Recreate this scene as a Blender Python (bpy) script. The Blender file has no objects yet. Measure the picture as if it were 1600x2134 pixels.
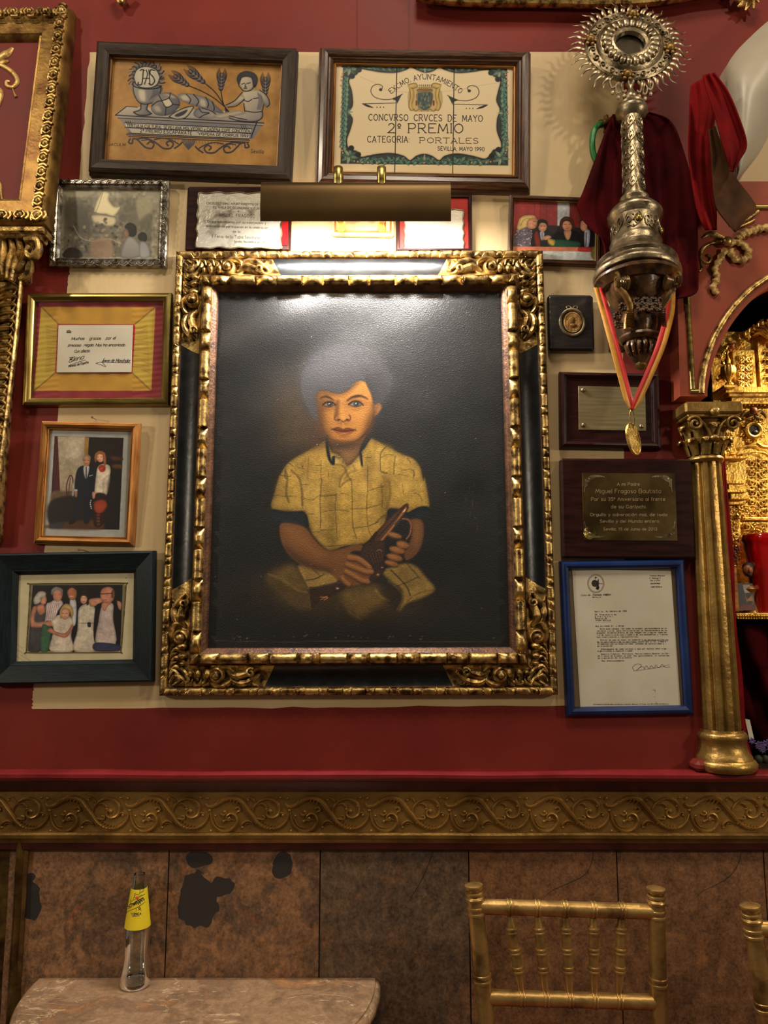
import bpy, math, random
import numpy as np
from mathutils import Matrix, Vector
random.seed(7); RNG = np.random.default_rng(7)
scene = bpy.context.scene
COL = scene.collection
# ---------------------------------------------------------------- camera, world, lights, exposure
F = 1550.0; TILT = math.radians(8.0); CAM = np.array([0.0, -1.58, 1.45])
cs, sn = math.cos(TILT), math.sin(TILT)
cam = bpy.data.cameras.new('camera'); camo = bpy.data.objects.new('camera', cam); COL.objects.link(camo)
cam.sensor_fit = 'VERTICAL'; cam.sensor_height = 36.0; cam.lens = F/2134*36.0; cam.clip_start = 0.02
camo.location = CAM; camo.rotation_euler = (math.pi/2+TILT, 0, 0); scene.camera = camo
world = bpy.data.worlds.new('world'); scene.world = world; world.use_nodes = True
world.node_tree.nodes['Background'].inputs[0].default_value = (1.0, 0.84, 0.64, 1)
world.node_tree.nodes['Background'].inputs[1].default_value = 0.085
def lamp(name, kind, loc, target, power, color, **kw):
    l = bpy.data.lights.new(name, kind); l.energy = power; l.color = color
    for k, v in kw.items(): setattr(l, k, v)
    o = bpy.data.objects.new(name, l); COL.objects.link(o); o.location = loc
    d = Vector(target)-Vector(loc); o.rotation_euler = d.to_track_quat('-Z', 'Y').to_euler()
    return o
lamp('ceiling_spot_light', 'AREA', (1.45, -1.5, 3.55), (0.2, 0, 1.7), 12, (1, .85, .64), shape='DISK', size=.12)
lamp('ceiling_spot_light', 'AREA', (-1.45, -1.25, 3.45), (-.1, 0, 1.6), 12, (1, .85, .64), shape='DISK', size=.12)
lamp('room_ceiling_light', 'AREA', (0.1, -1.3, 3.95), (0, -.1, 1.2), 24, (1, .86, .66), shape='DISK', size=.6)
lamp('side_fill_light', 'AREA', (-2.4, -1.6, 2.05), (0, 0, 1.0), 17, (1, .85, .64), shape='DISK', size=.22)  # unseen fill light added at the left to brighten the lower wall
lamp('side_fill_light', 'AREA', (2.4, -1.6, 2.05), (0, 0, 1.0), 17, (1, .85, .64), shape='DISK', size=.22)  # matching unseen fill light added at the right
vs = scene.view_settings; scene.display_settings.display_device = 'sRGB'
vs.view_transform = 'Standard'; vs.look = 'None'; vs.gamma = 1; vs.use_curve_mapping = False; vs.exposure = 0.0
# ---------------------------------------------------------------- geometry of the view
def ray(u, v):
    return np.array([u-800.0, F*cs-(1067.0-v)*sn, F*sn+(1067.0-v)*cs])
def P(u, v, Y=0.0):
    d = ray(u, v); return CAM+d*((Y-CAM[1])/d[1])
def PZ(u, v, z):
    d = ray(u, v); return CAM+d*((z-CAM[2])/d[2])
def topx(p):
    q = np.asarray(p)-CAM; y = q[..., 1]*cs+q[..., 2]*sn; z = -q[..., 1]*sn+q[..., 2]*cs
    return 800+F*q[..., 0]/y, 1067-F*z/y
def mpp(v, Y): return (Y-CAM[1])/(F*cs-(1067-v)*sn)       # metres per pixel at a height in the picture
# ---------------------------------------------------------------- scene objects
def tag(o, label=None, cat=None, group=None, kind=None):
    if label: o['label'] = label
    if cat: o['category'] = cat
    if group: o['group'] = group
    if kind: o['kind'] = kind
    return o
def empty(name, loc=(0, 0, 0), M=None, label=None, cat=None, group=None, kind=None, parent=None):
    o = bpy.data.objects.new(name, None); COL.objects.link(o); o.empty_display_size = .05
    if M is not None: o.matrix_basis = M
    else: o.location = loc
    if parent: o.parent = parent
    return tag(o, label, cat, group, kind)
def dup(o, parent=None):
    c = o.copy(); COL.objects.link(c); c.parent = parent
    for ch in [x for x in COL.objects if x.parent == o]: dup(ch, c)
    return c
class MB:
    def __init__(s): s.v = []; s.f = []; s.m = []; s.n = 0; s.sm = []
    def add(s, v, f, mi=0, smooth=True):
        v = np.asarray(v, float).reshape(-1, 3); s.v.append(v)
        for q in f: s.f.append(tuple(int(i)+s.n for i in q))
        s.m += [mi]*len(f); s.sm += [smooth]*len(f); s.n += len(v); return s
    def box(s, lo, hi, c=0.0, mi=0, M=None):
        lo = np.array(lo, float); hi = np.array(hi, float)
        c = min(c, .45*float(min(hi-lo)))
        if c <= 0:
            v = np.array([[(lo, hi)[i][0], (lo, hi)[j][1], (lo, hi)[k][2]] for i in (0, 1) for j in (0, 1) for k in (0, 1)])
            f = [(0, 1, 3, 2), (4, 6, 7, 5), (0, 4, 5, 1), (2, 3, 7, 6), (0, 2, 6, 4), (1, 5, 7, 3)]
        else:
            v = []; idx = {}
            for i in (0, 1):
                for j in (0, 1):
                    for k in (0, 1):
                        p = np.array([(lo, hi)[i][0], (lo, hi)[j][1], (lo, hi)[k][2]]); sg = np.array([1-2*i, 1-2*j, 1-2*k])*c
                        for a in range(3):
                            q = p+sg; q[a] = p[a]; idx[i, j, k, a] = len(v); v.append(q)
            f = []
            for a in range(3):
                b, d = (a+1) % 3, (a+2) % 3
                for e in (0, 1):
                    def I(x, y):
                        t = [0, 0, 0]; t[a] = e; t[b] = x; t[d] = y; return idx[tuple(t)+(a,)]
                    q = [I(0, 0), I(1, 0), I(1, 1), I(0, 1)]; f.append(q if e else q[::-1])
                    for g in (0, 1):        # edge faces
                        t0 = [0, 0, 0]; t0[a] = e; t0[b] = g
                        t1 = list(t0); t1[d] = 1
                        q = [idx[tuple(t0)+(a,)], idx[tuple(t1)+(a,)], idx[tuple(t1)+(b,)], idx[tuple(t0)+(b,)]]
                        f.append(q if (e ^ g) else q[::-1])
            for i in (0, 1):
                for j in (0, 1):
                    for k in (0, 1):
                        q = [idx[i, j, k, 0], idx[i, j, k, 1], idx[i, j, k, 2]]
                        f.append(q if (i+j+k) % 2 else q[::-1])
        v = np.array(v)
        if M is not None: v = v@np.array(M)[:3, :3].T+np.array(M)[:3, 3]
        return s.add(v, f, mi, False)
    def grid(s, A, mi=0, cu=False, cv=False, smooth=True, flip=False):
        n, m = A.shape[:2]; f = []
        for i in range(n if cu else n-1):
            for j in range(m if cv else m-1):
                a, b = i*m+j, i*m+(j+1) % m; c, d = ((i+1) % n)*m+(j+1) % m, ((i+1) % n)*m+j
                f.append((a, d, c, b) if flip else (a, b, c, d))
        return s.add(A.reshape(-1, 3), f, mi, smooth)
    def lathe(s, prof, M=None, seg=24, mi=0, a0=0, a1=2*math.pi, flute=None):
        prof = np.array(prof, float); full = abs(a1-a0) > 6.28
        th = np.linspace(a0, a1, seg, endpoint=not full)
        R = prof[:, 0][:, None]*np.ones(len(th))
        if flute: R = R*(1-flute[1]*(0.5+.5*np.cos(th*flute[0]))[None, :])
        A = np.stack([R*np.cos(th), R*np.sin(th), prof[:, 1][:, None]*np.ones(len(th))], -1)
        if M is not None: A = A@np.array(M)[:3, :3].T+np.array(M)[:3, 3]
        return s.grid(A, mi, cv=full, flip=True)
    def sweep(s, pts, w, h=None, up=(0, -1, 0), seg=8, mi=0, closed=False):
        p = np.array(pts, float); n = len(p); up = np.array(up, float)
        t = np.gradient(p, axis=0)
        if closed: t = np.roll(p, -1, 0)-np.roll(p, 1, 0)
        t /= np.linalg.norm(t, axis=1)[:, None]+1e-12
        side = np.cross(t, up); side /= np.linalg.norm(side, axis=1)[:, None]+1e-9
        nn = np.cross(side, t)
        w = np.broadcast_to(np.array(w, float), (n,)); h = w if h is None else np.broadcast_to(np.array(h, float), (n,))
        th = np.linspace(0, 2*math.pi, seg, endpoint=False)
        A = p[:, None, :]+side[:, None, :]*(w[:, None]*np.cos(th))[..., None]+nn[:, None, :]*(h[:, None]*np.sin(th))[..., None]
        b = s.n; s.grid(A, mi, cv=True, cu=closed)
        if not closed:
            s.f.append(tuple(b+i for i in range(seg))[::-1]); s.f.append(tuple(b+(n-1)*seg+i for i in range(seg)))
            s.m += [mi, mi]; s.sm += [True, True]
        return s
    def blob(s, c, r, seg=8, rings=5, mi=0, M=None):
        r = np.broadcast_to(np.array(r, float), (3,)); ph = np.linspace(0, math.pi, rings+1)
        th = np.linspace(0, 2*math.pi, seg, endpoint=False)
        A = np.stack([np.sin(ph)[:, None]*np.cos(th), np.sin(ph)[:, None]*np.sin(th), np.cos(ph)[:, None]*np.ones(seg)], -1)*r
        if M is not None: A = A@np.array(M)[:3, :3].T
        return s.grid(A+np.array(c, float), mi, cv=True, flip=True)
    def prism(s, poly, z0, z1, mi=0, M=None, smooth=False):        # polygon in x,y extruded along z
        p = np.array(poly, float); n = len(p)
        v = np.vstack([np.c_[p, np.full(n, z0)], np.c_[p, np.full(n, z1)]])
        f = [tuple(range(n))[::-1], tuple(range(n, 2*n))]+[(i, (i+1) % n, n+(i+1) % n, n+i) for i in range(n)]
        if M is not None: v = v@np.array(M)[:3, :3].T+np.array(M)[:3, 3]
        return s.add(v, f, mi, smooth)
    def mesh(s, name, mats, angle=42):
        me = bpy.data.meshes.new(name); me.from_pydata(np.vstack(s.v).tolist(), [], s.f)
        for m in (mats if isinstance(mats, (list, tuple)) else [mats]): me.materials.append(m)
        me.polygons.foreach_set('material_index', s.m); me.polygons.foreach_set('use_smooth', s.sm)
        if any(s.sm): me.set_sharp_from_angle(angle=math.radians(angle))
        me.update(); return me
    def build(s, name, mats, parent=None, M=None, loc=None, angle=42):
        return link(name, s.mesh(name, mats, angle), parent, M, loc)
def link(name, me, parent=None, M=None, loc=None):
    o = bpy.data.objects.new(name, me); COL.objects.link(o)
    if M is not None: o.matrix_basis = M
    if loc is not None: o.location = loc
    if parent: o.parent = parent
    return o
def centre(o):
    """put the origin of a top-level mesh object into its middle"""
    me = o.data; n = len(me.vertices); a = np.empty(n*3); me.vertices.foreach_get('co', a); a = a.reshape(-1, 3)
    c = (a.min(0)+a.max(0))/2; me.vertices.foreach_set('co', (a-c).ravel()); me.update(); o.location = c; return o
def spline(pts, n=40, closed=False):
    p = np.array(pts, float); m = len(p)
    if closed: q = np.vstack([p[-1], p, p[0], p[1]]); segs = m
    else: q = np.vstack([2*p[0]-p[1], p, 2*p[-1]-p[-2]]); segs = m-1
    t = np.linspace(0, segs, n, endpoint=not closed); i = np.minimum(t.astype(int), segs-1); f = (t-i)[:, None]
    a, b, c, d = q[i], q[i+1], q[i+2], q[i+3]
    return .5*(2*b+(c-a)*f+(2*a-5*b+4*c-d)*f**2+(3*b-a-3*c+d)*f**3)
def spiral(c, r0, r1, a0, turns, n=30):
    t = np.linspace(0, 1, n); a = a0+turns*2*math.pi*t; r = r0+(r1-r0)*t
    return np.c_[c[0]+r*np.cos(a), c[1]+r*np.sin(a)]
# ---------------------------------------------------------------- materials
def srgb(c): 
    c = np.array(c, float); c = c/255 if c.max() > 1.001 else c
    return np.where(c <= .04045, c/12.92, ((c+.055)/1.055)**2.4)
def mat(name, col, rough=.5, metal=0.0, col2=None, scale=20, bump=0, bscale=120, stretch=(1, 1, 1), coat=0, detail=4, lo=.35, hi=.65, spec=.5, world_co=False, rvar=.1, kind='noise', trans=0, sheen=0, ior=1.5):
    m = bpy.data.materials.new(name); m.use_nodes = True; nt = m.node_tree; N = nt.nodes; L = nt.links
    b = N['Principled BSDF']; b.inputs['Roughness'].default_value = rough; b.inputs['Metallic'].default_value = metal
    b.inputs['Specular IOR Level'].default_value = spec; b.inputs['Coat Weight'].default_value = coat; b.inputs['Coat Roughness'].default_value = .15
    b.inputs['Transmission Weight'].default_value = trans; b.inputs['IOR'].default_value = ior
    if sheen:
        b.inputs['Sheen Weight'].default_value = sheen; b.inputs['Sheen Roughness'].default_value = .35; b.inputs['Sheen Tint'].default_value = (*[min(1, 2.2*x+.05) for x in srgb(col)], 1)
    c1 = srgb(col); c2 = srgb(col2) if col2 is not None else c1*.7
    if world_co:
        g = N.new('ShaderNodeNewGeometry'); src = g.outputs['Position']
    else:
        g = N.new('ShaderNodeTexCoord'); src = g.outputs['Object']
    mp = N.new('ShaderNodeMapping'); mp.inputs['Scale'].default_value = stretch; L.new(src, mp.inputs[0])
    n = N.new('ShaderNodeTexNoise'); n.inputs['Scale'].default_value = scale; n.inputs['Detail'].default_value = detail; L.new(mp.outputs[0], n.inputs['Vector'])
    r = N.new('ShaderNodeValToRGB'); r.color_ramp.elements[0].position = lo; r.color_ramp.elements[1].position = hi
    r.color_ramp.elements[0].color = (*c2, 1); r.color_ramp.elements[1].color = (*c1, 1)
    L.new(n.outputs['Fac'], r.inputs[0]); L.new(r.outputs[0], b.inputs['Base Color'])
    if rvar:
        mr = N.new('ShaderNodeMapRange'); mr.inputs[3].default_value = max(.02, rough-rvar); mr.inputs[4].default_value = min(1, rough+rvar)
        L.new(n.outputs['Fac'], mr.inputs[0]); L.new(mr.outputs[0], b.inputs['Roughness'])
    if bump:
        n2 = N.new('ShaderNodeTexNoise'); n2.inputs['Scale'].default_value = bscale; n2.inputs['Detail'].default_value = 3; L.new(mp.outputs[0], n2.inputs['Vector'])
        bp = N.new('ShaderNodeBump'); bp.inputs['Strength'].default_value = bump; bp.inputs['Distance'].default_value = .004
        L.new(n2.outputs['Fac'], bp.inputs['Height']); L.new(bp.outputs[0], b.inputs['Normal'])
    return m
GOLD = mat('old_gold', (196, 162, 98), .38, .85, (80, 56, 28), 60, .25, 160, lo=.36, hi=.6)
GOLD_B = mat('bright_gilding', (236, 192, 92), .36, .75, (156, 104, 36), 60, .3, 200, lo=.3, hi=.55)
GOLD_D = mat('dull_gold_paint', (150, 116, 60), .42, .65, (96, 68, 32), 14, .3, 90, lo=.3, hi=.7)
GOLD_F = mat('frieze_gold_paint', (164, 126, 66), .40, .65, (116, 84, 40), 8, .2, 120, world_co=True)
GOLD_SAT = mat('satin_gold_moulding', (178, 158, 92), .30, .9, (128, 104, 52), 8, .03, 300, (1, 14, 14))
GOLD_OR = mat('orange_gilt_wood', (178, 122, 60), .38, .6, (132, 80, 32), 14, .05, 200, (1, 8, 8))
BOLE = mat('red_bole_gilt', (92, 58, 32), .45, .5, (58, 32, 18), 40, .3, 160)
BLUEBLK = mat('worn_blue_black_paint', (18, 22, 24), .34, 0, (9, 9, 10), 22, .12, 70, lo=.3, hi=.6)
SILVER = mat('tarnished_silver', (164, 148, 120), .36, .92, (92, 78, 58), 40, .15, 160, lo=.32, hi=.6)
SILVER_P = mat('silver_frame_metal', (205, 200, 190), .28, .95, (110, 98, 84), 70, .1, 200)
BRASS = mat('brushed_dark_brass', (88, 66, 32), .40, .75, (74, 54, 25), 4, .02, 250)
WOOD_D = mat('dark_stained_wood', (58, 40, 27), .46, 0, (32, 20, 13), 26, .12, 60, (1, 12, 12), spec=.3)
WOOD_W = mat('walnut_varnished_wood', (84, 50, 28), .32, 0, (46, 25, 14), 26, .10, 60, (1, 12, 12), coat=.25)
WOOD_R = mat('dark_mahogany_wood', (44, 16, 12), .34, 0, (30, 11, 9), 14, .03, 60, (1, 8, 8), coat=.06, spec=.18)
WOOD_C = mat('carved_walnut', (104, 72, 42), .34, .25, (40, 26, 16), 40, .3, 90)
RED = mat('red_wall_paint', (120, 42, 34), .55, 0, (105, 35, 29), 5, .12, 45, world_co=True, detail=6, spec=.18)
RED_L = mat('red_gloss_paint', (128, 34, 38), .36, 0, (104, 26, 28), 10, .12, 60, world_co=True)
RED_D = mat('dark_red_paint', (70, 20, 16), .42, 0, (48, 13, 10), 16, .15, 60, world_co=True)
BEIGE = mat('cream_wall_paint', (205, 180, 136), .55, 0, (192, 164, 118), 4, .2, 60, (1, 1, .3), world_co=True, detail=6)
SALMON = mat('salmon_red_paint', (150, 72, 50), .5, 0, (128, 56, 38), 6, .2, 40, world_co=True, spec=.2)
VELVET = mat('red_velvet', (78, 9, 15), .85, 0, (52, 5, 9), 12, .1, 300, sheen=.06, spec=.08)
VELVET_R = mat('bright_red_velvet', (124, 16, 18), .85, 0, (88, 10, 12), 12, .1, 300, sheen=.06, spec=.08)
BLACKW = mat('black_lacquer_wood', (22, 16, 14), .4, 0, (16, 12, 11), 20, .04, 80, (1, 8, 8), coat=.3)
PAPER = mat('aged_white_paper', (216, 208, 190), .7, 0, (204, 194, 172), 9, .04, 200)
INK = mat('dark_ink', (38, 32, 28), .7, 0, (30, 26, 24))
WHITE = mat('off_white_card', (214, 206, 188), .6, 0, (200, 190, 170), 12)
GLASS = mat('thin_picture_glass', (255, 255, 255), .03, 0, (255, 255, 255), rvar=0)
def clear_pane(m):
    nt = m.node_tree; N = nt.nodes; L = nt.links; out = N['Material Output']
    tr = N.new('ShaderNodeBsdfTransparent'); gl = N.new('ShaderNodeBsdfGlossy'); gl.inputs['Roughness'].default_value = .04
    fw = N.new('ShaderNodeLayerWeight'); fw.inputs[0].default_value = .5; fp = N.new('ShaderNodeMath'); fp.operation = 'POWER'; fp.inputs[1].default_value = 5; L.new(fw.outputs['Facing'], fp.inputs[0]); fr = N.new('ShaderNodeMath'); fr.operation = 'MULTIPLY_ADD'; fr.inputs[1].default_value = .9; fr.inputs[2].default_value = .035; L.new(fp.outputs[0], fr.inputs[0]); mx = N.new('ShaderNodeMixShader')
    L.new(fr.outputs[0], mx.inputs[0]); L.new(tr.outputs[0], mx.inputs[1]); L.new(gl.outputs[0], mx.inputs[2]); L.new(mx.outputs[0], out.inputs[0])
clear_pane(GLASS)
def print_mat(name, rough=.5, bump=0, bscale=400, metal=0, coat=0, spec=.5, weave=False):
    m = bpy.data.materials.new(name); m.use_nodes = True; nt = m.node_tree; N = nt.nodes; L = nt.links; b = N['Principled BSDF']
    a = N.new('ShaderNodeVertexColor'); a.layer_name = 'Col'; L.new(a.outputs[0], b.inputs['Base Color'])
    b.inputs['Roughness'].default_value = rough; b.inputs['Metallic'].default_value = metal; b.inputs['Coat Weight'].default_value = coat; b.inputs['Specular IOR Level'].default_value = spec
    if weave:
        sp_ = N.new('ShaderNodeMath'); sp_.operation = 'MULTIPLY'; sp_.inputs[1].default_value = spec; L.new(a.outputs['Alpha'], sp_.inputs[0]); L.new(sp_.outputs[0], b.inputs['Specular IOR Level'])
    if bump:
        tc = N.new('ShaderNodeTexCoord'); n2 = N.new('ShaderNodeTexNoise'); n2.inputs['Scale'].default_value = bscale; n2.inputs['Detail'].default_value = 4
        L.new(tc.outputs['Object'], n2.inputs['Vector']); bp = N.new('ShaderNodeBump'); bp.inputs['Strength'].default_value = bump; bp.inputs['Distance'].default_value = .002
        L.new(n2.outputs['Fac'], bp.inputs['Height'])
        if weave:
            v = N.new('ShaderNodeTexVoronoi'); v.feature = 'DISTANCE_TO_EDGE'; v.inputs['Scale'].default_value = 210; L.new(tc.outputs['Object'], v.inputs['Vector'])
            b2 = N.new('ShaderNodeBump'); b2.inputs['Strength'].default_value = .22; b2.inputs['Distance'].default_value = .002
            L.new(v.outputs[0], b2.inputs['Height']); L.new(bp.outputs[0], b2.inputs['Normal'])
            n3 = N.new('ShaderNodeTexNoise'); n3.inputs['Scale'].default_value = 7; n3.inputs['Detail'].default_value = 1; L.new(tc.outputs['Object'], n3.inputs['Vector'])
            b3 = N.new('ShaderNodeBump'); b3.inputs['Strength'].default_value = .12; b3.inputs['Distance'].default_value = .03
            L.new(n3.outputs['Fac'], b3.inputs['Height']); L.new(b2.outputs[0], b3.inputs['Normal']); bp = b3
        L.new(bp.outputs[0], b.inputs['Normal'])
    return m
PHOTO = print_mat('photographic_print', .35)
CANVAS = print_mat('varnished_oil_canvas', .37, .16, 700, weave=True, spec=.9)
GLAZE = print_mat('glazed_tile_painting', .42, .06, 60, spec=.2)
MATTE = print_mat('printed_cloth_and_paper', .65, .1, 300)
METALP = print_mat('engraved_metal_plate', .30, .05, 60, metal=.85)
# ---------------------------------------------------------------- painting on flat surfaces, in strokes and fills
class Pic:
    def __init__(s, X, Y, base): s.X = X; s.Y = Y; s.c = np.tile(np.array(base, float), (len(X), 1)); s.a = np.ones(len(X))
    def _mix(s, idx, a, col):
        col = np.array(col, float); s.c[idx] = s.c[idx]*(1-a[:, None])+col*a[:, None]
    def _near(s, p, pad):
        return np.nonzero((s.X > p[:, 0].min()-pad) & (s.X < p[:, 0].max()+pad) & (s.Y > p[:, 1].min()-pad) & (s.Y < p[:, 1].max()+pad))[0]
    @staticmethod
    def _dist(x, y, p, closed):
        q = np.vstack([p, p[:1]]) if closed else p; d = np.full(len(x), 1e9); tt = np.zeros(len(x)); ins = np.zeros(len(x), bool); n = len(q)-1
        for i in range(n):
            a, b = q[i], q[i+1]; e = b-a; l = e@e+1e-9
            t = np.clip(((x-a[0])*e[0]+(y-a[1])*e[1])/l, 0, 1); dd = np.hypot(x-a[0]-t*e[0], y-a[1]-t*e[1])
            k = dd < d; d = np.where(k, dd, d); tt = np.where(k, (i+t)/n, tt)
            if closed and abs(e[1]) > 1e-9:
                ins ^= ((a[1] > y) != (b[1] > y)) & (x < e[0]*(y-a[1])/e[1]+a[0])
        return d, ins, tt
    def fill(s, pts, col, soft=1.0, alpha=1.0, smooth=True, col2=None, axis=(0, 1), rim=.24):
        p = np.array(pts, float)
        if smooth: p = spline(p, max(24, 4*len(p)), True)
        i = s._near(p, soft*2+1)
        if len(i) == 0: return s
        d, ins, _ = s._dist(s.X[i], s.Y[i], p, True); sd = np.where(ins, d, -d); a = np.clip(.5+sd/(2*soft+1e-6), 0, 1); a = a*a*(3-2*a)*alpha
        if col2 is not None:
            ax = np.array(axis, float); q = p@ax; g = np.clip((s.X[i]*ax[0]+s.Y[i]*ax[1]-q.min())/(q.max()-q.min()+1e-9), 0, 1)[:, None]
            col = np.array(col)*(1-g)+np.array(col2)*g
        if smooth and rim and soft <= 2: col = np.array(col)*(1-rim+rim*np.clip(d/4.5, 0, 1))[:, None]
        s._mix(i, a, col); return s
    def line(s, pts, col, w=1.0, soft=.6, alpha=1.0, smooth=True, taper=0):
        p = np.array(pts, float)
        if smooth and len(p) > 2: p = spline(p, 6*len(p))
        i = s._near(p, w+soft*2+1)
        if len(i) == 0: return s
        d, _, t = s._dist(s.X[i], s.Y[i], p, False); ww = w*(1-taper*np.abs(2*t-1)) if taper else w
        a = np.clip((ww/2+soft-d)/(2*soft), 0, 1)*alpha; s._mix(i, a, col); return s
    def ell(s, cx, cy, rx, ry, col, soft=1.0, alpha=1.0, rot=0):
        t = np.linspace(0, 2*math.pi, 24, endpoint=False); c, n = math.cos(rot), math.sin(rot); x = rx*np.cos(t); y = ry*np.sin(t)
        return s.fill(np.c_[cx+x*c-y*n, cy+x*n+y*c], col, soft, alpha, False)
    def glow(s, cx, cy, rx, ry, col, alpha=1.0, rot=0, pw=1.0):
        c, n = math.cos(rot), math.sin(rot); x = s.X-cx; y = s.Y-cy; a = np.exp(-(((x*c+y*n)/rx)**2+((-x*n+y*c)/ry)**2)**pw)*alpha
        s.c = s.c*(1-a[:, None])+np.array(col, float)*a[:, None]; return s
    def rect(s, x0, y0, x1, y1, col, soft=.8, alpha=1, col2=None, axis=(0, 1)): return s.fill([(x0, y0), (x1, y0), (x1, y1), (x0, y1)], col, soft, alpha, False, col2, axis)
def T(pts, k, ox, oy):
    """points measured in an enlargement -> picture frame"""
    return np.array(pts, float).reshape(-1, 2)/k+np.array([ox, oy])
def vnoise(x, y, sc, seed=0):
    r = np.random.default_rng(seed).random((64, 64)); x = x/sc; y = y/sc; i = np.floor(x).astype(int); j = np.floor(y).astype(int); f = x-i; g = y-j; f = f*f*(3-2*f); g = g*g*(3-2*g)
    R = lambda a, b: r[a % 64, b % 64]
    return (R(i, j)*(1-f)+R(i+1, j)*f)*(1-g)+(R(i, j+1)*(1-f)+R(i+1, j+1)*f)*g
# ---------------------------------------------------------------- hung things: a root whose local x is right, y up, z out of the wall
def hang(name, label, cat, q, yt, yb, group=None, depth=0.0):
    """q: the four outer corners TL TR BR BL as they stand on the plane through y=yt (top) and y=yb (foot); returns root, width, height"""
    w = [P(*q[0], yt), P(*q[1], yt), P(*q[2], yb), P(*q[3], yb)]
    c = sum(w)/4; ex = (w[1]-w[0])+(w[2]-w[3]); wd = np.linalg.norm(ex)/2; ex /= np.linalg.norm(ex)
    up = (w[0]-w[3])+(w[1]-w[2]); up -= ex*(up@ex); h = np.linalg.norm(up)/2; up /= np.linalg.norm(up); n = np.cross(ex, up)
    M = Matrix(((ex[0], up[0], n[0], c[0]), (ex[1], up[1], n[1], c[1]), (ex[2], up[2], n[2], c[2]), (0, 0, 0, 1)))
    M = M@Matrix.Translation((0, 0, -depth))          # origin on the back plane
    r = empty(name, M=M, label=label, cat=cat, group=group); r_m[r.name] = np.array(M)
    return r, wd, h
r_m = {}
def loc(root, u, v, z=0.0):
    """point of the root's plane z that stands at picture position u,v"""
    u = np.asarray(u, float); v = np.asarray(v, float); M = r_m[root.name]; R = M[:3, :3]; t = M[:3, 3]
    d = np.stack([u-800.0, F*cs-(1067.0-v)*sn, F*sn+(1067.0-v)*cs], -1); dl = d@R; cl = (CAM-t)@R
    k = (z-cl[2])/dl[..., 2]; p = cl+dl*k[..., None]; p[..., 2] = z; return p
def locbox(root, q, z):
    p = np.array([loc(root, a, b, z) for a, b in q]); return (p[0, 0]+p[3, 0])/2, (p[2, 1]+p[3, 1])/2, (p[1, 0]+p[2, 0])/2, (p[0, 1]+p[1, 1])/2
RPOS = lambda w, h: [(-w/2, -h/2, 0, w), (w/2, -h/2, 90, h), (w/2, h/2, 180, w), (-w/2, h/2, 270, h)]
def rails(root, w, h, prof, mats, z0=0, name='frame_rail', inset=0, mi=None, angle=30):
    w -= 2*inset; h -= 2*inset; prof = np.array(prof, float); n = len(prof); out = []; memo = {}
    for x, y, a, L in RPOS(w, h):
        key = round(L, 5)
        if key not in memo:
            m = MB(); A = np.stack([np.c_[prof[:, 0], prof[:, 0], prof[:, 1]], np.c_[L-prof[:, 0], prof[:, 0], prof[:, 1]]])
            v = A.reshape(-1, 3)
            for i in range(n-1):
                b = m.n; m.add([v[i], v[i+1], v[n+i+1], v[n+i]], [(0, 3, 2, 1)], mi[i] if mi else 0, True)
            m.add([v[0], v[n], v[2*n-1], v[n-1]], [(0, 1, 2, 3)][::1], 0, False)
            me = m.mesh(name, mats, angle)
            import bmesh
            bm = bmesh.new(); bm.from_mesh(me); bmesh.ops.remove_doubles(bm, verts=bm.verts, dist=1e-6)
            bmesh.ops.holes_fill(bm, edges=bm.edges); bmesh.ops.recalc_face_normals(bm, faces=bm.faces); bm.to_mesh(me); bm.free(); me.set_sharp_from_angle(angle=math.radians(angle))
            memo[key] = me
        out.append(link(name, memo[key], root, Matrix.Translation((x, y, z0))@Matrix.Rotation(math.radians(a), 4, 'Z')))
    return out
def slab(root, name, box, z0, z1, m, c=.001, M=None):
    return MB().box((box[0], box[1], z0), (box[2], box[3], z1), c).build(name, m, root)
def colour_grid(root, name, box, z, step, paint, base, m, gain=1.0, zfun=None, thick=0.0):
    x0, y0, x1, y1 = box; nx = max(2, int((x1-x0)/step)); ny = max(2, int((y1-y0)/step))
    gx, gy = np.meshgrid(np.linspace(x0, x1, nx), np.linspace(y0, y1, ny), indexing='xy'); gz = np.full(gx.shape, z)
    V = np.stack([gx, gy, gz], -1).reshape(-1, 3); M = r_m[root.name]; U, W = topx(V@M[:3, :3].T+M[:3, 3])
    pc = Pic(U, W, base); paint(pc)
    if zfun is not None: V[:, 2] += zfun(U, W)
    me = bpy.data.meshes.new(name); nf = (nx-1)*(ny-1); i = (np.arange(ny-1)[:, None]*nx+np.arange(nx-1)).ravel()
    L = np.stack([i, i+1, i+1+nx, i+nx], -1).ravel()
    me.vertices.add(len(V)); me.vertices.foreach_set('co', V.ravel()); me.loops.add(len(L)); me.loops.foreach_set('vertex_index', L)
    me.polygons.add(nf); me.polygons.foreach_set('loop_start', np.arange(nf)*4); me.polygons.foreach_set('use_smooth', np.ones(nf, bool)); me.update(calc_edges=True)
    a = me.color_attributes.new('Col', 'FLOAT_COLOR', 'POINT'); lin = srgb(np.clip(pc.c, 0, 255)/255.0*.9999)*gain
    a.data.foreach_set('color', np.c_[np.clip(lin, 0, .95), pc.a].ravel()); me.materials.append(m); me.validate()
    return link(name, me, root)
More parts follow.
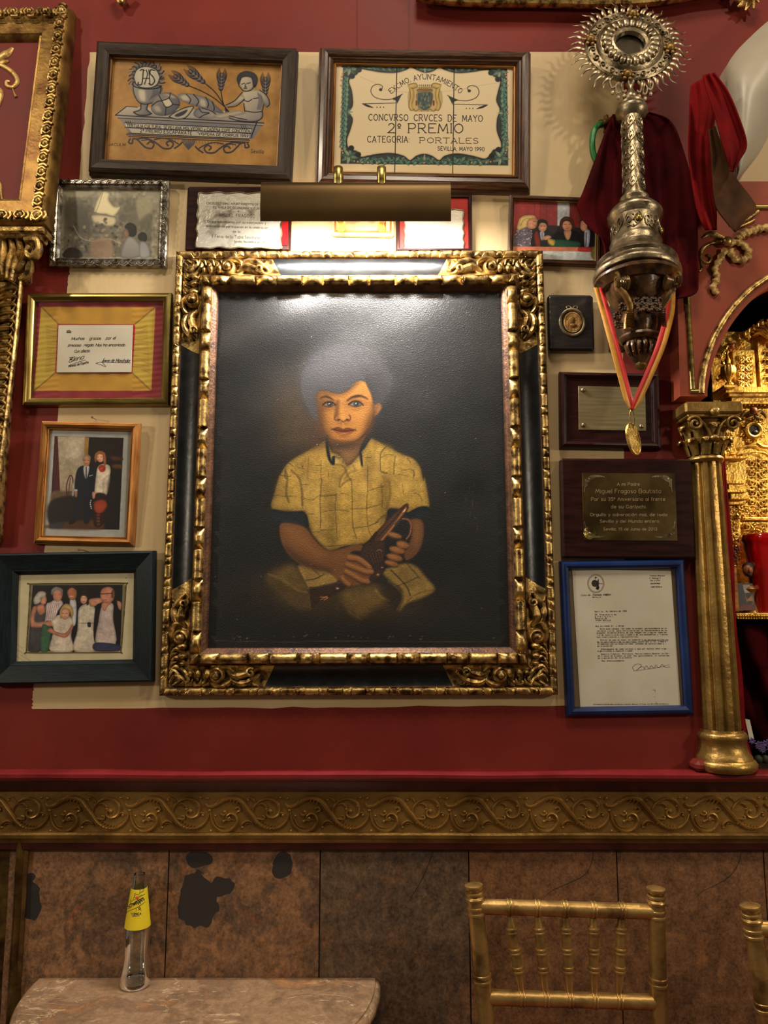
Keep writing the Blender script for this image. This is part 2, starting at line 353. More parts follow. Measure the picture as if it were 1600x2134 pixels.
# ---------------------------------------------------------------- stroke lettering
GL = {}
for row in """A 4 0,0 2,6 4,0|.7,2 3.3,2
B 3.8 0,0 0,6|~0,6 2.6,6 3.4,4.6 2.4,3.2 0,3.2|~0,3.2 2.8,3.2 3.8,1.6 2.6,0 0,0
C 4 ~4,5 2.4,6 .6,5 0,3 .6,1 2.4,0 4,1
D 4 0,0 0,6|~0,6 2.4,6 4,3 2.4,0 0,0
E 3.4 3.4,0 0,0 0,6 3.4,6|0,3.2 2.6,3.2
F 3.2 0,0 0,6 3.2,6|0,3.2 2.4,3.2
G 4.2 ~4,5 2.4,6 .6,5 0,3 .6,1 2.4,0 4,.8|4,.8 4,2.6 2.6,2.6
H 4 0,0 0,6|4,0 4,6|0,3.1 4,3.1
I 0.4 .2,0 .2,6
J 2.6 ~2.4,6 2.4,2 1.6,.1 .4,.3 0,1.4
K 3.8 0,0 0,6|3.6,6 0,2.4|1.2,3.4 3.8,0
L 3.2 0,6 0,0 3.2,0
M 5 0,0 .5,6 2.5,1 4.5,6 5,0
N 4 0,0 0,6 4,0 4,6
O 4.4 ~2.2,6 .6,5 0,3 .6,1 2.2,0 3.8,1 4.4,3 3.8,5 2.2,6
P 3.6 0,0 0,6|~0,6 2.6,6 3.6,4.4 2.6,2.8 0,2.8
Q 4.4 ~2.2,6 .6,5 0,3 .6,1 2.2,0 3.8,1 4.4,3 3.8,5 2.2,6|2.6,1.4 4.4,-.4
R 3.8 0,0 0,6|~0,6 2.6,6 3.5,4.5 2.6,3 0,3|1.6,3 3.8,0
S 3.6 ~3.4,5.2 1.8,6 .3,5 .6,3.6 2.8,2.6 3.5,1.2 2,0 .1,.8
T 4 2,0 2,6|0,6 4,6
U 4 ~0,6 0,1.8 .8,.3 2,0 3.2,.3 4,1.8 4,6
V 4 0,6 2,0 4,6
W 5.6 0,6 1.4,0 2.8,4.6 4.2,0 5.6,6
X 4 0,0 4,6|0,6 4,0
Y 4 0,6 2,3 4,6|2,3 2,0
Z 3.8 0,6 3.8,6 0,0 3.8,0
a 3 ~2.8,3.2 1.5,4 .2,3 .1,1 1.3,0 2.8,1|2.9,4 2.9,0
b 3 0,6 0,0|~0,1 1.4,0 2.9,1.2 2.8,3 1.5,4 0,2.9
c 2.7 ~2.7,3.3 1.4,4 .1,2.8 .2,.9 1.5,0 2.7,.7
d 3 3,6 3,0|~3,1 1.6,0 .1,1.2 .2,3 1.5,4 3,2.9
e 2.9 ~.1,2.1 2.8,2.2 2.4,3.6 1.2,4 .1,2.6 .3,.7 1.6,0 2.8,.7
f 2 ~2,5.6 1.2,6 .7,5 .7,0|0,3.8 1.7,3.8
g 3 ~3,3.1 1.5,4 .1,2.8 .3,1 1.6,.2 3,1.2|~3,4 3,-.8 1.7,-2 .2,-1.3
h 3 0,0 0,6|~0,2.8 1.4,4 2.7,3.2 2.8,0
i .4 .2,0 .2,4|.2,5.2 .2,5.5
j 1 ~.9,4 .9,-1 0,-2|.9,5.2 .9,5.5
k 2.7 0,0 0,6|2.5,4 0,1.7|.9,2.4 2.7,0
l .4 .2,0 .2,6
m 4.6 0,0 0,4|~0,2.8 1.1,4 2.2,3.2 2.3,0|~2.3,2.8 3.4,4 4.5,3.2 4.6,0
n 2.9 0,0 0,4|~0,2.8 1.4,4 2.7,3.2 2.8,0
o 3 ~1.5,4 .3,3.3 0,2 .3,.7 1.5,0 2.7,.7 3,2 2.7,3.3 1.5,4
p 3 0,4 0,-2|~0,1 1.4,0 2.9,1.2 2.8,3 1.5,4 0,2.9
q 3 3,4 3,-2|~3,1 1.6,0 .1,1.2 .2,3 1.5,4 3,2.9
r 1.9 0,0 0,4|~0,2.6 .8,3.8 1.9,3.9
s 2.5 ~2.3,3.4 1.2,4 .3,3.2 .6,2.3 2,1.8 2.4,.8 1.2,0 .1,.6
t 1.9 ~.7,5.4 .7,1 1.2,.1 1.9,.3|0,4 1.8,4
u 2.9 ~0,4 .1,1 1.2,0 2.8,1.3|2.9,4 2.9,0
v 2.8 0,4 1.4,0 2.8,4
w 4.2 0,4 1,0 2.1,3.4 3.2,0 4.2,4
x 2.7 0,0 2.7,4|0,4 2.7,0
y 2.8 0,4 1.4,.3|~2.8,4 1.2,-.6 .1,-2
z 2.6 0,4 2.6,4 0,0 2.6,0
0 3.4 ~1.7,6 .3,5 0,3 .3,1 1.7,0 3.1,1 3.4,3 3.1,5 1.7,6
1 1.6 0,4.8 1.3,6 1.3,0
2 3.4 ~.1,4.7 .8,5.8 2.2,6 3.2,4.8 2.6,3 0,0|0,0 3.4,0
3 3.2 ~.1,5.3 1.6,6 3,4.8 1.4,3.2|~1.4,3.2 3.2,1.9 2,.1 .1,.7
4 3.4 2.6,0 2.6,6 0,1.8 3.4,1.8
5 3.2 3,6 .4,6 .2,3.4|~.2,3.4 2,3.8 3.2,2 1.9,.1 0,.6
6 3.3 ~2.8,5.8 .9,4.6 0,2 1.2,0 3,.8 3,2.6 1.6,3.5 .2,2.4
7 3.2 0,6 3.2,6 1.2,0
8 3.4 ~1.7,3.2 .4,4.3 1.7,6 3,4.4 1.7,3.2 .1,1.6 1.7,0 3.3,1.6 1.7,3.2
9 3.3 ~3.1,3.6 1.7,2.5 .3,3.4 .3,5.2 2.1,6 3.3,4 2.4,1.4 .5,.2
. .5 .2,0 .2,.4
, .6 .4,.4 .1,-.9
: .5 .2,.3 .2,.7|.2,3.3 .2,3.7
- 2 0,2.4 2,2.4
" 1.4 .2,6 .2,4.6|1.2,6 1.2,4.6
º 1.6 ~.8,6 0,4.9 .8,3.8 1.6,4.9 .8,6|0,3 1.6,3
ª 1.6 ~1.5,5.6 .7,6 0,4.9 .7,3.9 1.5,4.6|1.6,6 1.6,3.9|0,3 1.6,3
_ 3 0,-.6 3,-.6""".split('\n'):
    k, wd, st = row.split(' ', 2)
    GL[k] = (float(wd), [(s.startswith('~'), np.array([[float(t) for t in q.split(',')] for q in s.lstrip('~').split(' ')])) for s in st.split('|')])
ACC = dict(zip('áéíóúñÓÍÁ', 'aeiounOIA'))
def glyph(ch):
    if ch in ACC:
        w, s = GL[ACC[ch]]; up = 6.6 if ch.isupper() else 4.8; s = [t for t in s if not (ACC[ch] == 'i' and t[1][0][1] > 5)]
        return w, s+([(True, np.array([[.4, up], [1.2, up+.7], [2, up], [2.6, up+.6]]))] if ch == 'ñ' else [(False, np.array([[w/2-.1, up], [w/2+.9, up+1.1]]))])
    return GL.get(ch, (2, []))
def ribbon(m, p, wd, z):
    p = np.asarray(p, float)
    t = np.gradient(p, axis=0); t /= np.linalg.norm(t, axis=1)[:, None]+1e-12; n = np.c_[-t[:, 1], t[:, 0]]*np.broadcast_to(np.asarray(wd)/2, (len(p),))[:, None]
    a = np.c_[p+n, np.full(len(p), z)]; b = np.c_[p-n, np.full(len(p), z)]
    m.grid(np.stack([b, a], 1), smooth=False, flip=True)
def text(m, root, z, s, path, cap, weight=1.0, serif=0, shear=0, gap=1.6, mono=0, jitter=0, fit=True, xs=1.0):
    """write s along the picture-space path (two or more points), letters cap px tall; strokes are flat ribbons on the root's plane z"""
    path = np.array(path, float); 
    if len(path) > 2: path = spline(path, 60)
    seg = np.r_[0, np.cumsum(np.linalg.norm(np.diff(path, axis=0), axis=1))]; total = seg[-1]; k = cap/6.0
    x = 0; items = []
    for ch in s:
        if ch == ' ': x += (mono or 2.6); continue
        w, st = glyph(ch); off = (mono-gap-w)/2 if mono else 0; items.append((x+off, st)); x += mono if mono else w+gap
    width = max(x-gap, 1e-6); kx = total/width if fit else k*xs
    sc = np.linalg.norm(loc(root, path[0][0]+1, path[0][1], z)-loc(root, path[0][0], path[0][1], z))
    def place(g):
        d = g[:, 0]*kx; i = np.clip(np.searchsorted(seg, d)-1, 0, len(path)-2)
        t = (path[i+1]-path[i])/np.linalg.norm(path[i+1]-path[i], axis=1)[:, None]; b = path[i]+t*(d-seg[i])[:, None]
        q = b+np.c_[t[:, 1], -t[:, 0]]*(g[:, 1]*k)[:, None]
        return loc(root, q[:, 0], q[:, 1], z)[:, :2]
    for x0, st in items:
        jy = random.uniform(-1, 1)*jitter
        for sm, p in st:
            g = spline(p, 4*len(p)) if sm else p.copy()
            if not sm and len(g) == 2: g = np.linspace(g[0], g[1], 3)
            g = g+np.array([x0, jy]); g[:, 0] += shear*g[:, 1]
            q = place(g)
            if not sm and len(p) > 2:
                for a, b in zip(p[:-1], p[1:]):
                    h = np.linspace(a, b, 3)+np.array([x0, jy]); h[:, 0] += shear*h[:, 1]; ribbon(m, place(h), weight*sc, z)
            else: ribbon(m, q, weight*sc, z)
            if serif:
                ends = [p[0], p[-1]] if not (sm and np.allclose(p[0], p[-1])) else []
                for e in ends:
                    if e[1] in (0, 6, 4):
                        h = np.array([[e[0]-serif, e[1]], [e[0], e[1]], [e[0]+serif, e[1]]])+np.array([x0, jy]); h[:, 0] += shear*h[:, 1]; ribbon(m, place(h), weight*sc*.8, z)
    return m
def scribble(m, root, z, pts, weight=1.0, n=None):
    p = spline(pts, n or 6*len(pts)) if len(pts) > 2 else np.linspace(pts[0], pts[1], 4)
    sc = np.linalg.norm(loc(root, p[0][0]+1, p[0][1], z)-loc(root, p[0][0], p[0][1], z)); ribbon(m, loc(root, p[:, 0], p[:, 1], z)[:, :2], weight*sc, z)

LQ = []
def LT(z, *a, **k): LQ.append((z, a, k))
def letters(root, mt, name='lettering'):
    """every queued line of writing becomes an object of its own"""
    for z, a, k in LQ:
        m = MB(); text(m, root, z, *a, **k)
        if m.n: m.build(name, mt, root)
    LQ.clear()
# ================================================================ the room
S = 'structure'
NX0 = P(1490, 1000, 0)[0]; NX1 = NX0+.42; ZL = P(800, 1612, -.05)[2]; ZP = P(1500, 400, -.05)[2]; ZA = P(1600, 560, 0)[2]
m = MB(); m.box((-2.6, 0, 0), (NX0, .12, 3.7)).box((NX0, 0, ZA), (NX1, .12, 3.7)).box((NX1, 0, 0), (2.6, .12, 3.7)).box((NX0, 0, 0), (NX1, .12, ZL-.03))
wall = m.build('wall_back', RED); tag(wall, 'red painted back wall behind the framed pictures', 'wall', kind=S)
centre(wall)
wc = wall.location.copy()
def onwall(pts, Y=0.0): return np.array([P(a, b, Y) for a, b in pts])
def plate(name, pts, y0, y1, mats, parent=None, rel=None, mi=0):
    w = onwall(pts, y0); n = len(w); a = w.copy(); a[:, 1] = y0; b = w.copy(); b[:, 1] = y1
    v = np.vstack([a, b]); f = [tuple(range(n)), tuple(range(n, 2*n))[::-1]]+[(i, n+i, n+(i+1) % n, (i+1) % n) for i in range(n)]
    if rel is not None: v = v-np.array(rel)
    m = MB(); m.add(v, f, 0, False); o = m.build(name, mats, parent)
    import bmesh
    bm = bmesh.new(); bm.from_mesh(o.data); bmesh.ops.triangulate(bm, faces=[f for f in bm.faces if len(f.verts) > 4]); bmesh.ops.recalc_face_normals(bm, faces=bm.faces); bm.to_mesh(o.data); bm.free()
    return o
def rough_edge(pts, amp=1.2, n=14):
    p = np.array(pts, float); out = []
    for a, b in zip(p, np.roll(p, -1, 0)):
        for t in np.linspace(0, 1, n, endpoint=False): out.append(a+(b-a)*t+(RNG.normal(0, amp, 2) if t > 0 else 0))
    return out
plate('cream_paint_area', rough_edge([(187, 109), (1300, 108), (1296, 640), (1300, 940), (1300, 1470), (700, 1474), (67, 1478), (70, 1428), (95, 1130), (122, 850), (140, 600), (148, 540), (166, 365)]), -.0006, .002, BEIGE, wall, wc)
plate('cream_paint_area', [(1540, 225), (2250, 225), (2250, 378), (1530, 378)], -.0006, .002, BEIGE, wall, wc)
plate('painted_cable_cover', [(745, -80), (850, -80), (850, 106), (745, 106)], -.004, .002, RED, wall, wc)
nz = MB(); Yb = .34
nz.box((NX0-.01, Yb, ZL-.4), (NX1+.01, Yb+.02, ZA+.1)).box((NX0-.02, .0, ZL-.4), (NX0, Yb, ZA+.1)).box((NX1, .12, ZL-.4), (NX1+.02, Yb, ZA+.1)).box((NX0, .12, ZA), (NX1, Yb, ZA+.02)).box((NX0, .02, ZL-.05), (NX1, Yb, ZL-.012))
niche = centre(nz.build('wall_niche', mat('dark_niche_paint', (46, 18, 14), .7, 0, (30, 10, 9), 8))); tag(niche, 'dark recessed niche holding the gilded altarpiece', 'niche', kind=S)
fl = MB().box((-2.6, -4.2, -.05), (2.6, .12, 0)).build('floor', mat('dark_tiled_floor', (92, 62, 44), .35, 0, (60, 38, 26), 3, .05, 30, world_co=True)); tag(centre(fl), 'brown floor under the table and chairs', 'floor', kind=S)
# the dado: red cap ledge, gold scroll frieze, gold bead, dark red strip, stone tiles
def run(name, pv, mats, label, x0=-2.6, x1=2.6, wob=0, mi=None, back=0.0):
    """moulding that runs along the wall; pv: list of (y, v) read at the picture's middle column"""
    pr = [(y, P(800, v, y)[2]) for y, v in pv]; pr = [(back, pr[0][1])]+pr+[(back, pr[-1][1])]
    n = 160; xs = np.linspace(x0, x1, n); A = np.array([[[x, y, z] for y, z in pr] for x in xs])
    if wob: 
        A[:, 1:-1, 1] += (vnoise(xs, xs*0, .12, 3)-.5)[:, None]*wob; A[:, 1:-1, 2] += (vnoise(xs, xs*0, .2, 5)-.5)[:, None]*wob
    m = MB(); m.grid(A, flip=True); o = centre(m.build(name, mats, angle=35)); return tag(o, label, 'moulding', kind=S)
cap = run('trim_1', [(-.004, 1603), (-.045, 1612), (-.049, 1615), (-.049, 1622), (-.044, 1628), (-.038, 1630)], RED_L, 'red gloss painted ledge above the scroll frieze', wob=.0025)
run('trim_2', [(-.040, 1629), (-.036, 1636), (-.026, 1645), (-.022, 1650)], RED_D, 'dark red cove moulding under the red ledge', wob=.001)
fr = run('trim_3', [(-.02, 1649), (-.02, 1736)], GOLD_F, 'gold painted frieze with raised scrolling leaves')
run('trim_4', [(-.022, 1734), (-.030, 1736), (-.034, 1741), (-.033, 1748), (-.028, 1751), (-.026, 1757)], GOLD_D, 'rounded gold bead moulding under the scroll frieze', wob=.0012)
run('trim_5', [(-.026, 1756), (-.025, 1770), (-.016, 1773)], RED_D, 'thin chipped dark red strip above the stone tiles', wob=.0012)
# frieze relief: one period, repeated along the wall
def Q(pts): return T(pts, 3.81, 0, 1620)
unit = MB(); fy = -.02; us = mpp(1690, fy)
u0 = P(97, 1692, fy)
def fsw(pts, w, h=None, n=None, taper=(.5, 1, .3), dy=0):
    p = spline(Q(pts), n or 5*len(pts)); w3 = np.array([P(a, b, fy) for a, b in p])-u0; w3[:, 1] = -dy
    t = np.linspace(0, 1, len(p)); k = np.interp(t, [0, .4, 1], taper); unit.sweep(w3, w*1.2*us*k, (h or w)*1.55*us*k, seg=7)
def fball(x, y, r):
    p = Q([(x, y)])[0]; c = P(p[0], p[1], fy)-u0; c[1] = -.0005; unit.blob(c, (r*us, r*us*.8, r*us), 8, 5)
fsw([(365, 205), (385, 228), (430, 225), (480, 195), (540, 163), (600, 160), (650, 185), (690, 240), (735, 300), (770, 350), (830, 395), (900, 405), (960, 385), (1005, 340), (1025, 290)], 3.4, 4, taper=(.7, 1.4, .5))
for i in range(7):      # leaf wrap on the stem
    a = 470+26*i; b = 185-10*math.sin(i/6*math.pi)*2; fsw([(a-14, b+22), (a, b), (a+20, b-14)], 1.8, 3.2, dy=.002)
    a = 770+24*i; b = 352+18*math.sin(i/6*math.pi/2)*2.4; fsw([(a-12, b+18), (a, b+4), (a+16, b-14)], 1.8, 3.2, dy=.002)
fsw([(405, 272), (408, 330), (440, 392), (510, 428), (575, 405), (612, 350), (600, 300), (565, 285), (532, 305), (535, 338), (560, 338)], 2.4, 3.4, taper=(.6, 1.2, .7))
fsw([(425, 380), (470, 425), (530, 440), (570, 425)], 2.0, 3)
fsw([(430, 320), (460, 385), (520, 400)], 1.4, 2.4)
fsw([(480, 290), (505, 300), (528, 285), (512, 265)], 2.2, 3); fsw([(598, 250), (625, 235), (640, 260), (618, 270), (600, 300)], 2.4, 3.2)
fsw([(500, 360), (520, 340), (550, 330), (600, 345)], 2.2, 3); fball(515, 272, 3); fball(548, 325, 4); fball(400, 425, 3); fball(440, 305, 2.4); fball(505, 350, 3)
fsw([(735, 300), (745, 240), (790, 190), (850, 165), (915, 180), (950, 230), (940, 290), (890, 318), (850, 300), (855, 265), (885, 262)], 2.4, 3.4, taper=(.6, 1.2, .7))
fsw([(800, 185), (850, 160), (905, 172), (935, 205)], 1.6, 3); fsw([(695, 170), (725, 158), (755, 185), (765, 220)], 2.0, 3); fsw([(770, 215), (820, 205), (850, 235), (835, 260)], 2.2, 3.2)
fsw([(740, 320), (790, 330), (825, 330), (830, 308), (805, 305)], 2.0, 3); fsw([(870, 325), (930, 310), (955, 280), (985, 290), (980, 315)], 2.0, 3)
fball(960, 160, 3); fball(702, 180, 2.6); fball(878, 268, 4.4); fball(848, 250, 3); fball(975, 300, 3); fball(1030, 262, 3.4); fball(940, 228, 3)
fsw([(650, 400), (645, 375), (690, 345), (735, 360), (750, 385)], 2.0, 3); fsw([(672, 385), (690, 362), (730, 372)], 1.5, 2.4); fball(650, 398, 2.8); fball(380, 165, 3.4); fsw([(372, 180), (372, 160), (400, 165)], 1.4, 2.4)
ume = unit.mesh('scroll_relief', GOLD_F)
per = 166.5*us
for k in range(-3, 12):
    link('scroll_relief', ume, fr, Matrix.Translation(Vector(u0)+Vector((k*per, 0, 0))-fr.location))
# stone tiles
def stone(name, c1, c2, c3, dark, seed, blobs=(), veins=False, rough=.42):
    m = bpy.data.materials.new(name); m.use_nodes = True; nt = m.node_tree; N = nt.nodes; L = nt.links; b = N['Principled BSDF']
    g = N.new('ShaderNodeNewGeometry'); add = N.new('ShaderNodeVectorMath'); add.inputs[1].default_value = (seed, seed*.7, 0); L.new(g.outputs[0], add.inputs[0])
    def noise(sc, det, rg=.6, st=(1, 1, 1), dist=0):
        mp = N.new('ShaderNodeMapping'); mp.inputs['Scale'].default_value = st; L.new(add.outputs[0], mp.inputs[0])
        n = N.new('ShaderNodeTexNoise'); n.inputs['Scale'].default_value = sc; n.inputs['Detail'].default_value = det; n.inputs['Roughness'].default_value = rg; n.inputs['Distortion'].default_value = dist; L.new(mp.outputs[0], n.inputs[0]); return n.outputs[0]
    def ramp(src, e):
        r = N.new('ShaderNodeValToRGB'); r.color_ramp.elements[0].position = e[0][0]; r.color_ramp.elements[0].color = (*srgb(e[0][1]), 1); r.color_ramp.elements[1].position = e[-1][0]; r.color_ramp.elements[1].color = (*srgb(e[-1][1]), 1)
        for p, c in e[1:-1]: q = r.color_ramp.elements.new(p); q.color = (*srgb(c), 1)
        L.new(src, r.inputs[0]); return r.outputs[0]
    def math_(op, a, b_=None, c=None):
        n = N.new('ShaderNodeMath'); n.operation = op
        for i, x in enumerate((a, b_, c)):
            if x is None: continue
            if isinstance(x, (int, float)): n.inputs[i].default_value = x
            else: L.new(x, n.inputs[i])
        return n.outputs[0]
    base = ramp(noise(9, 8, .65, dist=.4), [(.30, c2), (.48, c1), (.56, c2), (.70, c3)])
    fine = noise(55, 8, .75, (1, 1, .8)); grit = noise(190, 3, .6)
    fr_ = N.new('ShaderNodeMapRange'); fr_.inputs[1].default_value = .36; fr_.inputs[2].default_value = .64; fr_.inputs[3].default_value = .35; fr_.inputs[4].default_value = 1.6; L.new(math_('MULTIPLY_ADD', grit, .35, math_('MULTIPLY', fine, .65)), fr_.inputs[0])
    mx = N.new('ShaderNodeMixRGB'); mx.blend_type = 'MULTIPLY'; mx.inputs[0].default_value = 1 if not veins else .45; L.new(base, mx.inputs[1]); L.new(fr_.outputs[0], mx.inputs[2]); col = mx.outputs[0]
    edge = noise(13, 3, .5); mask = None
    if veins:
        v = noise(6, 6, .55, (1, 2.2, 1), 1.2); d = math_('ABSOLUTE', math_('SUBTRACT', v, .5)); mask = math_('SUBTRACT', 1.0, math_('SMOOTH_MIN', math_('MULTIPLY', d, 90.0), 1.0, .3)); mask = math_('MULTIPLY', mask, math_('GREATER_THAN', edge, .52))
    for c, rx, rz in blobs:
        s_ = N.new('ShaderNodeVectorMath'); s_.operation = 'SUBTRACT'; s_.inputs[1].default_value = tuple(c); L.new(g.outputs[0], s_.inputs[0])
        k = N.new('ShaderNodeVectorMath'); k.operation = 'MULTIPLY'; k.inputs[1].default_value = (1/rx, 0, 1/rz); L.new(s_.outputs[0], k.inputs[0])
        ln = N.new('ShaderNodeVectorMath'); ln.operation = 'LENGTH'; L.new(k.outputs[0], ln.inputs[0])
        q = math_('LESS_THAN', math_('MULTIPLY_ADD', edge, 3.2, ln.outputs['Value']), 2.5); mask = q if mask is None else math_('MAXIMUM', mask, q)
    h = fine
    if mask is not None:
        m2 = N.new('ShaderNodeMixRGB'); m2.inputs[2].default_value = (*srgb(dark), 1); L.new(mask, m2.inputs[0]); L.new(col, m2.inputs[1]); col = m2.outputs[0]
        if not veins: h = math_('SUBTRACT', fine, math_('MULTIPLY', mask, .25))
    L.new(col, b.inputs['Base Color']); b.inputs['Roughness'].default_value = rough
    bp = N.new('ShaderNodeBump'); bp.inputs['Strength'].default_value = .5; bp.inputs['Distance'].default_value = .004; L.new(h, bp.inputs['Height']); L.new(bp.outputs[0], b.inputs['Normal'])
    return m
pt = lambda u, v: P(u, v, -.0095)
ST_R = stone('rusty_mottled_slate', (142, 102, 70), (98, 76, 60), (164, 104, 64), (48, 44, 44), 3.1, [(pt(418, 1882), .042, .052), (pt(465, 1850), .030, .024), (pt(66, 1872), .022, .045), (pt(590, 1800), .016, .022), (pt(415, 1790), .03, .014)])
ST_B = stone('smooth_brown_slate', (126, 87, 57), (108, 75, 50), (136, 90, 55), (72, 60, 46), 11.3)
ST_G = stone('grey_brown_slate', (108, 84, 63), (88, 71, 57), (122, 87, 59), (58, 54, 50), 21.7)
zt0 = P(800, 1764, 0)[2]; dado = MB().box((-2.6, -.004, 0), (2.6, .002, zt0)).build('wall_dado', mat('dark_grout', (44, 34, 28), .8)); centre(dado); tag(dado, 'stone tiled lower wall behind the table and chairs', 'wall', kind=S)
edges = [-275, 36, 348, 666, 978, 1289, 1598, 1910]; xs_ = [P(e, 1900, -.008)[0] for e in edges]
for i in range(7):
    tm = [ST_R, ST_R, ST_R, ST_G, ST_B, ST_B, ST_B][i]
    t = MB().box((xs_[i]+.0012, -.0095, zt0-.60), (xs_[i+1]-.0012, -.003, zt0), .0008).build('stone_tile', tm); centre(t); t.parent = dado; t.location = t.location-dado.location
for pts in [[(1237, 1768), (1232, 1800), (1215, 1825), (1180, 1842), (1150, 1856), (1136, 1868)], [(1545, 1770), (1538, 1800), (1520, 1826), (1490, 1845), (1466, 1856), (1448, 1872)], [(905, 1770), (880, 1830), (850, 1880)]]:
    cr = np.array([P(a, b, -.0098) for a, b in spline(pts, 30)])-np.array(dado.location); m = MB(); m.sweep(cr, .0007*np.interp(np.linspace(0, 1, 30), [0, .5, 1], [.6, 1, .2]), .0003, seg=5); m.build('tile_crack', RED_D if False else INK, dado)
# left upright gold moulding of the tiled panel
m = MB(); zA, zB = P(20, 1752, -.03)[2], .0
for x0, x1, y0, ya in [(-60, 22, -.012, 0), (20, 34, -.030, 1), (32, 46, -.018, 1)]:
    a = P(x0, 1950, y0)[0]; b = P(x1, 1950, y0)[0]; pr = np.array([(a, .0), (a, y0*.8), ((a+b)/2, y0), (b, y0*.7), (b, .0)]); zs = np.linspace(zB, zA, 60)
    A = np.array([[[x+(vnoise(np.array([z]), np.array([0.]), .05, 9)[0]-.5)*.002, y, z] for x, y in pr] for z in zs]); m.grid(A)
tag(centre(m.build('trim_6', mat('chipped_gold_moulding', (116, 88, 42), .42, .6, (58, 38, 18), 26, .3, 60))), 'upright chipped gold moulding at the left edge of the tiles', 'moulding', kind=S)
# gilded swag along the top of the wall
root = empty('ceiling_swag', P(1250, 0, -.03), label='gilded carved swag moulding along the top of the red wall', cat='moulding')
rl = np.array(root.location)
def wsw(mb, pts, Y, w, h=None, o=rl, n=None, tp=None, seg=8):
    p = spline(pts, n or 8*len(pts)); q = np.array([P(a, b, Y) for a, b in p])-o; s = mpp(np.mean(p[:, 1]), Y)
    k = 1 if tp is None else np.interp(np.linspace(0, 1, len(p)), np.linspace(0, 1, len(tp)), tp); mb.sweep(q, w*s*k, (h or w)*s*k, seg=seg)
for j, (dy, w) in enumerate([(0, 7), (-13, 8), (-27, 9)]):
    m = MB(); wsw(m, [(868, -6+dy), (920, 2+dy), (1000, 6+dy), (1120, 7+dy), (1250, 9+dy), (1340, 6+dy), (1420, -4+dy), (1470, -14+dy), (1540, -22+dy)], -.03, w, w*1.3, n=60); m.build('swag_band', GOLD, root)
root = empty('gilded_rosette', P(1560, 0, -.03), label='small gilded leaf cluster at the top right of the red wall', cat='ornament'); rl2 = np.array(root.location)
m = MB()
for a in range(9):
    t = a/9*2*math.pi; wsw(m, [(1556, -4), (1556+14*math.cos(t), -4+12*math.sin(t)), (1556+27*math.cos(t+.3), -2+24*math.sin(t+.3))], -.025, 6, 5, rl2, tp=[.6, 1.2, .3])
m.build('leaf_cluster', GOLD, root); MB().blob((0, -.01, 0), .01).build('bud', GOLD, root)
root = empty('gilded_pendant', P(252, 0, -.02), label='small gilded drop at the top edge left of centre', cat='ornament'); rl2 = np.array(root.location)
m = MB(); wsw(m, [(240, -20), (246, -4), (252, 6), (258, -4), (270, -16)], -.02, 6, 6, rl2, tp=[1, 1.2, 1]); m.build('leaf', GOLD, root)
# ================================================================ framed pictures
def grain(p, b=(-1e9, -1e9, 1e9, 1e9)):
    k = (p.X > b[0]) & (p.Y > b[1]) & (p.X < b[2]) & (p.Y < b[3]); X, Y = p.X[k], p.Y[k]
    p.c[k] *= (1+.14*(vnoise(X, Y, 7, 21)-.55)+.12*(vnoise(X, Y, 2.6, 22)-.5)+.16*(vnoise(X, Y, 16, 23)-.5))[:, None]
def nail(root, u, v, z=.004):
    p = loc(root, u, v, z); m = MB(); m.lathe([(0, .012), (.0022, .012), (.0026, .010), (.0012, .009), (.0012, -.01)], seg=10)
    m.build('nail', SILVER_P, root, Matrix.Translation(p))
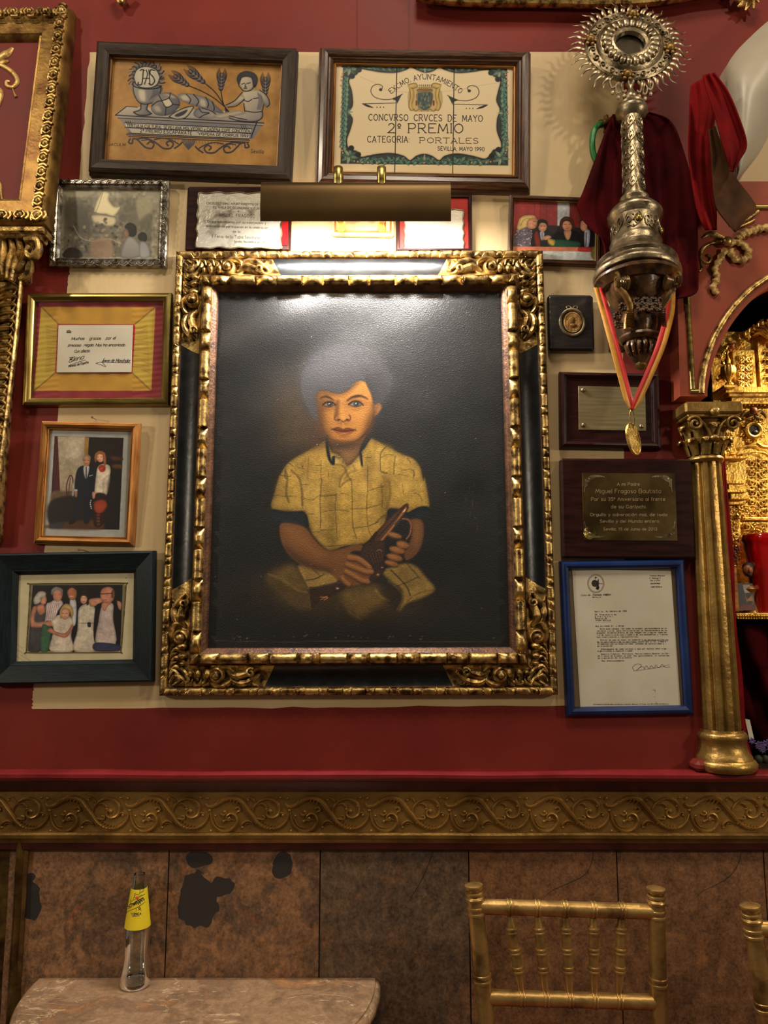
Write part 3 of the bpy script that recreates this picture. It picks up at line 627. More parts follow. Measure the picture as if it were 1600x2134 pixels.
# ---- 1: painted tile picture of chalice and child, hung crooked
q = [(205, 81), (620, 96), (605, 374), (173, 357)]
r, w, h = hang('tile_picture', 'crooked dark wood frame around a blue and ochre tile picture of chalice, bread and wheat', 'picture', q, -.055, -.03, depth=.03)
rails(r, w, h, [(0, 0), (0, .014), (.003, .016), (.003, .026), (.010, .031), (.020, .030), (.026, .027), (.032, .026), (.0335, .022), (.0345, .016), (.0345, 0)], WOOD_D)
rails(r, w, h, [(.033, .004), (.033, .0185), (.0365, .0175), (.0375, .012), (.0375, .004)], mat('gilt_wood_fillet', (150, 104, 52), .4, .4, (90, 56, 24), 20, .1, 90, (1, 8, 8)), name='inner_fillet')
C2 = lambda p: T(p, 3.3333, 160, 60)
def paint1(p):
    ink = (18, 17, 30); mid = (60, 60, 72); lt = (178, 168, 150); X, Y = p.X, p.Y
    n = vnoise(X, Y, 26, 1)-.5; p.c += n[:, None]*np.array([26, 24, 14]); n = vnoise(X, Y, 7, 2)-.5; p.c += n[:, None]*np.array([14, 12, 8])
    def f(pts, c, s=1, a=1, **k): p.fill(C2(pts), c, s, a, **k)
    def l(pts, c=ink, w=1.0, a=1, s=.5, **k): p.line(C2(pts), c, w*1.15, s, a, **k)
    # sun of wheat round the host
    for i in range(70):
        t = i/70*2*math.pi
        if 1.15 < t < 2.0: continue
        r0, r1 = 84, 118+14*math.sin(i*2.7); cx, cy = 485, 338; t2 = t+.12
        l([(cx+r0*math.cos(t), cy+r0*math.sin(t)), (cx+(r0+r1)/2*math.cos(t2), cy+(r0+r1)/2*math.sin(t2)), (cx+r1*math.cos(t), cy+r1*math.sin(t))], [ink, (66, 66, 78), (110, 106, 104)][i % 3], 2.3, .9)
    # stand of the chalice, box altar
    f([(270, 600), (345, 540), (1130, 575), (1290, 655), (1298, 665), (700, 640)], lt, 1, smooth=False, col2=(140, 134, 128)); l([(268, 600), (345, 540)], w=1.6, smooth=False); l([(345, 540), (420, 545)], w=1.2, smooth=False)
    f([(268, 600), (1298, 655), (1290, 672), (300, 622)], (150, 144, 136), .8, smooth=False); l([(268, 600), (1298, 655)], w=1.8, smooth=False); l([(285, 620), (1290, 672)], w=1.2, smooth=False)
    f([(295, 625), (1285, 675), (1225, 765), (1190, 770), (370, 730), (340, 690)], (132, 128, 126), .8, smooth=False, col2=(108, 106, 112))
    f([(335, 652), (1215, 695), (1200, 728), (340, 684)], (186, 176, 156), .8, smooth=False); f([(360, 692), (1205, 732), (1195, 762), (385, 724)], (176, 167, 150), .8, smooth=False)
    for a, b in [((335, 652), (1215, 695)), ((335, 684), (1210, 727)), ((355, 725), (1195, 765)), ((345, 735), (1200, 775)), ((360, 748), (1195, 788))]: l([a, b], w=1.5, smooth=False)
    for i in range(40):
        x = 345+i*21; l([(x, 726+i*2.1), (x+4, 744+i*2.1)], mid, .8, .8)
    for x in (350, 365, 380, 1150, 1165, 1180): l([(x-10, 625+x*.04), (x, 650+x*.04)], ink, 1.2, .7)
    # scrolls below
    for sx, cx in ((1, 360), (-1, 1195)):
        b = 0 if sx > 0 else 30
        def S_(pts, w=2.2): l([(cx+sx*x, y+b*(1-0*x)) for x, y in pts], (52, 50, 62), w, .95)
        S_([(10, 765), (0, 790), (25, 795), (30, 765), (60, 770), (90, 800), (120, 825), (160, 830), (175, 800), (150, 785), (130, 800)], 3); S_([(60, 765), (110, 760), (160, 775), (200, 800), (240, 830), (290, 830), (310, 800), (285, 780), (262, 795), (275, 812)], 3)
        S_([(180, 770), (240, 760), (300, 775), (345, 800)], 2.4); S_([(90, 775), (140, 772), (170, 790)], 2); S_([(320, 830), (350, 810), (370, 790)], 3)
    for i in range(7): l([(775, 835), (745+i*11, 800-8*math.cos((i-3)*.5)), (735+i*14, 770)], (70, 68, 80), 2.4, .9)
    # chalice
    f([(385, 385), (585, 400), (575, 460), (540, 505), (480, 522), (425, 505), (395, 450)], (150, 144, 134), 1, smooth=True, col2=(96, 94, 100), axis=(1, 0)); f([(430, 430), (470, 430), (475, 500), (440, 490)], (206, 194, 168), 4, .8)
    f([(445, 515), (495, 520), (485, 560), (520, 590), (490, 602), (420, 600), (390, 580), (440, 560)], (150, 144, 134), 1, col2=(100, 98, 104), axis=(1, 0)); l([(395, 578), (425, 598), (480, 602), (520, 590)], w=1.8); l([(385, 385), (410, 405), (485, 418), (560, 412), (588, 398)], w=2); l([(390, 400), (400, 460), (430, 510), (480, 525), (540, 505), (575, 460), (585, 405)], w=1.5); l([(445, 520), (440, 560), (395, 578)], w=1.5); l([(495, 522), (488, 560), (520, 590)], w=1.8)
    for i in range(9): l([(530+i*5, 420+i*2), (525+i*5, 455), (500+i*6, 500-i*5)], (60, 60, 76), .8, .6)
    p.ell(*C2([(485, 337)])[0], 90/3.33, 74/3.33, (176, 168, 152), 1); p.ell(*C2([(470, 330)])[0], 60/3.33, 50/3.33, (196, 186, 164), 6, .7); l([(395, 337), (420, 280), (485, 263), (550, 285), (578, 337)], w=1.4); l([(578, 337), (550, 395), (485, 411), (420, 395), (395, 337)], w=1.4)
    # the monogram on the host
    l([(440, 290), (455, 283), (470, 290)], w=1.8); l([(462, 285), (458, 340), (450, 385), (425, 388), (428, 372)], w=2); l([(470, 385), (490, 320), (482, 285)], w=1.8); l([(460, 345), (505, 345)], w=1.6); l([(500, 285), (505, 340), (508, 390)], w=1.8); l([(540, 290), (515, 285), (508, 310), (530, 335), (540, 365), (520, 390), (500, 380)], w=2)
    # breads
    f([(520, 530), (535, 480), (580, 450), (640, 442), (690, 465), (718, 510), (705, 550), (660, 590), (600, 605), (545, 595), (515, 560)], (136, 130, 124), 1, col2=(84, 82, 92), axis=(1, 1)); f([(590, 500), (640, 480), (665, 525), (620, 545)], (196, 184, 158), 2); f([(600, 455), (650, 455), (690, 480), (655, 480)], (180, 170, 150), 2, .9); f([(530, 540), (570, 530), (590, 575), (550, 580)], (170, 160, 145), 2, .8)
    for s_ in [[(520, 535), (560, 505), (590, 500), (640, 480), (650, 445)], [(590, 500), (620, 545), (665, 525), (640, 480)], [(620, 545), (615, 600)], [(665, 525), (712, 530)], [(570, 460), (590, 500)]]: l(s_, w=1.6)
    f([(700, 480), (715, 450), (790, 450), (880, 470), (930, 495), (980, 545), (1025, 590), (960, 580), (880, 560), (830, 540), (760, 515)], (140, 134, 128), 1, col2=(96, 94, 102), axis=(.3, 1)); 
    for s_ in [[(760, 455), (790, 490), (780, 520)], [(810, 455), (845, 500), (830, 535)], [(895, 475), (915, 520), (900, 565)], [(940, 505), (955, 550), (945, 580)]]: l(s_, w=1.6)
    f([(725, 470), (760, 462), (780, 495), (740, 495)], (190, 178, 154), 3, .8); f([(860, 490), (890, 500), (895, 540), (860, 530)], (186, 175, 152), 3, .8)
    f([(640, 610), (690, 575), (760, 545), (810, 540), (790, 580), (750, 620), (690, 628)], (176, 166, 148), 1); f([(680, 600), (730, 575), (770, 562), (745, 595), (700, 612)], (62, 58, 70), 1.5); l([(640, 610), (690, 575), (760, 545), (810, 540), (790, 580), (750, 620), (690, 628), (640, 610)], w=1.4)
    f([(810, 590), (830, 555), (880, 545), (930, 560), (980, 600), (960, 620), (880, 625), (830, 615)], (112, 108, 114), 1, col2=(160, 152, 140), axis=(1, .2)); l([(850, 555), (870, 580), (920, 585), (880, 600), (850, 620)], w=1.5); l([(870, 550), (930, 570), (975, 600)], w=1.4)
    # wheat ears
    for (bx, by), (tx, ty), s in [((775, 395), (640, 300), 1), ((885, 375), (740, 255), 1), ((1000, 425), (1010, 270), 1), ((1310, 455), (1310, 300), 1)]:
        d = np.array([tx-bx, ty-by], float); L_ = np.hypot(*d); d /= L_; nn = np.array([-d[1], d[0]])
        for i in range(14):
            t = i/13; c = np.array([bx, by])+d*L_*t*.62
            for sg in (-1, 1):
                a = c+nn*sg*6; b = c+d*20+nn*sg*(19*math.sin(math.pi*(.15+.8*t))+3); l([a, (a+b)/2+nn*sg*3, b], [ink, (60, 60, 74), (104, 100, 102)][i % 3], 2.6, .95)
                l([b, b+d*(46-10*t)+nn*sg*(14)], ink, .7, .85)
    for s_ in [[(775, 395), (860, 430), (950, 480), (1025, 540)], [(885, 375), (960, 440), (1020, 530), (1060, 600)], [(1000, 425), (1010, 490), (1030, 545), (1080, 600)], [(1310, 455), (1290, 560), (1250, 650), (1210, 755)], [(1030, 545), (1040, 590), (1060, 620)]]: l(s_, ink, 1.8)
    # child
    sk = (190, 176, 150); sh = (104, 100, 104)
    f([(1150, 440), (1200, 425), (1270, 425), (1295, 470), (1290, 560), (1285, 620), (1230, 645), (1120, 635), (1060, 620), (1060, 600), (1140, 590), (1165, 570), (1150, 500)], sk, 1, col2=(128, 122, 120), axis=(.5, .5)); f([(1035, 530), (1090, 500), (1140, 460), (1165, 490), (1100, 530), (1050, 545)], sk, 1, col2=(140, 132, 126)); f([(1275, 430), (1320, 470), (1340, 520), (1320, 545), (1290, 510)], sk, 1, col2=sh); f([(950, 600), (1040, 580), (1130, 565), (1150, 590), (1050, 615), (990, 625)], (168, 156, 138), 1)
    f([(1125, 350), (1150, 310), (1210, 310), (1250, 345), (1240, 390), (1200, 430), (1160, 430), (1135, 400)], sk, 1, col2=(150, 140, 130), axis=(1, .3)); f([(1110, 350), (1130, 310), (1180, 293), (1235, 310), (1258, 350), (1245, 400), (1225, 405), (1215, 350), (1190, 335), (1150, 340), (1135, 370), (1125, 395)], (56, 54, 62), 1.2)
    for s_ in [[(1145, 385), (1165, 378)], [(1180, 380), (1205, 375)], [(1160, 412), (1180, 414)], [(1172, 385), (1168, 402), (1178, 404)], [(1155, 495), (1190, 505), (1215, 490)], [(1225, 485), (1260, 480)], [(1165, 570), (1230, 580), (1285, 575)], [(1060, 605), (1120, 620), (1180, 632)], [(1160, 520), (1165, 570)]]: l(s_, ink, 1.5)
    for s_ in [[(1150, 440), (1095, 500), (1035, 530)], [(1165, 490), (1110, 535), (1050, 545)], [(1270, 425), (1320, 465), (1340, 520), (1320, 545)], [(1060, 620), (1120, 638), (1230, 645), (1285, 620), (1290, 560)], [(1125, 395), (1160, 432), (1205, 428), (1240, 392)]]: l(s_, ink, 1.5)
    for i in range(10): l([(1255+3*i, 440+3*i), (1262+3*i, 500), (1250+3*i, 560)], (72, 70, 84), .9, .5)
    for bx, by, rx in [(900, 655, 300), (480, 610, 90)]: p.glow(*C2([(bx, by)])[0], rx/3.33, 8, (70, 68, 80), .25)
bx = locbox(r, [(240, 122), (570, 132), (558, 325), (220, 310)], .012); bx = (-w/2+.036, -h/2+.036, w/2-.036, h/2-.036)
colour_grid(r, 'painted_tile', bx, .0125, .00092, paint1, (162, 120, 66), GLAZE, .92)
slab(r, 'backing', (-w/2+.01, -h/2+.01, w/2-.01, h/2-.01), .002, .0118, WOOD_D)
m = MB(); lz = .0129
LT(lz, 'TERTULIA CULTURAL SEVILLANA MOLVIEDRO y CADENA COPE CONCEDEN', C2([(348, 680), (1200, 722)]), 6.0, .85, shear=.05); LT(lz, '2º PREMIO ESCAPARATE', C2([(440, 718), (800, 736)]), 7.2, .9); LT(lz, '"VISPERA DE CORPUS 1999"', C2([(835, 736), (1200, 754)]), 5.4, .85)
LT(lz, 'JACULM', C2([(220, 812), (335, 815)]), 6, .6, shear=.2); LT(lz, 'Sevilla', C2([(1205, 862), (1295, 866)]), 8, .8, shear=.2)
letters(r, INK); nail(r, 497, 385, 0)
# ---- 2: three-tile prize plaque
q = [(663, 91), (1107, 98), (1110, 395), (655, 385)]
r, w, h = hang('tile_picture', 'walnut frame around three cream tiles lettered CONCVRSO CRVCES DE MAYO', 'picture', q, -.052, -.032, depth=.032)
rails(r, w, h, [(0, 0), (0, .012), (.004, .014), (.004, .022), (.008, .028), (.016, .031), (.022, .030), (.025, .025), (.028, .0245), (.031, .027), (.034, .024), (.0365, .017), (.0365, 0)], WOOD_W)
rails(r, w, h, [(.036, .004), (.036, .0195), (.039, .0205), (.041, .018), (.0415, .012), (.0415, .004)], GOLD_OR, name='gilt_slip')
C3 = lambda p: T(p, 3.2, 640, 60)
def leafpath(p, pts, c, w): p.line(pts, c, w, .6)
def paint2(p):
    X, Y = p.X, p.Y; p.c += (vnoise(X, Y, 30, 4)-.5)[:, None]*np.array([16, 16, 14])
    blk = (26, 26, 26); tl = (44, 82, 74); lt = (150, 178, 150); ol = (118, 120, 66)
    def l(pts, c=blk, w=1.2, a=1, **k): p.line(C3(pts), c, w, .5, a, **k)
    def f(pts, c, s=.8, a=1, **k): p.fill(C3(pts), c, s, a, **k)
    inner = [(350, 262), (420, 275), (500, 288), (590, 290), (660, 270), (690, 252), (740, 275), (790, 290), (840, 278), (880, 252), (920, 272), (1000, 292), (1100, 285), (1180, 272), (1215, 275), (1240, 310), (1290, 345), (1275, 420), (1265, 480), (1288, 540), (1270, 600), (1268, 680), (1295, 760), (1290, 800), (1245, 810), (1215, 850), (1180, 870), (1100, 850), (1000, 835), (920, 850), (880, 880), (830, 850), (780, 838), (730, 850), (685, 880), (640, 850), (560, 832), (470, 838), (400, 852), (355, 855), (330, 820), (275, 800), (262, 740), (285, 670), (300, 600), (270, 560), (300, 510), (295, 420), (275, 350), (300, 315), (330, 300)]
    f([(240, 220), (1332, 240), (1340, 912), (222, 900)], (40, 48, 44), .8, smooth=False)
    # leafy border, ring by ring
    rg = np.random.default_rng(5)
    def leaf(x, y, a, s, c=tl):
        d = np.array([math.cos(a), math.sin(a)]); n = np.array([-d[1], d[0]]); o = np.array([x, y])
        f([o-d*s, o-d*s*.2+n*s*.6, o+d*s*.3+n*s*.45, o+d*s, o+d*s*.3-n*s*.45, o-d*s*.2-n*s*.6], c, .8); l([o-d*s*.8, o+d*s*.8], lt, .7, .9)
        l([o-d*s*.2+n*s*.3, o+d*s*.4+n*s*.3], lt, .6, .7); l([o-d*s*.2-n*s*.3, o+d*s*.4-n*s*.3], lt, .6, .7)
    for i in range(64):
        t = i/63
        leaf(360+(1200-360)*t, 248+18*math.sin(i*1.9)+10*t, (i % 3)*.9-.9, 22, [tl, (64, 98, 84), (34, 62, 58)][i % 3]); leaf(360+(1200-360)*t, 878+14*math.sin(i*1.7)+6*t, (i % 3)*.9-.9, 22, [tl, (64, 98, 84), (34, 62, 58)][(i+1) % 3])
    for i in range(44):
        t = i/43
        leaf(258-18*t+14*math.sin(i*2.1), 330+470*t, 1.57+(i % 3)*.7-.7, 20, [tl, (84, 122, 104), (50, 86, 80)][i % 3]); leaf(1308+12*t+12*math.sin(i*2.3), 340+470*t, 1.57+(i % 3)*.7-.7, 20, [tl, (84, 122, 104), (50, 86, 80)][i % 3])
    for i in range(60):
        t = i/60*2*math.pi; x = 780+555*math.copysign(abs(math.cos(t))**.25, math.cos(t)); y = 566+328*math.copysign(abs(math.sin(t))**.25, math.sin(t)); p.ell(*C3([(x, y)])[0], 2.2, 2.2, (126, 84, 58), .6); p.ell(*C3([(x, y)])[0], 1.2, 1.2, (190, 150, 110), .5)
    f(inner, (202, 182, 146), .8); l(inner+[inner[0]], blk, 2.6)
    for cx, cy, sx, sy in [(285, 262, 1, 1), (1285, 282, -1, 1), (280, 850, 1, -1), (1290, 860, -1, -1)]:
        for a in range(8):
            t = a/8*2*math.pi+.2; f([(cx, cy), (cx+30*math.cos(t-.3), cy+30*math.sin(t-.3)), (cx+60*math.cos(t), cy+52*math.sin(t)), (cx+30*math.cos(t+.3), cy+30*math.sin(t+.3))], [(120, 150, 124), (70, 110, 98), (176, 190, 156)][a % 3]); l([(cx, cy), (cx+52*math.cos(t), cy+46*math.sin(t))], (30, 40, 38), .7)
        p.ell(*C3([(cx+60*sx, cy+12*sy)])[0], 6, 5.6, (24, 26, 30), .7); p.ell(*C3([(cx+14*sx, cy+55*sy)])[0], 6, 5.6, (24, 26, 30), .7)
    for cx, cy, dx, dy in [(785, 245, 0, 1), (782, 885, 0, -1), (262, 555, 1, 0), (1312, 562, -1, 0)]:
        for s in (-2, -1, 0, 1, 2):
            t = math.atan2(dy, dx)+s*.62; f([(cx, cy), (cx+24*math.cos(t-.25), cy+24*math.sin(t-.25)), (cx+(48-7*abs(s))*math.cos(t), cy+(48-7*abs(s))*math.sin(t)), (cx+24*math.cos(t+.25), cy+24*math.sin(t+.25))], [(190, 204, 172), (96, 134, 116), (60, 100, 92)][abs(s)]); l([(cx, cy), (cx+36*math.cos(t), cy+36*math.sin(t))], (30, 44, 40), .7)
    # flourishes
    for sx, cx in ((1, 0), (-1, 1570)):
        g = lambda pts: [(cx+sx*x, y+(8 if sx < 0 else 0)) for x, y in pts]
        l(g([(480, 405), (498, 398), (500, 382), (470, 370), (435, 385), (425, 420), (450, 455), (510, 472), (580, 465), (635, 435)]), w=1.5); p.ell(*C3(g([(490, 406)]))[0], 3.4, 3.2, blk, .6); f(g([(560, 468), (632, 436), (600, 500), (596, 480)]), blk, .6, smooth=False)
        l(g([(368, 500), (595, 495)]), w=1.3, smooth=False); f(g([(368, 500), (400, 505), (440, 525), (400, 520)]), blk, .6); l(g([(368, 500), (400, 518), (440, 526)]), w=1.1)
        for x in (465, 487, 509): p.ell(*C3(g([(x, 523)]))[0], 1.3, 1.3, blk, .5)
    l([(350, 318), (450, 362), (540, 412), (760, 424), (980, 412), (1120, 385), (1290, 355)], (150, 134, 108), .7, .8)
    # coat of arms
    f([(690, 400), (880, 400), (890, 530), (780, 552), (685, 530)], (150, 124, 60), 1.5, .55)
    for sx, cx in ((1, 0), (-1, 1565)):
        g = lambda pts: [(cx+sx*x, y) for x, y in pts]
        f(g([(672, 372), (720, 362), (735, 385), (705, 395), (712, 430), (700, 500), (712, 540), (690, 545), (675, 520), (682, 450), (678, 400)]), (190, 158, 78), 1); l(g([(672, 372), (720, 362), (735, 385), (700, 398), (690, 390)]), (70, 52, 24), 1.1); l(g([(682, 400), (690, 450), (676, 500), (690, 545), (715, 535)]), (84, 62, 28), 1.1); l(g([(705, 398), (712, 450), (700, 500)]), (96, 72, 32), 1); l(g([(705, 540), (725, 550), (745, 535), (765, 548)]), (96, 74, 30), 1.4)
    f([(735, 425), (832, 425), (832, 500), (815, 530), (783, 545), (750, 528), (735, 500)], (52, 70, 72), 1); l([(735, 425), (832, 425), (832, 500), (815, 530), (783, 545), (750, 528), (735, 500), (735, 425)], (150, 112, 50), 1.5)
    for i in range(26): x, y = rg.uniform(742, 825), rg.uniform(432, 525); p.ell(*C3([(x, y)])[0], 1.8, 2.6, [(86, 100, 88), (120, 106, 62), (30, 44, 50)][i % 3], .6)
    for i in range(7): f([(742+i*13, 412), (748+i*13, 378-6*math.cos((i-3)*.6)), (754+i*13, 412)], (172, 136, 58), .8); p.ell(*C3([(748+i*13, 376)])[0], 1.4, 1.4, (90, 66, 26), .5)
    f([(738, 402), (830, 402), (826, 422), (742, 422)], (140, 104, 46), .8); l([(738, 404), (785, 412), (830, 404)], (60, 44, 20), 1)
    f([(838, 480), (848, 480), (848, 510), (838, 510)], (120, 50, 40), .6); f([(724, 480), (733, 480), (733, 510), (724, 510)], (120, 50, 40), .6)
tb = (-w/2+.0405, -h/2+.0405, w/2-.0405, h/2-.0405); xe = [tb[0], loc(r, 825, 230, .015)[0], loc(r, 945, 230, .015)[0], tb[2]]
for a, b in zip(xe[:-1], xe[1:]): colour_grid(r, 'painted_tile', (a+.0011, tb[1], b-.0011, tb[3]), .0150, .0009, paint2, (196, 176, 140), GLAZE, 1.05)
slab(r, 'backing', (-w/2+.01, -h/2+.01, w/2-.01, h/2-.01), .002, .0138, INK)
m = MB(); z = .0154
LT(z, 'EXCMO. AYUNTAMIENTO', C3([(560, 432), (620, 390), (690, 352), (785, 335), (880, 350), (955, 388), (1020, 432)]), 10.5, 1.1, serif=.5)
LT(z, 'CONCVRSO  CRVCES  DE  MAYO', C3([(410, 610), (1168, 618)]), 13, 1.4, serif=.5); LT(z, '2º PREMIO', C3([(540, 692), (1038, 694)]), 19, 1.9, serif=.6)
LT(z, 'CATEGORIA:', C3([(402, 756), (682, 757)]), 13, 1.4, serif=.5); LT(z, 'PORTALES', C3([(752, 760), (1140, 764)]), 11, 1.1, serif=.6); LT(z, 'SEVILLA, MAYO 1990', C3([(870, 810), (1180, 815)]), 8, 1.0, serif=.4); LT(z, 'Vruell', C3([(395, 855), (440, 848)]), 3.6, .7, shear=.2)
letters(r, INK)
# ---- 3: silver frame with a black-and-white photograph
q = [(107, 371), (350, 373), (345, 555), (100, 552)]
r, w, h = hang('photo_frame', 'embossed silver frame with a black and white crowd photograph', 'photo frame', q, -.03, -.018, depth=.018)
rails(r, w, h, [(0, 0), (0, .012), (.003, .015), (.010, .016), (.0135, .013), (.016, .0145), (.018, .0135), (.0215, .008), (.0215, 0)], SILVER_P)
m = MB()
for x, y, a, L in RPOS(w, h):
    n = int(round(L/.0205)); A = Matrix.Translation((x, y, 0))@Matrix.Rotation(math.radians(a), 4, 'Z'); An = np.array(A)
    for i in range(n):
        s0 = .008+(L-.016)*(i+.5)/n; hw = (L-.016)/n/2
        for k, (rr, zz) in enumerate([(1.0, .0155), (.62, .0165)]):
            t = np.linspace(0, math.pi, 11); p = np.c_[s0+hw*rr*np.cos(t), .0118-.0095*rr*np.sin(t), np.full(11, zz)]; m.sweep(p@An[:3, :3].T+An[:3, 3], .0011, .0016, up=(0, 0, 1), seg=6)
        m.blob((np.array([s0+hw, .0065, .0155, 1])@An.T)[:3], (.0022, .0022, .0016), 6, 4)
m.build('scalloped_trim', SILVER_P, r)
C1 = lambda p: T(p, 3.81, 0, 340)
def paint3(p):
    X, Y = p.X, p.Y; f = lambda pts, c, s=2, a=1, **k: p.fill(C1(pts), c, s, a, **k)
    p.glow(*C1([(1150, 300)])[0], 40, 30, (150, 146, 130), .8); p.glow(*C1([(560, 700)])[0], 40, 30, (70, 66, 60), .8)
    f([(470, 180), (1270, 190), (1250, 745), (430, 745)], (132, 128, 118), 2, .6, smooth=False); f([(520, 270), (1215, 280), (1200, 745), (500, 745)], (120, 116, 106), 2, .9, smooth=False, col2=(96, 92, 86))
    n = vnoise(X, Y, 5, 8); n2 = vnoise(X, Y, 13, 9); p.c *= (1+.55*(n-.5)*(n2*1.2))[:, None]
    f([(500, 330), (640, 300), (720, 420), (700, 560), (560, 560), (510, 480)], (72, 70, 64), 12, .7); f([(960, 330), (1070, 300), (1100, 460), (1000, 470)], (98, 95, 84), 10, .6)
    f([(490, 200), (720, 190), (750, 230), (680, 265), (540, 262)], (166, 162, 144), 3, .8); f([(1090, 290), (1205, 290), (1200, 400), (1120, 460), (1090, 400)], (158, 152, 132), 4, .7); f([(1110, 460), (1200, 400), (1200, 560), (1150, 540)], (96, 94, 84), 4, .7)
    # tall pale lampshade-like shape painted amid the crowd
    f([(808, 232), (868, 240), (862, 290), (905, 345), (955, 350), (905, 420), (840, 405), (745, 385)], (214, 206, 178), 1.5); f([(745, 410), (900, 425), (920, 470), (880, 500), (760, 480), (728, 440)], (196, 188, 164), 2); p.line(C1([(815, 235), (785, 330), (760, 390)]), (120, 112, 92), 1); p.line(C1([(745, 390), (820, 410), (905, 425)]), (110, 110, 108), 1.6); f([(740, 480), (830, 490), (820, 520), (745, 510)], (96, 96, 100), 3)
    rg = np.random.default_rng(3)
    for i in range(70): x, y = rg.uniform(520, 960), rg.uniform(440, 740); p.ell(*C1([(x, y)])[0], rg.uniform(1.5, 4.5), rg.uniform(1.5, 4), [(58, 54, 50), (150, 142, 124), (108, 98, 88), (84, 78, 72)][i % 4], 1.2, .8)
    p.line(C1([(585, 500), (640, 590), (740, 620), (860, 600), (960, 640)]), (176, 168, 150), 1.6, .8, .8)
    f([(730, 620), (860, 600), (900, 680), (880, 745), (730, 745)], (146, 122, 106), 5, .8)
    # people in the foreground
    f([(990, 500), (1030, 472), (1075, 495), (1085, 550), (1060, 585), (1020, 575), (1005, 535)], (44, 42, 42), 1.2); f([(975, 545), (1005, 520), (1025, 570), (1000, 600), (985, 580)], (132, 106, 92), 1.2); f([(990, 620), (1030, 585), (1080, 610), (1120, 680), (1100, 745), (960, 745)], (150, 148, 152), 2, col2=(118, 116, 120)); f([(1095, 575), (1125, 548), (1160, 560), (1168, 600), (1150, 625), (1105, 610)], (48, 46, 46), 1.2); f([(1110, 630), (1160, 630), (1190, 690), (1185, 745), (1110, 745)], (138, 140, 148), 2); f([(505, 745), (520, 690), (570, 670), (630, 690), (650, 745)], (52, 50, 50), 2)
    p.c *= np.array([1.0, .98, .92])
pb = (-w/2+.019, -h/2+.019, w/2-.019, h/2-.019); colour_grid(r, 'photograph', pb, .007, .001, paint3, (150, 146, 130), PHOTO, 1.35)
slab(r, 'backing', (-w/2+.008, -h/2+.008, w/2-.008, h/2-.008), .001, .0065, WOOD_D); slab(r, 'glass_pane', pb, .0082, .0092, GLASS, 0)
# ---- 4: dark plaque with an embossed silver sheet
q = [(388, 385), (606, 386), (606, 521), (385, 521)]
r, w, h = hang('award_plaque', 'dark wood plaque with scalloped engraved silver sheet, left of the brass lamp', 'plaque', q, -.02, -.02, depth=.02)
slab(r, 'board', (-w/2, -h/2, w/2, h/2), 0, .016, WOOD_R, .004)
slab(r, 'velvet_pad', (loc(r, 560, 450, .018)[0], -h/2+.012, w/2-.006, h/2-.008), .0158, .0185, VELVET_R, .001)
def sheet(root, box, z, amp, mt, name='silver_sheet', seed=1, paint=None, base=(176, 170, 156), gain=1.2, st=.0012):
    x0, y0, x1, y1 = box; rg = np.random.default_rng(seed); L = []
    for (a, b), (c, d) in [((x0, y0), (x1, y0)), ((x1, y0), (x1, y1)), ((x1, y1), (x0, y1)), ((x0, y1), (x0, y0))]:
        n = 12
        for i in range(n): t = i/n; k = amp*math.sin(i*2.1+seed)*(.6+.4*rg.random()); L.append((a+(c-a)*t+(k if a == c else 0), b+(d-b)*t+(k if b == d else 0)))
    e = spline(L, 120, True); m = MB(); m.prism(e, z, z+.0012); o = m.build(name, mt, root); m = MB(); m.sweep(np.c_[e*.985+np.array([(x0+x1)/2, (y0+y1)/2])*.015, np.full(len(e), z+.0014)], .0018, .0012, up=(0, 0, 1), seg=6, closed=True); m.build('embossed_border', SILVER, root); return o
SHEET = mat('etched_silver_sheet', (196, 190, 176), .34, .55, (96, 88, 78), 22, .35, 90, lo=.3, hi=.46)
x0, _, _ = loc(r, 411, 450, .018); x1, _, _ = loc(r, 588, 450, .018); y1 = loc(r, 480, 402, .018)[1]
sheet(r, (x0, -h/2+.004, x1, y1), .0186, .0022, SHEET); C5 = lambda p: T(p, 1.7778, 360, 360); m = MB(); z = .0202
for s, a, b, cp in [('EXCELENTISIMO AYUNTAMIENTO DE SEVILLA', (125, 116), (365, 122), 4.2), ('EL AREA DE ECONOMIA Y TURISMO', (150, 131), (350, 137), 4.2), ('A', (240, 146), (246, 146), 3.2), ('MIGUEL FRAGOSO', (172, 162), (305, 166), 6.2), ('En agradecimiento por su inestimable y', (128, 184), (345, 190), 4.4), ('desinteresada participación en la celebración', (122, 200), (352, 208), 4.4), ('de la', (222, 221), (250, 222), 4.4), ('II Feria de la Tapa Sevillana', (145, 240), (322, 246), 6), ('Sevilla, Noviembre de 1987', (228, 258), (345, 261), 4)]:
    LT(z, s, C5([a, b]), cp, .5, serif=.3)
letters(r, INK)
# ---- 5, 6: plaques half hidden by the lamp
q = [(690, 442), (822, 443), (821, 491), (692, 487)]
r, w, h = hang('award_plaque', 'small cream stone plaque half hidden behind the brass picture lamp', 'plaque', q, -.016, -.016, depth=.016)
slab(r, 'board', (-w/2, -h/2, w/2, h/2), 0, .014, mat('cream_marble', (196, 168, 118), .5, 0, (150, 116, 72), 30, .3, 60), .004); rails(r, w, h, [(.006, .0135), (.006, .016), (.010, .016), (.010, .0135)], GOLD_OR, name='gilt_line')
q = [(826, 400), (985, 402), (984, 521), (824, 521)]
r, w, h = hang('award_plaque', 'red velvet plaque with wavy silver sheet, right of the brass lamp', 'plaque', q, -.022, -.022, depth=.022)
slab(r, 'velvet_pad', (-w/2+.006, -h/2+.006, w/2-.006, h/2-.006), 0, .013, mat('red_felt', (156, 28, 18), .8, 0, (130, 20, 14), 30, .1, 200), .003); rails(r, w, h, [(0, 0), (0, .013), (.003, .017), (.007, .017), (.009, .013), (.009, 0)], WOOD_R)
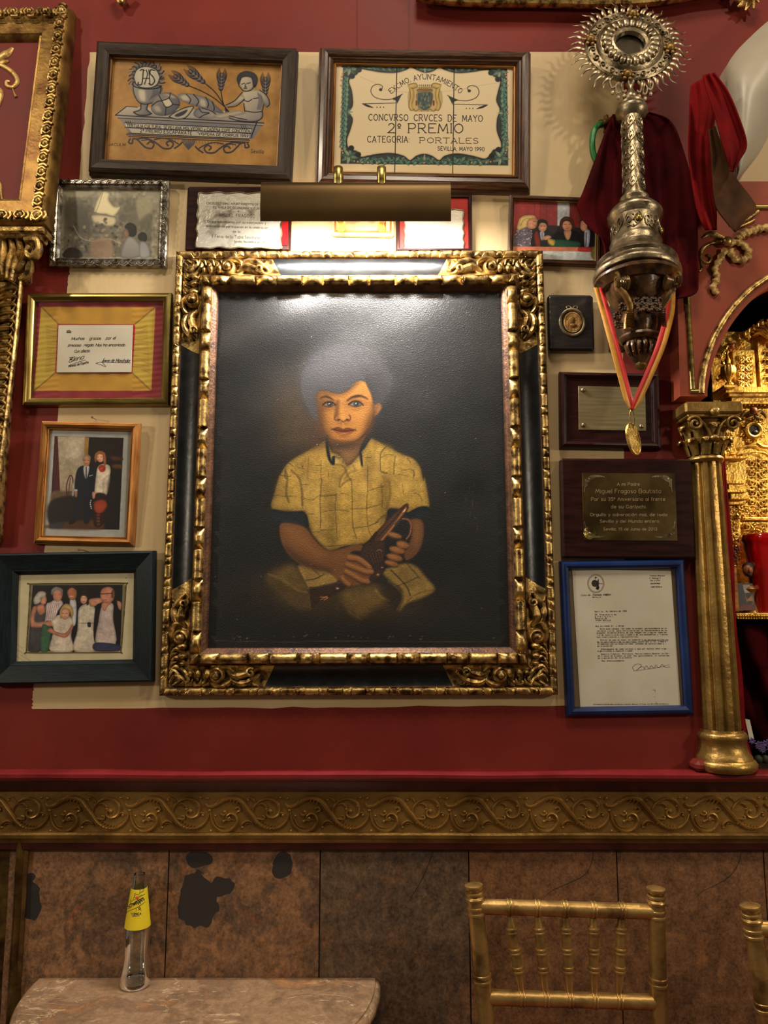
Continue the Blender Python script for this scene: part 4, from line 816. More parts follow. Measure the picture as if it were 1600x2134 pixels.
x0 = loc(r, 842, 470, .015)[0]; x1 = loc(r, 966, 470, .015)[0]; y1 = loc(r, 900, 436, .015)[1]; sheet(r, (x0, -h/2+.004, x1, y1), .0132, .002, mat('pale_pewter_sheet', (206, 200, 186), .38, .35, (184, 176, 160), 20, .2, 60), seed=4)
# ---- 7: colour photograph of four people
q = [(1063, 404), (1257, 411), (1250, 553), (1058, 546)]
r, w, h = hang('photo_frame', 'brown gilt-edged frame with a colour photo of four people at a red door', 'photo frame', q, -.03, -.016, depth=.016)
rails(r, w, h, [(0, 0), (0, .012), (.003, .0145), (.007, .0145), (.009, .011), (.0105, .012), (.012, .0085), (.012, 0)], [WOOD_W, GOLD_SAT], mi=[0, 0, 0, 0, 0, 1, 1, 1])
def paint7(p):
    f = lambda pts, c, s=.8, a=1, **k: p.fill(C5(pts), c, s, a, **k); l = lambda pts, c, w=1, a=1: p.line(C5(pts), c, w, .5, a)
    f([(1265, 100), (1425, 105), (1420, 275), (1260, 272)], (150, 52, 52), .6, smooth=False, col2=(132, 44, 44)); 
    for x in (1340, 1362, 1385): l([(x, 105), (x-2, 270)], (104, 30, 32), 1)
    l([(1270, 125), (1420, 128)], (112, 34, 36), .8); f([(1425, 105), (1470, 106), (1468, 220), (1424, 220)], (178, 180, 184), .6, smooth=False); f([(1470, 106), (1510, 107), (1508, 200), (1470, 200)], (112, 34, 28), .6, smooth=False); f([(1505, 107), (1575, 108), (1570, 275), (1505, 275)], (70, 36, 34), .6, smooth=False)
    f([(1330, 205), (1400, 195), (1540, 215), (1570, 275), (1330, 275)], (40, 28, 30), 2)
    # woman with fair hair and patterned jacket
    f([(1262, 275), (1268, 225), (1285, 200), (1320, 205), (1335, 235), (1332, 275)], (96, 84, 92), 1); rg = np.random.default_rng(2)
    for i in range(70): x, y = rg.uniform(1268, 1330), rg.uniform(212, 272); p.ell(*C5([(x, y)])[0], 1.4, .9, [(186, 174, 184), (54, 44, 54), (140, 120, 134)][i % 3], .5)
    f([(1275, 205), (1285, 170), (1310, 157), (1340, 160), (1345, 180), (1325, 195), (1300, 205), (1285, 212)], (206, 178, 112), 1); f([(1318, 172), (1345, 168), (1352, 185), (1342, 205), (1322, 208), (1310, 195)], (206, 146, 112), .8); l([(1322, 168), (1300, 175), (1285, 200)], (150, 116, 60), 1); l([(1336, 180), (1346, 179)], (70, 40, 34), .9); l([(1338, 196), (1348, 195)], (160, 60, 56), 1)
    # man in dark suit and red scarf
    f([(1330, 275), (1335, 225), (1360, 212), (1395, 215), (1410, 245), (1405, 275)], (26, 24, 30), 1); f([(1353, 190), (1362, 180), (1380, 182), (1386, 198), (1380, 214), (1368, 220), (1356, 210)], (196, 140, 104), .8); f([(1350, 195), (1352, 178), (1370, 172), (1388, 182), (1388, 200), (1380, 188), (1362, 186), (1354, 200)], (28, 22, 22), .8); f([(1360, 220), (1376, 222), (1372, 248), (1364, 248)], (176, 186, 206), .6); l([(1368, 222), (1368, 250)], (70, 40, 44), 1.2); l([(1362, 198), (1368, 198)], (40, 26, 24), .8); l([(1374, 198), (1380, 198)], (40, 26, 24), .8); l([(1364, 211), (1374, 211)], (150, 76, 66), .9); f([(1338, 230), (1352, 218), (1362, 270), (1346, 275)], (122, 36, 30), 1)
    # woman in black
    f([(1400, 240), (1440, 222), (1490, 215), (1520, 240), (1530, 275), (1410, 275)], (20, 18, 22), 1); f([(1395, 232), (1430, 220), (1440, 240), (1400, 250)], (20, 18, 22), 1); f([(1446, 180), (1460, 172), (1476, 182), (1478, 205), (1466, 218), (1450, 212), (1442, 198)], (208, 150, 116), .8); f([(1432, 200), (1436, 175), (1455, 162), (1480, 170), (1488, 195), (1484, 215), (1478, 195), (1466, 180), (1448, 182), (1442, 200), (1440, 214)], (74, 42, 30), .9); f([(1450, 215), (1475, 215), (1472, 240), (1462, 250), (1452, 235)], (204, 148, 114), .8); l([(1450, 192), (1457, 192)], (40, 24, 24), .9); l([(1466, 191), (1473, 190)], (40, 24, 24), .9); l([(1455, 206), (1467, 205)], (168, 60, 56), 1.2); f([(1365, 240), (1390, 232), (1402, 240), (1380, 250)], (206, 150, 116), .8)
    # man at right
    f([(1515, 275), (1512, 220), (1535, 210), (1562, 225), (1566, 275)], (30, 28, 34), 1); f([(1512, 180), (1525, 172), (1538, 185), (1536, 208), (1522, 218), (1510, 205)], (200, 144, 112), .8); f([(1508, 178), (1520, 168), (1540, 174), (1545, 200), (1536, 205), (1532, 182), (1520, 178)], (40, 32, 30), .8); f([(1525, 218), (1545, 216), (1540, 275), (1526, 275)], (190, 196, 210), .6); l([(1532, 222), (1530, 272)], (40, 40, 60), 1.6)
    # table front
    f([(1400, 248), (1500, 255), (1500, 275), (1400, 275)], (34, 78, 58), 1); f([(1390, 245), (1415, 250), (1410, 270), (1392, 262)], (196, 160, 70), 1); f([(1258, 273), (1572, 276), (1570, 292), (1256, 289)], (196, 116, 84), .6, smooth=False); f([(1256, 289), (1570, 292), (1566, 325), (1254, 318)], (196, 198, 196), .6, smooth=False, col2=(176, 178, 172)); f([(1505, 276), (1555, 277), (1553, 292), (1505, 291)], (196, 66, 60), 1)
    f([(1552, 280), (1568, 275), (1564, 322), (1550, 310)], (128, 116, 60), 2)
    grain(p)
pb = (-w/2+.0105, -h/2+.0105, w/2-.0105, h/2-.0105); colour_grid(r, 'photograph', pb, .006, .00092, paint7, (80, 50, 46), PHOTO, 1.25); slab(r, 'backing', (-w/2+.006, -h/2+.006, w/2-.006, h/2-.006), .0005, .0055, WOOD_D); slab(r, 'glass_pane', pb, .0072, .0080, GLASS, 0)
# ---- 8: handwritten card on red and yellow cloth
q = [(57, 608), (358, 608), (348, 843), (40, 845)]
r, w, h = hang('framed_card', 'satin gold frame with handwritten white card on folded red and yellow cloth', 'framed card', q, -.032, -.02, depth=.02)
rails(r, w, h, [(0, 0), (0, .012), (.002, .016), (.006, .018), (.011, .018), (.0145, .0155), (.0165, .012), (.018, .012), (.0185, .007), (.0185, 0)], GOLD_SAT)
CB = lambda p: T(p, 3.81, 0, 340)
crd = [(123, 677), (278, 678), (272, 777), (117, 775)]; z = .0092
def clothpaint(p):
    rg = np.random.default_rng(11)
    def l(pts, c, w=2, a=.5, s=2.0): p.line(CB(pts), c, w, s, a)
    yel = (186, 138, 40)
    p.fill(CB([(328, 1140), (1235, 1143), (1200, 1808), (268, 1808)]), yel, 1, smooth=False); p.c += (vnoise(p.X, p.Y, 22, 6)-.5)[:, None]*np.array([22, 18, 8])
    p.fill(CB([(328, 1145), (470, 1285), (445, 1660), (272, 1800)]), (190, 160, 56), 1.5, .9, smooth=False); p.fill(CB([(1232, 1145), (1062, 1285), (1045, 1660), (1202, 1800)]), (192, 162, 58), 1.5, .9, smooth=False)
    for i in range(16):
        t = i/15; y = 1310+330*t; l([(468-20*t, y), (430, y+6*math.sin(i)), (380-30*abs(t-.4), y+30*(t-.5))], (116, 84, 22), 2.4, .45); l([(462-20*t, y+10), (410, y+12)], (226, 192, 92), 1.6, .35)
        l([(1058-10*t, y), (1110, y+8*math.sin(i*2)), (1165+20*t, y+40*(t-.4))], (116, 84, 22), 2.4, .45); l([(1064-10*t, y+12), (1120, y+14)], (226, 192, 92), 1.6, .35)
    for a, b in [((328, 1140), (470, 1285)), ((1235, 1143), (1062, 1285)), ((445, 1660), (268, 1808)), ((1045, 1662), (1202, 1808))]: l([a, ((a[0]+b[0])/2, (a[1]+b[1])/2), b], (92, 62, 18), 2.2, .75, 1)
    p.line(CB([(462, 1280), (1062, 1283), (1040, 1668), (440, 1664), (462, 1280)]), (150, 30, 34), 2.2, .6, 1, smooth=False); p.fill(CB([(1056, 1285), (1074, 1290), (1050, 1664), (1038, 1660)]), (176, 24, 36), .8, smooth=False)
def clothz(U, V): return .0003*np.sin(V*.55+U*.06)*((U < 122) | (U > 276))+.0005*np.sin(U*.16+V*.05)
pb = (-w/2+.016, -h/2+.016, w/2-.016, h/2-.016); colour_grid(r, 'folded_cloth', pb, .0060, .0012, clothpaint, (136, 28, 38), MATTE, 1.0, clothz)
slab(r, 'backing', (-w/2+.008, -h/2+.008, w/2-.008, h/2-.008), .001, .0045, WOOD_D)
cb = locbox(r, crd, z); slab(r, 'handwritten_card', cb, .0078, z, PAPER, .0003)
m = MB(); lz = z+.0003
def hand(s, a, b, cap, wt=.9, sh=.25): LT(lz, s, CB([a, b]), cap, wt, shear=sh, jitter=.25, gap=.5)
hand('Muchas   gracias   por el', (566, 1405), (915, 1398), 6); hand('precioso  regalo. Nos ha encantado.', (540, 1455), (995, 1452), 5.6); hand('Con afecto', (590, 1506), (710, 1500), 6); hand('Elena', (548, 1580), (660, 1556), 9, .9, .5); hand('Infanta de España', (545, 1622), (702, 1588), 4.6); hand('Jaime de Marichalar', (805, 1580), (1032, 1580), 7, .9, .4)
for pts in [[(548, 1606), (620, 1580), (680, 1562)], [(760, 1590), (800, 1578), (900, 1582), (1035, 1584)], [(830, 1545), (815, 1580), (840, 1615), (800, 1600), (765, 1590)], [(548, 1545), (580, 1545), (556, 1560), (585, 1566), (552, 1582)]]: scribble(m, r, lz, CB(pts), .9)
for x in range(7): p0 = (530+x*5.5, 1341-6*math.sin(math.pi*x/6)); scribble(m, r, lz, CB([(p0[0], 1346), (p0[0], p0[1]-6)]), .8)
scribble(m, r, lz, CB([(528, 1346), (565, 1347)]), 1.2); scribble(m, r, lz, CB([(528, 1334), (546, 1326), (564, 1335)]), .8)
letters(r, INK, 'handwriting'); m.build('signature_flourish', INK, r); slab(r, 'glass_pane', pb, .0105, .0113, GLASS, 0)
# ---- 9: two people photographed in a drawing room
q = [(79, 876), (289, 880), (277, 1138), (70, 1133)]
r, w, h = hang('photo_frame', 'orange-gold wooden frame with a photo of man in suit and woman in white', 'photo frame', q, -.03, -.018, depth=.018)
rails(r, w, h, [(0, 0), (0, .009), (.002, .010), (.003, .014), (.008, .017), (.013, .015), (.015, .011), (.0175, .0115), (.019, .007), (.019, 0)], GOLD_OR)
C9 = lambda p: T(p, 3.4425, 0, 860)
def paint9(p):
    f = lambda pts, c, s=.8, a=1, **k: p.fill(C9(pts), c, s, a, **k); l = lambda pts, c, w=1, a=1: p.line(C9(pts), c, w, .5, a)
    f([(340, 120), (920, 135), (890, 895), (318, 885)], (150, 150, 146), 1, smooth=False); n = vnoise(p.X, p.Y, 9, 3); p.c += (n-.5)[:, None]*10
    f([(392, 168), (885, 182), (856, 840), (354, 830)], (26, 20, 18), .6, smooth=False)
    f([(413, 170), (610, 175), (600, 560), (430, 570)], (164, 150, 128), 1, smooth=False, col2=(140, 124, 102)); f([(500, 180), (590, 180), (560, 300), (480, 320)], (190, 178, 156), 10, .7); f([(392, 168), (413, 170), (430, 560), (380, 570)], (64, 14, 18), .8, smooth=False)
    f([(610, 176), (638, 178), (630, 320), (605, 310)], (150, 112, 50), .7, smooth=False); f([(645, 180), (885, 184), (870, 400), (780, 320), (640, 280)], (30, 22, 18), 2, smooth=False); f([(800, 310), (875, 320), (872, 345), (800, 340)], (70, 40, 22), 2); f([(810, 370), (870, 372), (868, 400), (810, 398)], (88, 54, 28), 2)
    f([(380, 565), (540, 575), (560, 640), (500, 700), (370, 680)], (110, 84, 56), 3, .8); f([(360, 640), (540, 600), (560, 760), (500, 800), (356, 800)], (24, 18, 16), 4); f([(356, 800), (500, 780), (700, 770), (720, 838), (354, 830)], (78, 48, 26), 4, .9); f([(370, 800), (450, 790), (440, 830), (360, 828)], (40, 44, 60), 3, .7)
    l([(480, 590), (478, 520), (500, 455), (520, 470), (530, 590)], (46, 14, 12), 2); l([(505, 470), (490, 585)], (60, 20, 16), 1.4); f([(535, 500), (530, 590), (515, 590), (522, 510)], (170, 164, 156), .8)
    # man
    f([(545, 440), (570, 390), (620, 380), (670, 395), (690, 440), (685, 560), (670, 620), (640, 780), (600, 780), (605, 640), (590, 620), (550, 770), (510, 770), (550, 600), (535, 550)], (16, 20, 34), 1.2); f([(600, 385), (640, 385), (625, 465), (606, 460)], (190, 188, 186), .8); l([(618, 392), (618, 465)], (30, 20, 24), 2.2); f([(598, 320), (622, 302), (646, 320), (645, 360), (628, 384), (606, 375), (598, 348)], (176, 122, 90), .8); f([(595, 345), (594, 318), (620, 298), (648, 314), (648, 335), (632, 314), (608, 316)], (150, 132, 112), .8); l([(605, 340), (614, 340)], (50, 30, 26), 1); l([(628, 340), (637, 340)], (50, 30, 26), 1); l([(612, 364), (630, 365)], (110, 60, 50), 1); f([(535, 560), (553, 560), (552, 600), (540, 600)], (176, 124, 92), .8); f([(532, 550), (554, 552), (553, 563), (532, 562)], (200, 198, 194), .6); l([(640, 455), (664, 448)], (200, 200, 200), 1.2); f([(500, 770), (545, 760), (535, 790), (498, 800)], (14, 12, 12), .8)
    # woman
    f([(690, 440), (705, 385), (740, 368), (785, 380), (792, 430), (770, 510), (762, 590), (690, 580), (678, 560)], (198, 184, 162), 1); f([(740, 480), (790, 450), (770, 580), (740, 600)], (170, 156, 136), 2, .7); f([(688, 315), (712, 280), (742, 300), (742, 340), (722, 356), (700, 345)], (208, 154, 122), .8); f([(680, 350), (680, 300), (712, 274), (752, 290), (762, 350), (752, 385), (740, 350), (735, 305), (708, 298), (694, 320), (692, 350)], (150, 92, 50), .9); l([(700, 318), (708, 317)], (60, 34, 28), 1); l([(722, 318), (730, 317)], (60, 34, 28), 1); l([(704, 340), (724, 338)], (170, 70, 60), 1.2)
    f([(706, 400), (715, 378), (740, 375), (758, 392), (750, 420), (722, 426)], (172, 58, 36), 1); l([(715, 395), (735, 388), (745, 405), (728, 412)], (110, 28, 18), 1.2)
    f([(662, 570), (690, 575), (685, 610), (665, 615)], (190, 138, 108), .8); f([(718, 590), (750, 590), (745, 615), (722, 620)], (190, 138, 108), .8); f([(690, 580), (760, 590), (770, 680), (740, 800), (690, 820), (668, 770), (680, 650)], (40, 16, 14), 2); f([(680, 640), (740, 625), (768, 660), (740, 710), (700, 720), (676, 690)], (138, 54, 28), 3); 
    for i in range(5): p.ell(*C9([(652-4*math.sin(i), 630+14*i)])[0], 1.2, 1.4, (190, 180, 160), .5)
    for i in range(4): p.ell(*C9([(705, 735+22*i)])[0], 3.2, 2, (120, 66, 36), .8); p.ell(*C9([(705, 735+22*i)])[0], 1.6, 1, (34, 16, 12), .6)
    grain(p, (108, 911, 253, 1100))
pb = (-w/2+.017, -h/2+.017, w/2-.017, h/2-.017); colour_grid(r, 'photograph', pb, .006, .00092, paint9, (120, 110, 90), PHOTO, 1.4); slab(r, 'backing', (-w/2+.008, -h/2+.008, w/2-.008, h/2-.008), .0005, .0055, WOOD_D); slab(r, 'glass_pane', pb, .0068, .0076, GLASS, 0); nail(r, 196, 872, 0)
# ---- 10: wide dark green frame, six friends
q = [(-9, 1152), (323, 1148), (313, 1421), (-27, 1429)]
r, w, h = hang('photo_frame', 'wide dark green wooden frame with a cream mount and photo of six friends', 'photo frame', q, -.036, -.024, depth=.024)
rails(r, w, h, [(0, 0), (0, .018), (.002, .024), (.005, .026), (.036, .017), (.038, .017), (.045, .009), (.046, 0)], mat('dark_green_painted_wood', (19, 31, 34), .45, 0, (13, 22, 25), 30, .12, 60, (1, 10, 10), spec=.25))
def paint10(p):
    f = lambda pts, c, s=.8, a=1, **k: p.fill(C9(pts), c, s, a, **k); l = lambda pts, c, w=1, a=1: p.line(C9(pts), c, w, .5, a)
    p.c += (vnoise(p.X, p.Y, 14, 2)-.5)[:, None]*10; rr = [(222, 1225), (885, 1220), (905, 1250), (870, 1700), (845, 1722), (205, 1722), (188, 1700), (215, 1245)]
    f(rr, (120, 112, 84), 1, smooth=False); f([(235, 1238), (880, 1236), (862, 1706), (202, 1710)], (30, 26, 26), .6, smooth=False)
    sk = (198, 140, 112)
    # back row
    f([(360, 1360), (400, 1340), (450, 1360), (440, 1480), (350, 1520), (310, 1500), (330, 1380)], (196, 184, 180), 1); 
    for i in range(7): l([(340+14*i, 1365), (318+14*i, 1480)], (150, 96, 104), .9)
    f([(380, 1280), (410, 1262), (442, 1285), (445, 1325), (420, 1356), (390, 1345), (378, 1310)], sk, .8); f([(368, 1310), (370, 1270), (405, 1248), (448, 1268), (450, 1310), (440, 1280), (400, 1276), (382, 1292)], (150, 146, 142), .9)
    f([(390, 1480), (430, 1400), (490, 1350), (560, 1360), (580, 1420), (555, 1560), (545, 1700), (500, 1700), (430, 1500), (370, 1500)], (20, 20, 26), 1); f([(500, 1350), (545, 1350), (545, 1500), (520, 1520)], (196, 194, 196), .8); f([(487, 1265), (515, 1245), (545, 1260), (550, 1310), (530, 1345), (498, 1335), (484, 1300)], (176, 112, 80), .8); f([(484, 1280), (490, 1250), (520, 1240), (550, 1255), (550, 1275), (520, 1256), (495, 1266)], (52, 44, 40), .8); l([(500, 1318), (530, 1318)], (220, 200, 190), 1.2)
    # left woman
    f([(230, 1420), (260, 1380), (310, 1370), (330, 1420), (320, 1500), (300, 1540), (290, 1706), (205, 1706), (215, 1560)], (84, 76, 82), 1, col2=(60, 56, 62)); f([(222, 1440), (240, 1390), (262, 1400), (250, 1500), (360, 1490), (395, 1520), (360, 1535), (235, 1540), (218, 1510)], (192, 130, 104), 1); f([(262, 1395), (310, 1375), (322, 1430), (285, 1450)], (190, 128, 100), 1); f([(300, 1320), (325, 1310), (335, 1345), (322, 1375), (292, 1365)], sk, .8); f([(240, 1340), (270, 1290), (305, 1280), (330, 1295), (322, 1320), (296, 1330), (288, 1362), (250, 1375)], (176, 168, 160), 1.2)
    f([(300, 1530), (345, 1530), (370, 1560), (345, 1706), (292, 1706)], (62, 98, 74), 1)
    # fair-haired woman in front
    f([(368, 1500), (400, 1460), (440, 1450), (500, 1460), (525, 1500), (510, 1600), (522, 1710), (362, 1710), (370, 1620), (385, 1560)], (204, 190, 172), 1); f([(372, 1545), (400, 1570), (470, 1580), (515, 1520), (525, 1540), (480, 1610), (420, 1605), (345, 1570), (352, 1548)], (186, 124, 98), 1); f([(440, 1420), (470, 1400), (498, 1420), (495, 1465), (465, 1485), (440, 1465)], (210, 158, 130), .8); f([(430, 1470), (432, 1410), (470, 1370), (515, 1390), (528, 1440), (512, 1475), (500, 1430), (470, 1410), (445, 1425), (445, 1470)], (186, 154, 100), 1.2); l([(446, 1440), (456, 1440)], (60, 40, 36), .9); l([(474, 1440), (486, 1442)], (60, 40, 36), .9); l([(456, 1466), (474, 1466)], (170, 80, 76), 1.1)
    # woman in white dress
    f([(560, 1430), (585, 1385), (640, 1370), (680, 1400), (685, 1480), (670, 1560), (690, 1706), (528, 1706), (555, 1560)], (208, 198, 180), 1, col2=(190, 178, 158)); f([(640, 1340), (720, 1330), (735, 1360), (690, 1385), (650, 1390)], sk, 1); f([(575, 1320), (600, 1298), (625, 1320), (622, 1355), (600, 1374), (578, 1355)], (212, 160, 132), .8); f([(562, 1360), (566, 1310), (600, 1282), (632, 1305), (636, 1370), (622, 1380), (624, 1330), (600, 1312), (580, 1325), (575, 1372)], (48, 34, 30), .9); l([(560, 1510), (680, 1512)], (150, 140, 124), 2); f([(628, 1506), (650, 1506), (650, 1536), (630, 1536)], (50, 46, 44), .6); l([(584, 1330), (594, 1330)], (50, 34, 30), .9); l([(606, 1330), (616, 1330)], (50, 34, 30), .9); l([(590, 1354), (610, 1354)], (170, 60, 60), 1.1)
    # bald man with glasses
    f([(685, 1400), (720, 1366), (800, 1355), (860, 1400), (868, 1500), (850, 1690), (800, 1640), (690, 1660), (672, 1560)], (24, 20, 24), 1); f([(735, 1380), (810, 1370), (812, 1480), (830, 1660), (690, 1665), (705, 1500)], (190, 172, 166), 1); f([(728, 1395), (752, 1425), (775, 1385), (800, 1365), (740, 1360)], sk, .8); f([(720, 1290), (740, 1258), (790, 1250), (820, 1280), (818, 1330), (790, 1365), (745, 1362), (722, 1330)], (196, 134, 106), .9); f([(800, 1280), (820, 1275), (818, 1330), (800, 1325)], (120, 80, 62), 1.5); l([(720, 1300), (745, 1300), (805, 1296)], (30, 22, 22), 1.6); l([(735, 1345), (765, 1342)], (130, 70, 60), 1.2); f([(840, 1350), (870, 1365), (866, 1415), (848, 1400)], sk, .9); f([(685, 1650), (850, 1665), (845, 1708), (682, 1708)], (52, 54, 82), 1)
    for pts in [[(120, 1660), (160, 1690)], [(110, 1690), (190, 1745)], [(150, 1740), (235, 1790)], [(112, 1740), (170, 1785)], [(105, 1775), (130, 1790)]]: l(pts, (120, 108, 84), .9, .7)
    p.ell(*C9([(905, 1187)])[0], 1.1, 1.1, (50, 40, 34), .5); p.ell(*C9([(386, 1787)])[0], .9, .9, (50, 40, 34), .5)
    grain(p, (62, 1222, 252, 1355))
pb = (-w/2+.0455, -h/2+.0455, w/2-.0455, h/2-.0455); colour_grid(r, 'mounted_photograph', pb, .006, .00092, paint10, (196, 184, 150), PHOTO, 1.25); slab(r, 'backing', (-w/2+.02, -h/2+.02, w/2-.02, h/2-.02), .0005, .0055, WOOD_D)
m = MB(); e = spline([C9([a])[0] for a in [(222, 1228), (560, 1224), (888, 1222), (903, 1250), (885, 1500), (868, 1705), (845, 1720), (520, 1722), (205, 1722), (190, 1700), (205, 1450), (215, 1245)]], 96, True); m.sweep(loc(r, e[:, 0], e[:, 1], .0063), .0011, .0009, up=(0, 0, 1), seg=6, closed=True); m.build('gilt_bevel', GOLD_SAT, r); slab(r, 'glass_pane', pb, .0078, .0086, GLASS, 0); nail(r, 168, 1146, 0)
# ---- 12: small plaque with an oval medal
q = [(1144, 613), (1239, 612), (1238, 731), (1142, 729)]
r, w, h = hang('medal_plaque', 'small black plaque with an oval gilt medallion under a bow', 'plaque', q, -.024, -.022, depth=.02)
slab(r, 'board', (-w/2, -h/2, w/2, h/2), 0, .018, BLACKW, .005)
t = np.linspace(0, 2*math.pi, 40, endpoint=False); c = loc(r, 1193, 671, .02); a, b = .0262, .0295
m = MB(); m.sweep(np.c_[c[0]+a*np.cos(t), c[1]+b*np.sin(t), np.full(40, .0185)], .0035, .003, up=(0, 0, 1), closed=True); m.build('oval_rim', SILVER, r)
m = MB(); m.prism(np.c_[c[0]+.020*np.cos(t), c[1]+.0235*np.sin(t)], .0178, .0196); m.build('medallion', mat('aged_ivory_medal', (168, 130, 74), .35, .3, (128, 92, 46), 60, .4, 200), r)
m = MB(); m.blob((c[0]-.001, c[1]+.004, .0196), (.007, .009, .002)); m.blob((c[0]+.001, c[1]-.008, .0196), (.009, .005, .002)); m.sweep(np.c_[c[0]+.017*np.cos(t), c[1]+.020*np.sin(t), np.full(40, .0196)], .0006, .0006, up=(0, 0, 1), closed=True, seg=5); m.build('relief_head', GOLD_D, r)
m = MB()
for s in (-1, 1): m.sweep(np.c_[spline([(c[0], c[1]+.031), (c[0]+s*.006, c[1]+.037), (c[0]+s*.012, c[1]+.035), (c[0]+s*.010, c[1]+.029), (c[0]+s*.014, c[1]+.026)], 20), np.full(20, .0187)], .0011, .0011, up=(0, 0, 1), seg=6)
m.build('bow', SILVER, r)
# ---- 13: mahogany plaque with blank metal plate
q = [(1171, 772), (1380, 776), (1377, 936), (1166, 932)]
r, w, h = hang('award_plaque', 'mahogany plaque with plain brushed metal plate on studs, behind the hanging medal', 'plaque', q, -.026, -.022, depth=.022)
slab(r, 'board', (-w/2+.01, -h/2+.01, w/2-.01, h/2-.01), 0, .014, WOOD_R, .001)
rails(r, w, h, [(0, 0), (0, .012), (.003, .018), (.008, .020), (.013, .018), (.016, .015), (.018, .015), (.020, .0135), (.020, 0)], WOOD_R)
pb = locbox(r, [(1206, 803), (1346, 808), (1345, 898), (1205, 895)], .016); slab(r, 'metal_plate', pb, .0142, .0156, mat('brushed_pewter', (156, 142, 106), .36, .75, (144, 130, 94), 10, .03, 300, (1, 20, 20)), .0004)
for x, y in [(pb[0]+.010, pb[3]-.009), (pb[0]+.010, pb[1]+.010), (pb[2]-.010, pb[1]+.010), (pb[2]-.010, pb[3]-.009)]:
    m = MB(); m.lathe([(.0058, .0150), (.0058, .017), (.004, .019), (.0015, .020), (0, .020)], Matrix.Translation((x, y, 0)), 24, flute=(8, .25)); m.build('stud', SILVER, r)
# ---- 14: anniversary plaque
q = [(1169, 955), (1442, 955), (1452, 1165), (1173, 1162)]
r, w, h = hang('award_plaque', 'large dark mahogany plaque with engraved brass plate reading A mi Padre', 'plaque', q, -.03, -.024, depth=.024)
slab(r, 'board', (-w/2, -h/2, w/2, h/2), 0, .022, WOOD_R, .004)
pb = locbox(r, [(1212, 986), (1406, 986), (1412, 1127), (1216, 1126)], .0235); slab(r, 'metal_plate', pb, .0218, .0235, mat('mottled_brass_plate', (132, 108, 66), .22, .85, (84, 66, 40), 14, .1, 40), .0005)
CE = lambda p: T(p, 3.0065, 1140, 930); m = MB(); z = .0239
for s, a, b, cp in [('A mi Padre', (438, 246), (578, 246), 6), ('Miguel Fragoso Bautista', (304, 293), (712, 293), 8.2), ('Por su 35º Aniversario al frente', (276, 341), (738, 341), 6.8), ('de su Garlochi.', (400, 388), (622, 388), 6.6), ('Orgullo y admiración mia, de toda', (270, 437), (750, 437), 6), ('Sevilla y del Mundo entero.', (330, 478), (706, 478), 6), ('Sevilla, 15 de Junio de 2013', (352, 527), (688, 527), 5.6)]:
    LT(z, s, CE([a, b]), cp, 1.0, serif=.45, gap=1.3)
letters(r, mat('pale_engraving', (156, 134, 96), .5, .3, (130, 108, 74)))
for cx, cy, sx, sy in [(260, 205, 1, 1), (755, 205, -1, 1), (262, 550, 1, -1), (772, 552, -1, -1)]:
    m = MB()
    for k in range(4):
        g = lambda pts: CE([(cx+sx*x, cy+sy*y) for x, y in pts]); j = k*9
        scribble(m, r, z, g([(-25+j*.3, 50-j), (-20+j, 10), (10+j, -18+j*.3), (60-j, -22+j*.3), (100-j*2, -12)]), 1.6); scribble(m, r, z, g([(-28+j*.2, 80-j*3), (-22, 50-j), (-8, 40-j)]), 1.4)
    p0 = loc(r, *CE([(cx, cy)])[0], .0235); m.lathe([(.0022, 0), (.0022, .0009), (.001, .0014), (0, .0014)], Matrix.Translation(p0), 10)
    m.build('corner_engraving', SILVER, r)
m = MB(); p0 = loc(r, *CE([(265, 545)])[0], .0235)
for rr in (.005, .0075, .010, .0125): t = np.linspace(0, 2*math.pi, 9, endpoint=True)[:-1]; m.sweep(np.c_[p0[0]+rr*np.cos(t), p0[1]+rr*np.sin(t), np.full(8, .0238)], .0007, .0007, up=(0, 0, 1), seg=5, closed=True)
m.blob((p0[0], p0[1], .0238), (.003, .003, .0015)); m.build('eight_sided_seal', GOLD_SAT, r)
# ---- 15: blue frame with typed letter
q = [(1169, 1168), (1431, 1166), (1447, 1490), (1181, 1496)]
r, w, h = hang('framed_letter', 'glossy blue frame with a typed and signed letter on aged paper', 'framed letter', q, -.026, -.02, depth=.02)
rails(r, w, h, [(0, 0), (0, .011), (.002, .015), (.006, .0185), (.011, .019), (.016, .0165), (.018, .013), (.019, .008), (.019, 0)], mat('glossy_blue_paint', (14, 36, 82), .3, 0, (10, 28, 66), 12, .05, 60, coat=.12))
slab(r, 'mount_board', (-w/2+.015, -h/2+.015, w/2-.015, h/2-.015), .001, .0055, mat('brown_board', (112, 90, 58), .7, 0, (98, 78, 48), 12))
z = .0064; pp = np.array([loc(r, a, b, z)[:2] for a, b in [(1192, 1187), (1398, 1190), (1418, 1475), (1209, 1477)]])
lim = lambda p: np.c_[np.clip(p[:, 0], -w/2+.0165, w/2-.0165), np.clip(p[:, 1], -h/2+.0165, h/2-.0165)]
m = MB(); m.prism(lim(pp)[::-1], .0056, z); m.build('letter_paper', PAPER, r)
m = MB(); lz = z+.0003
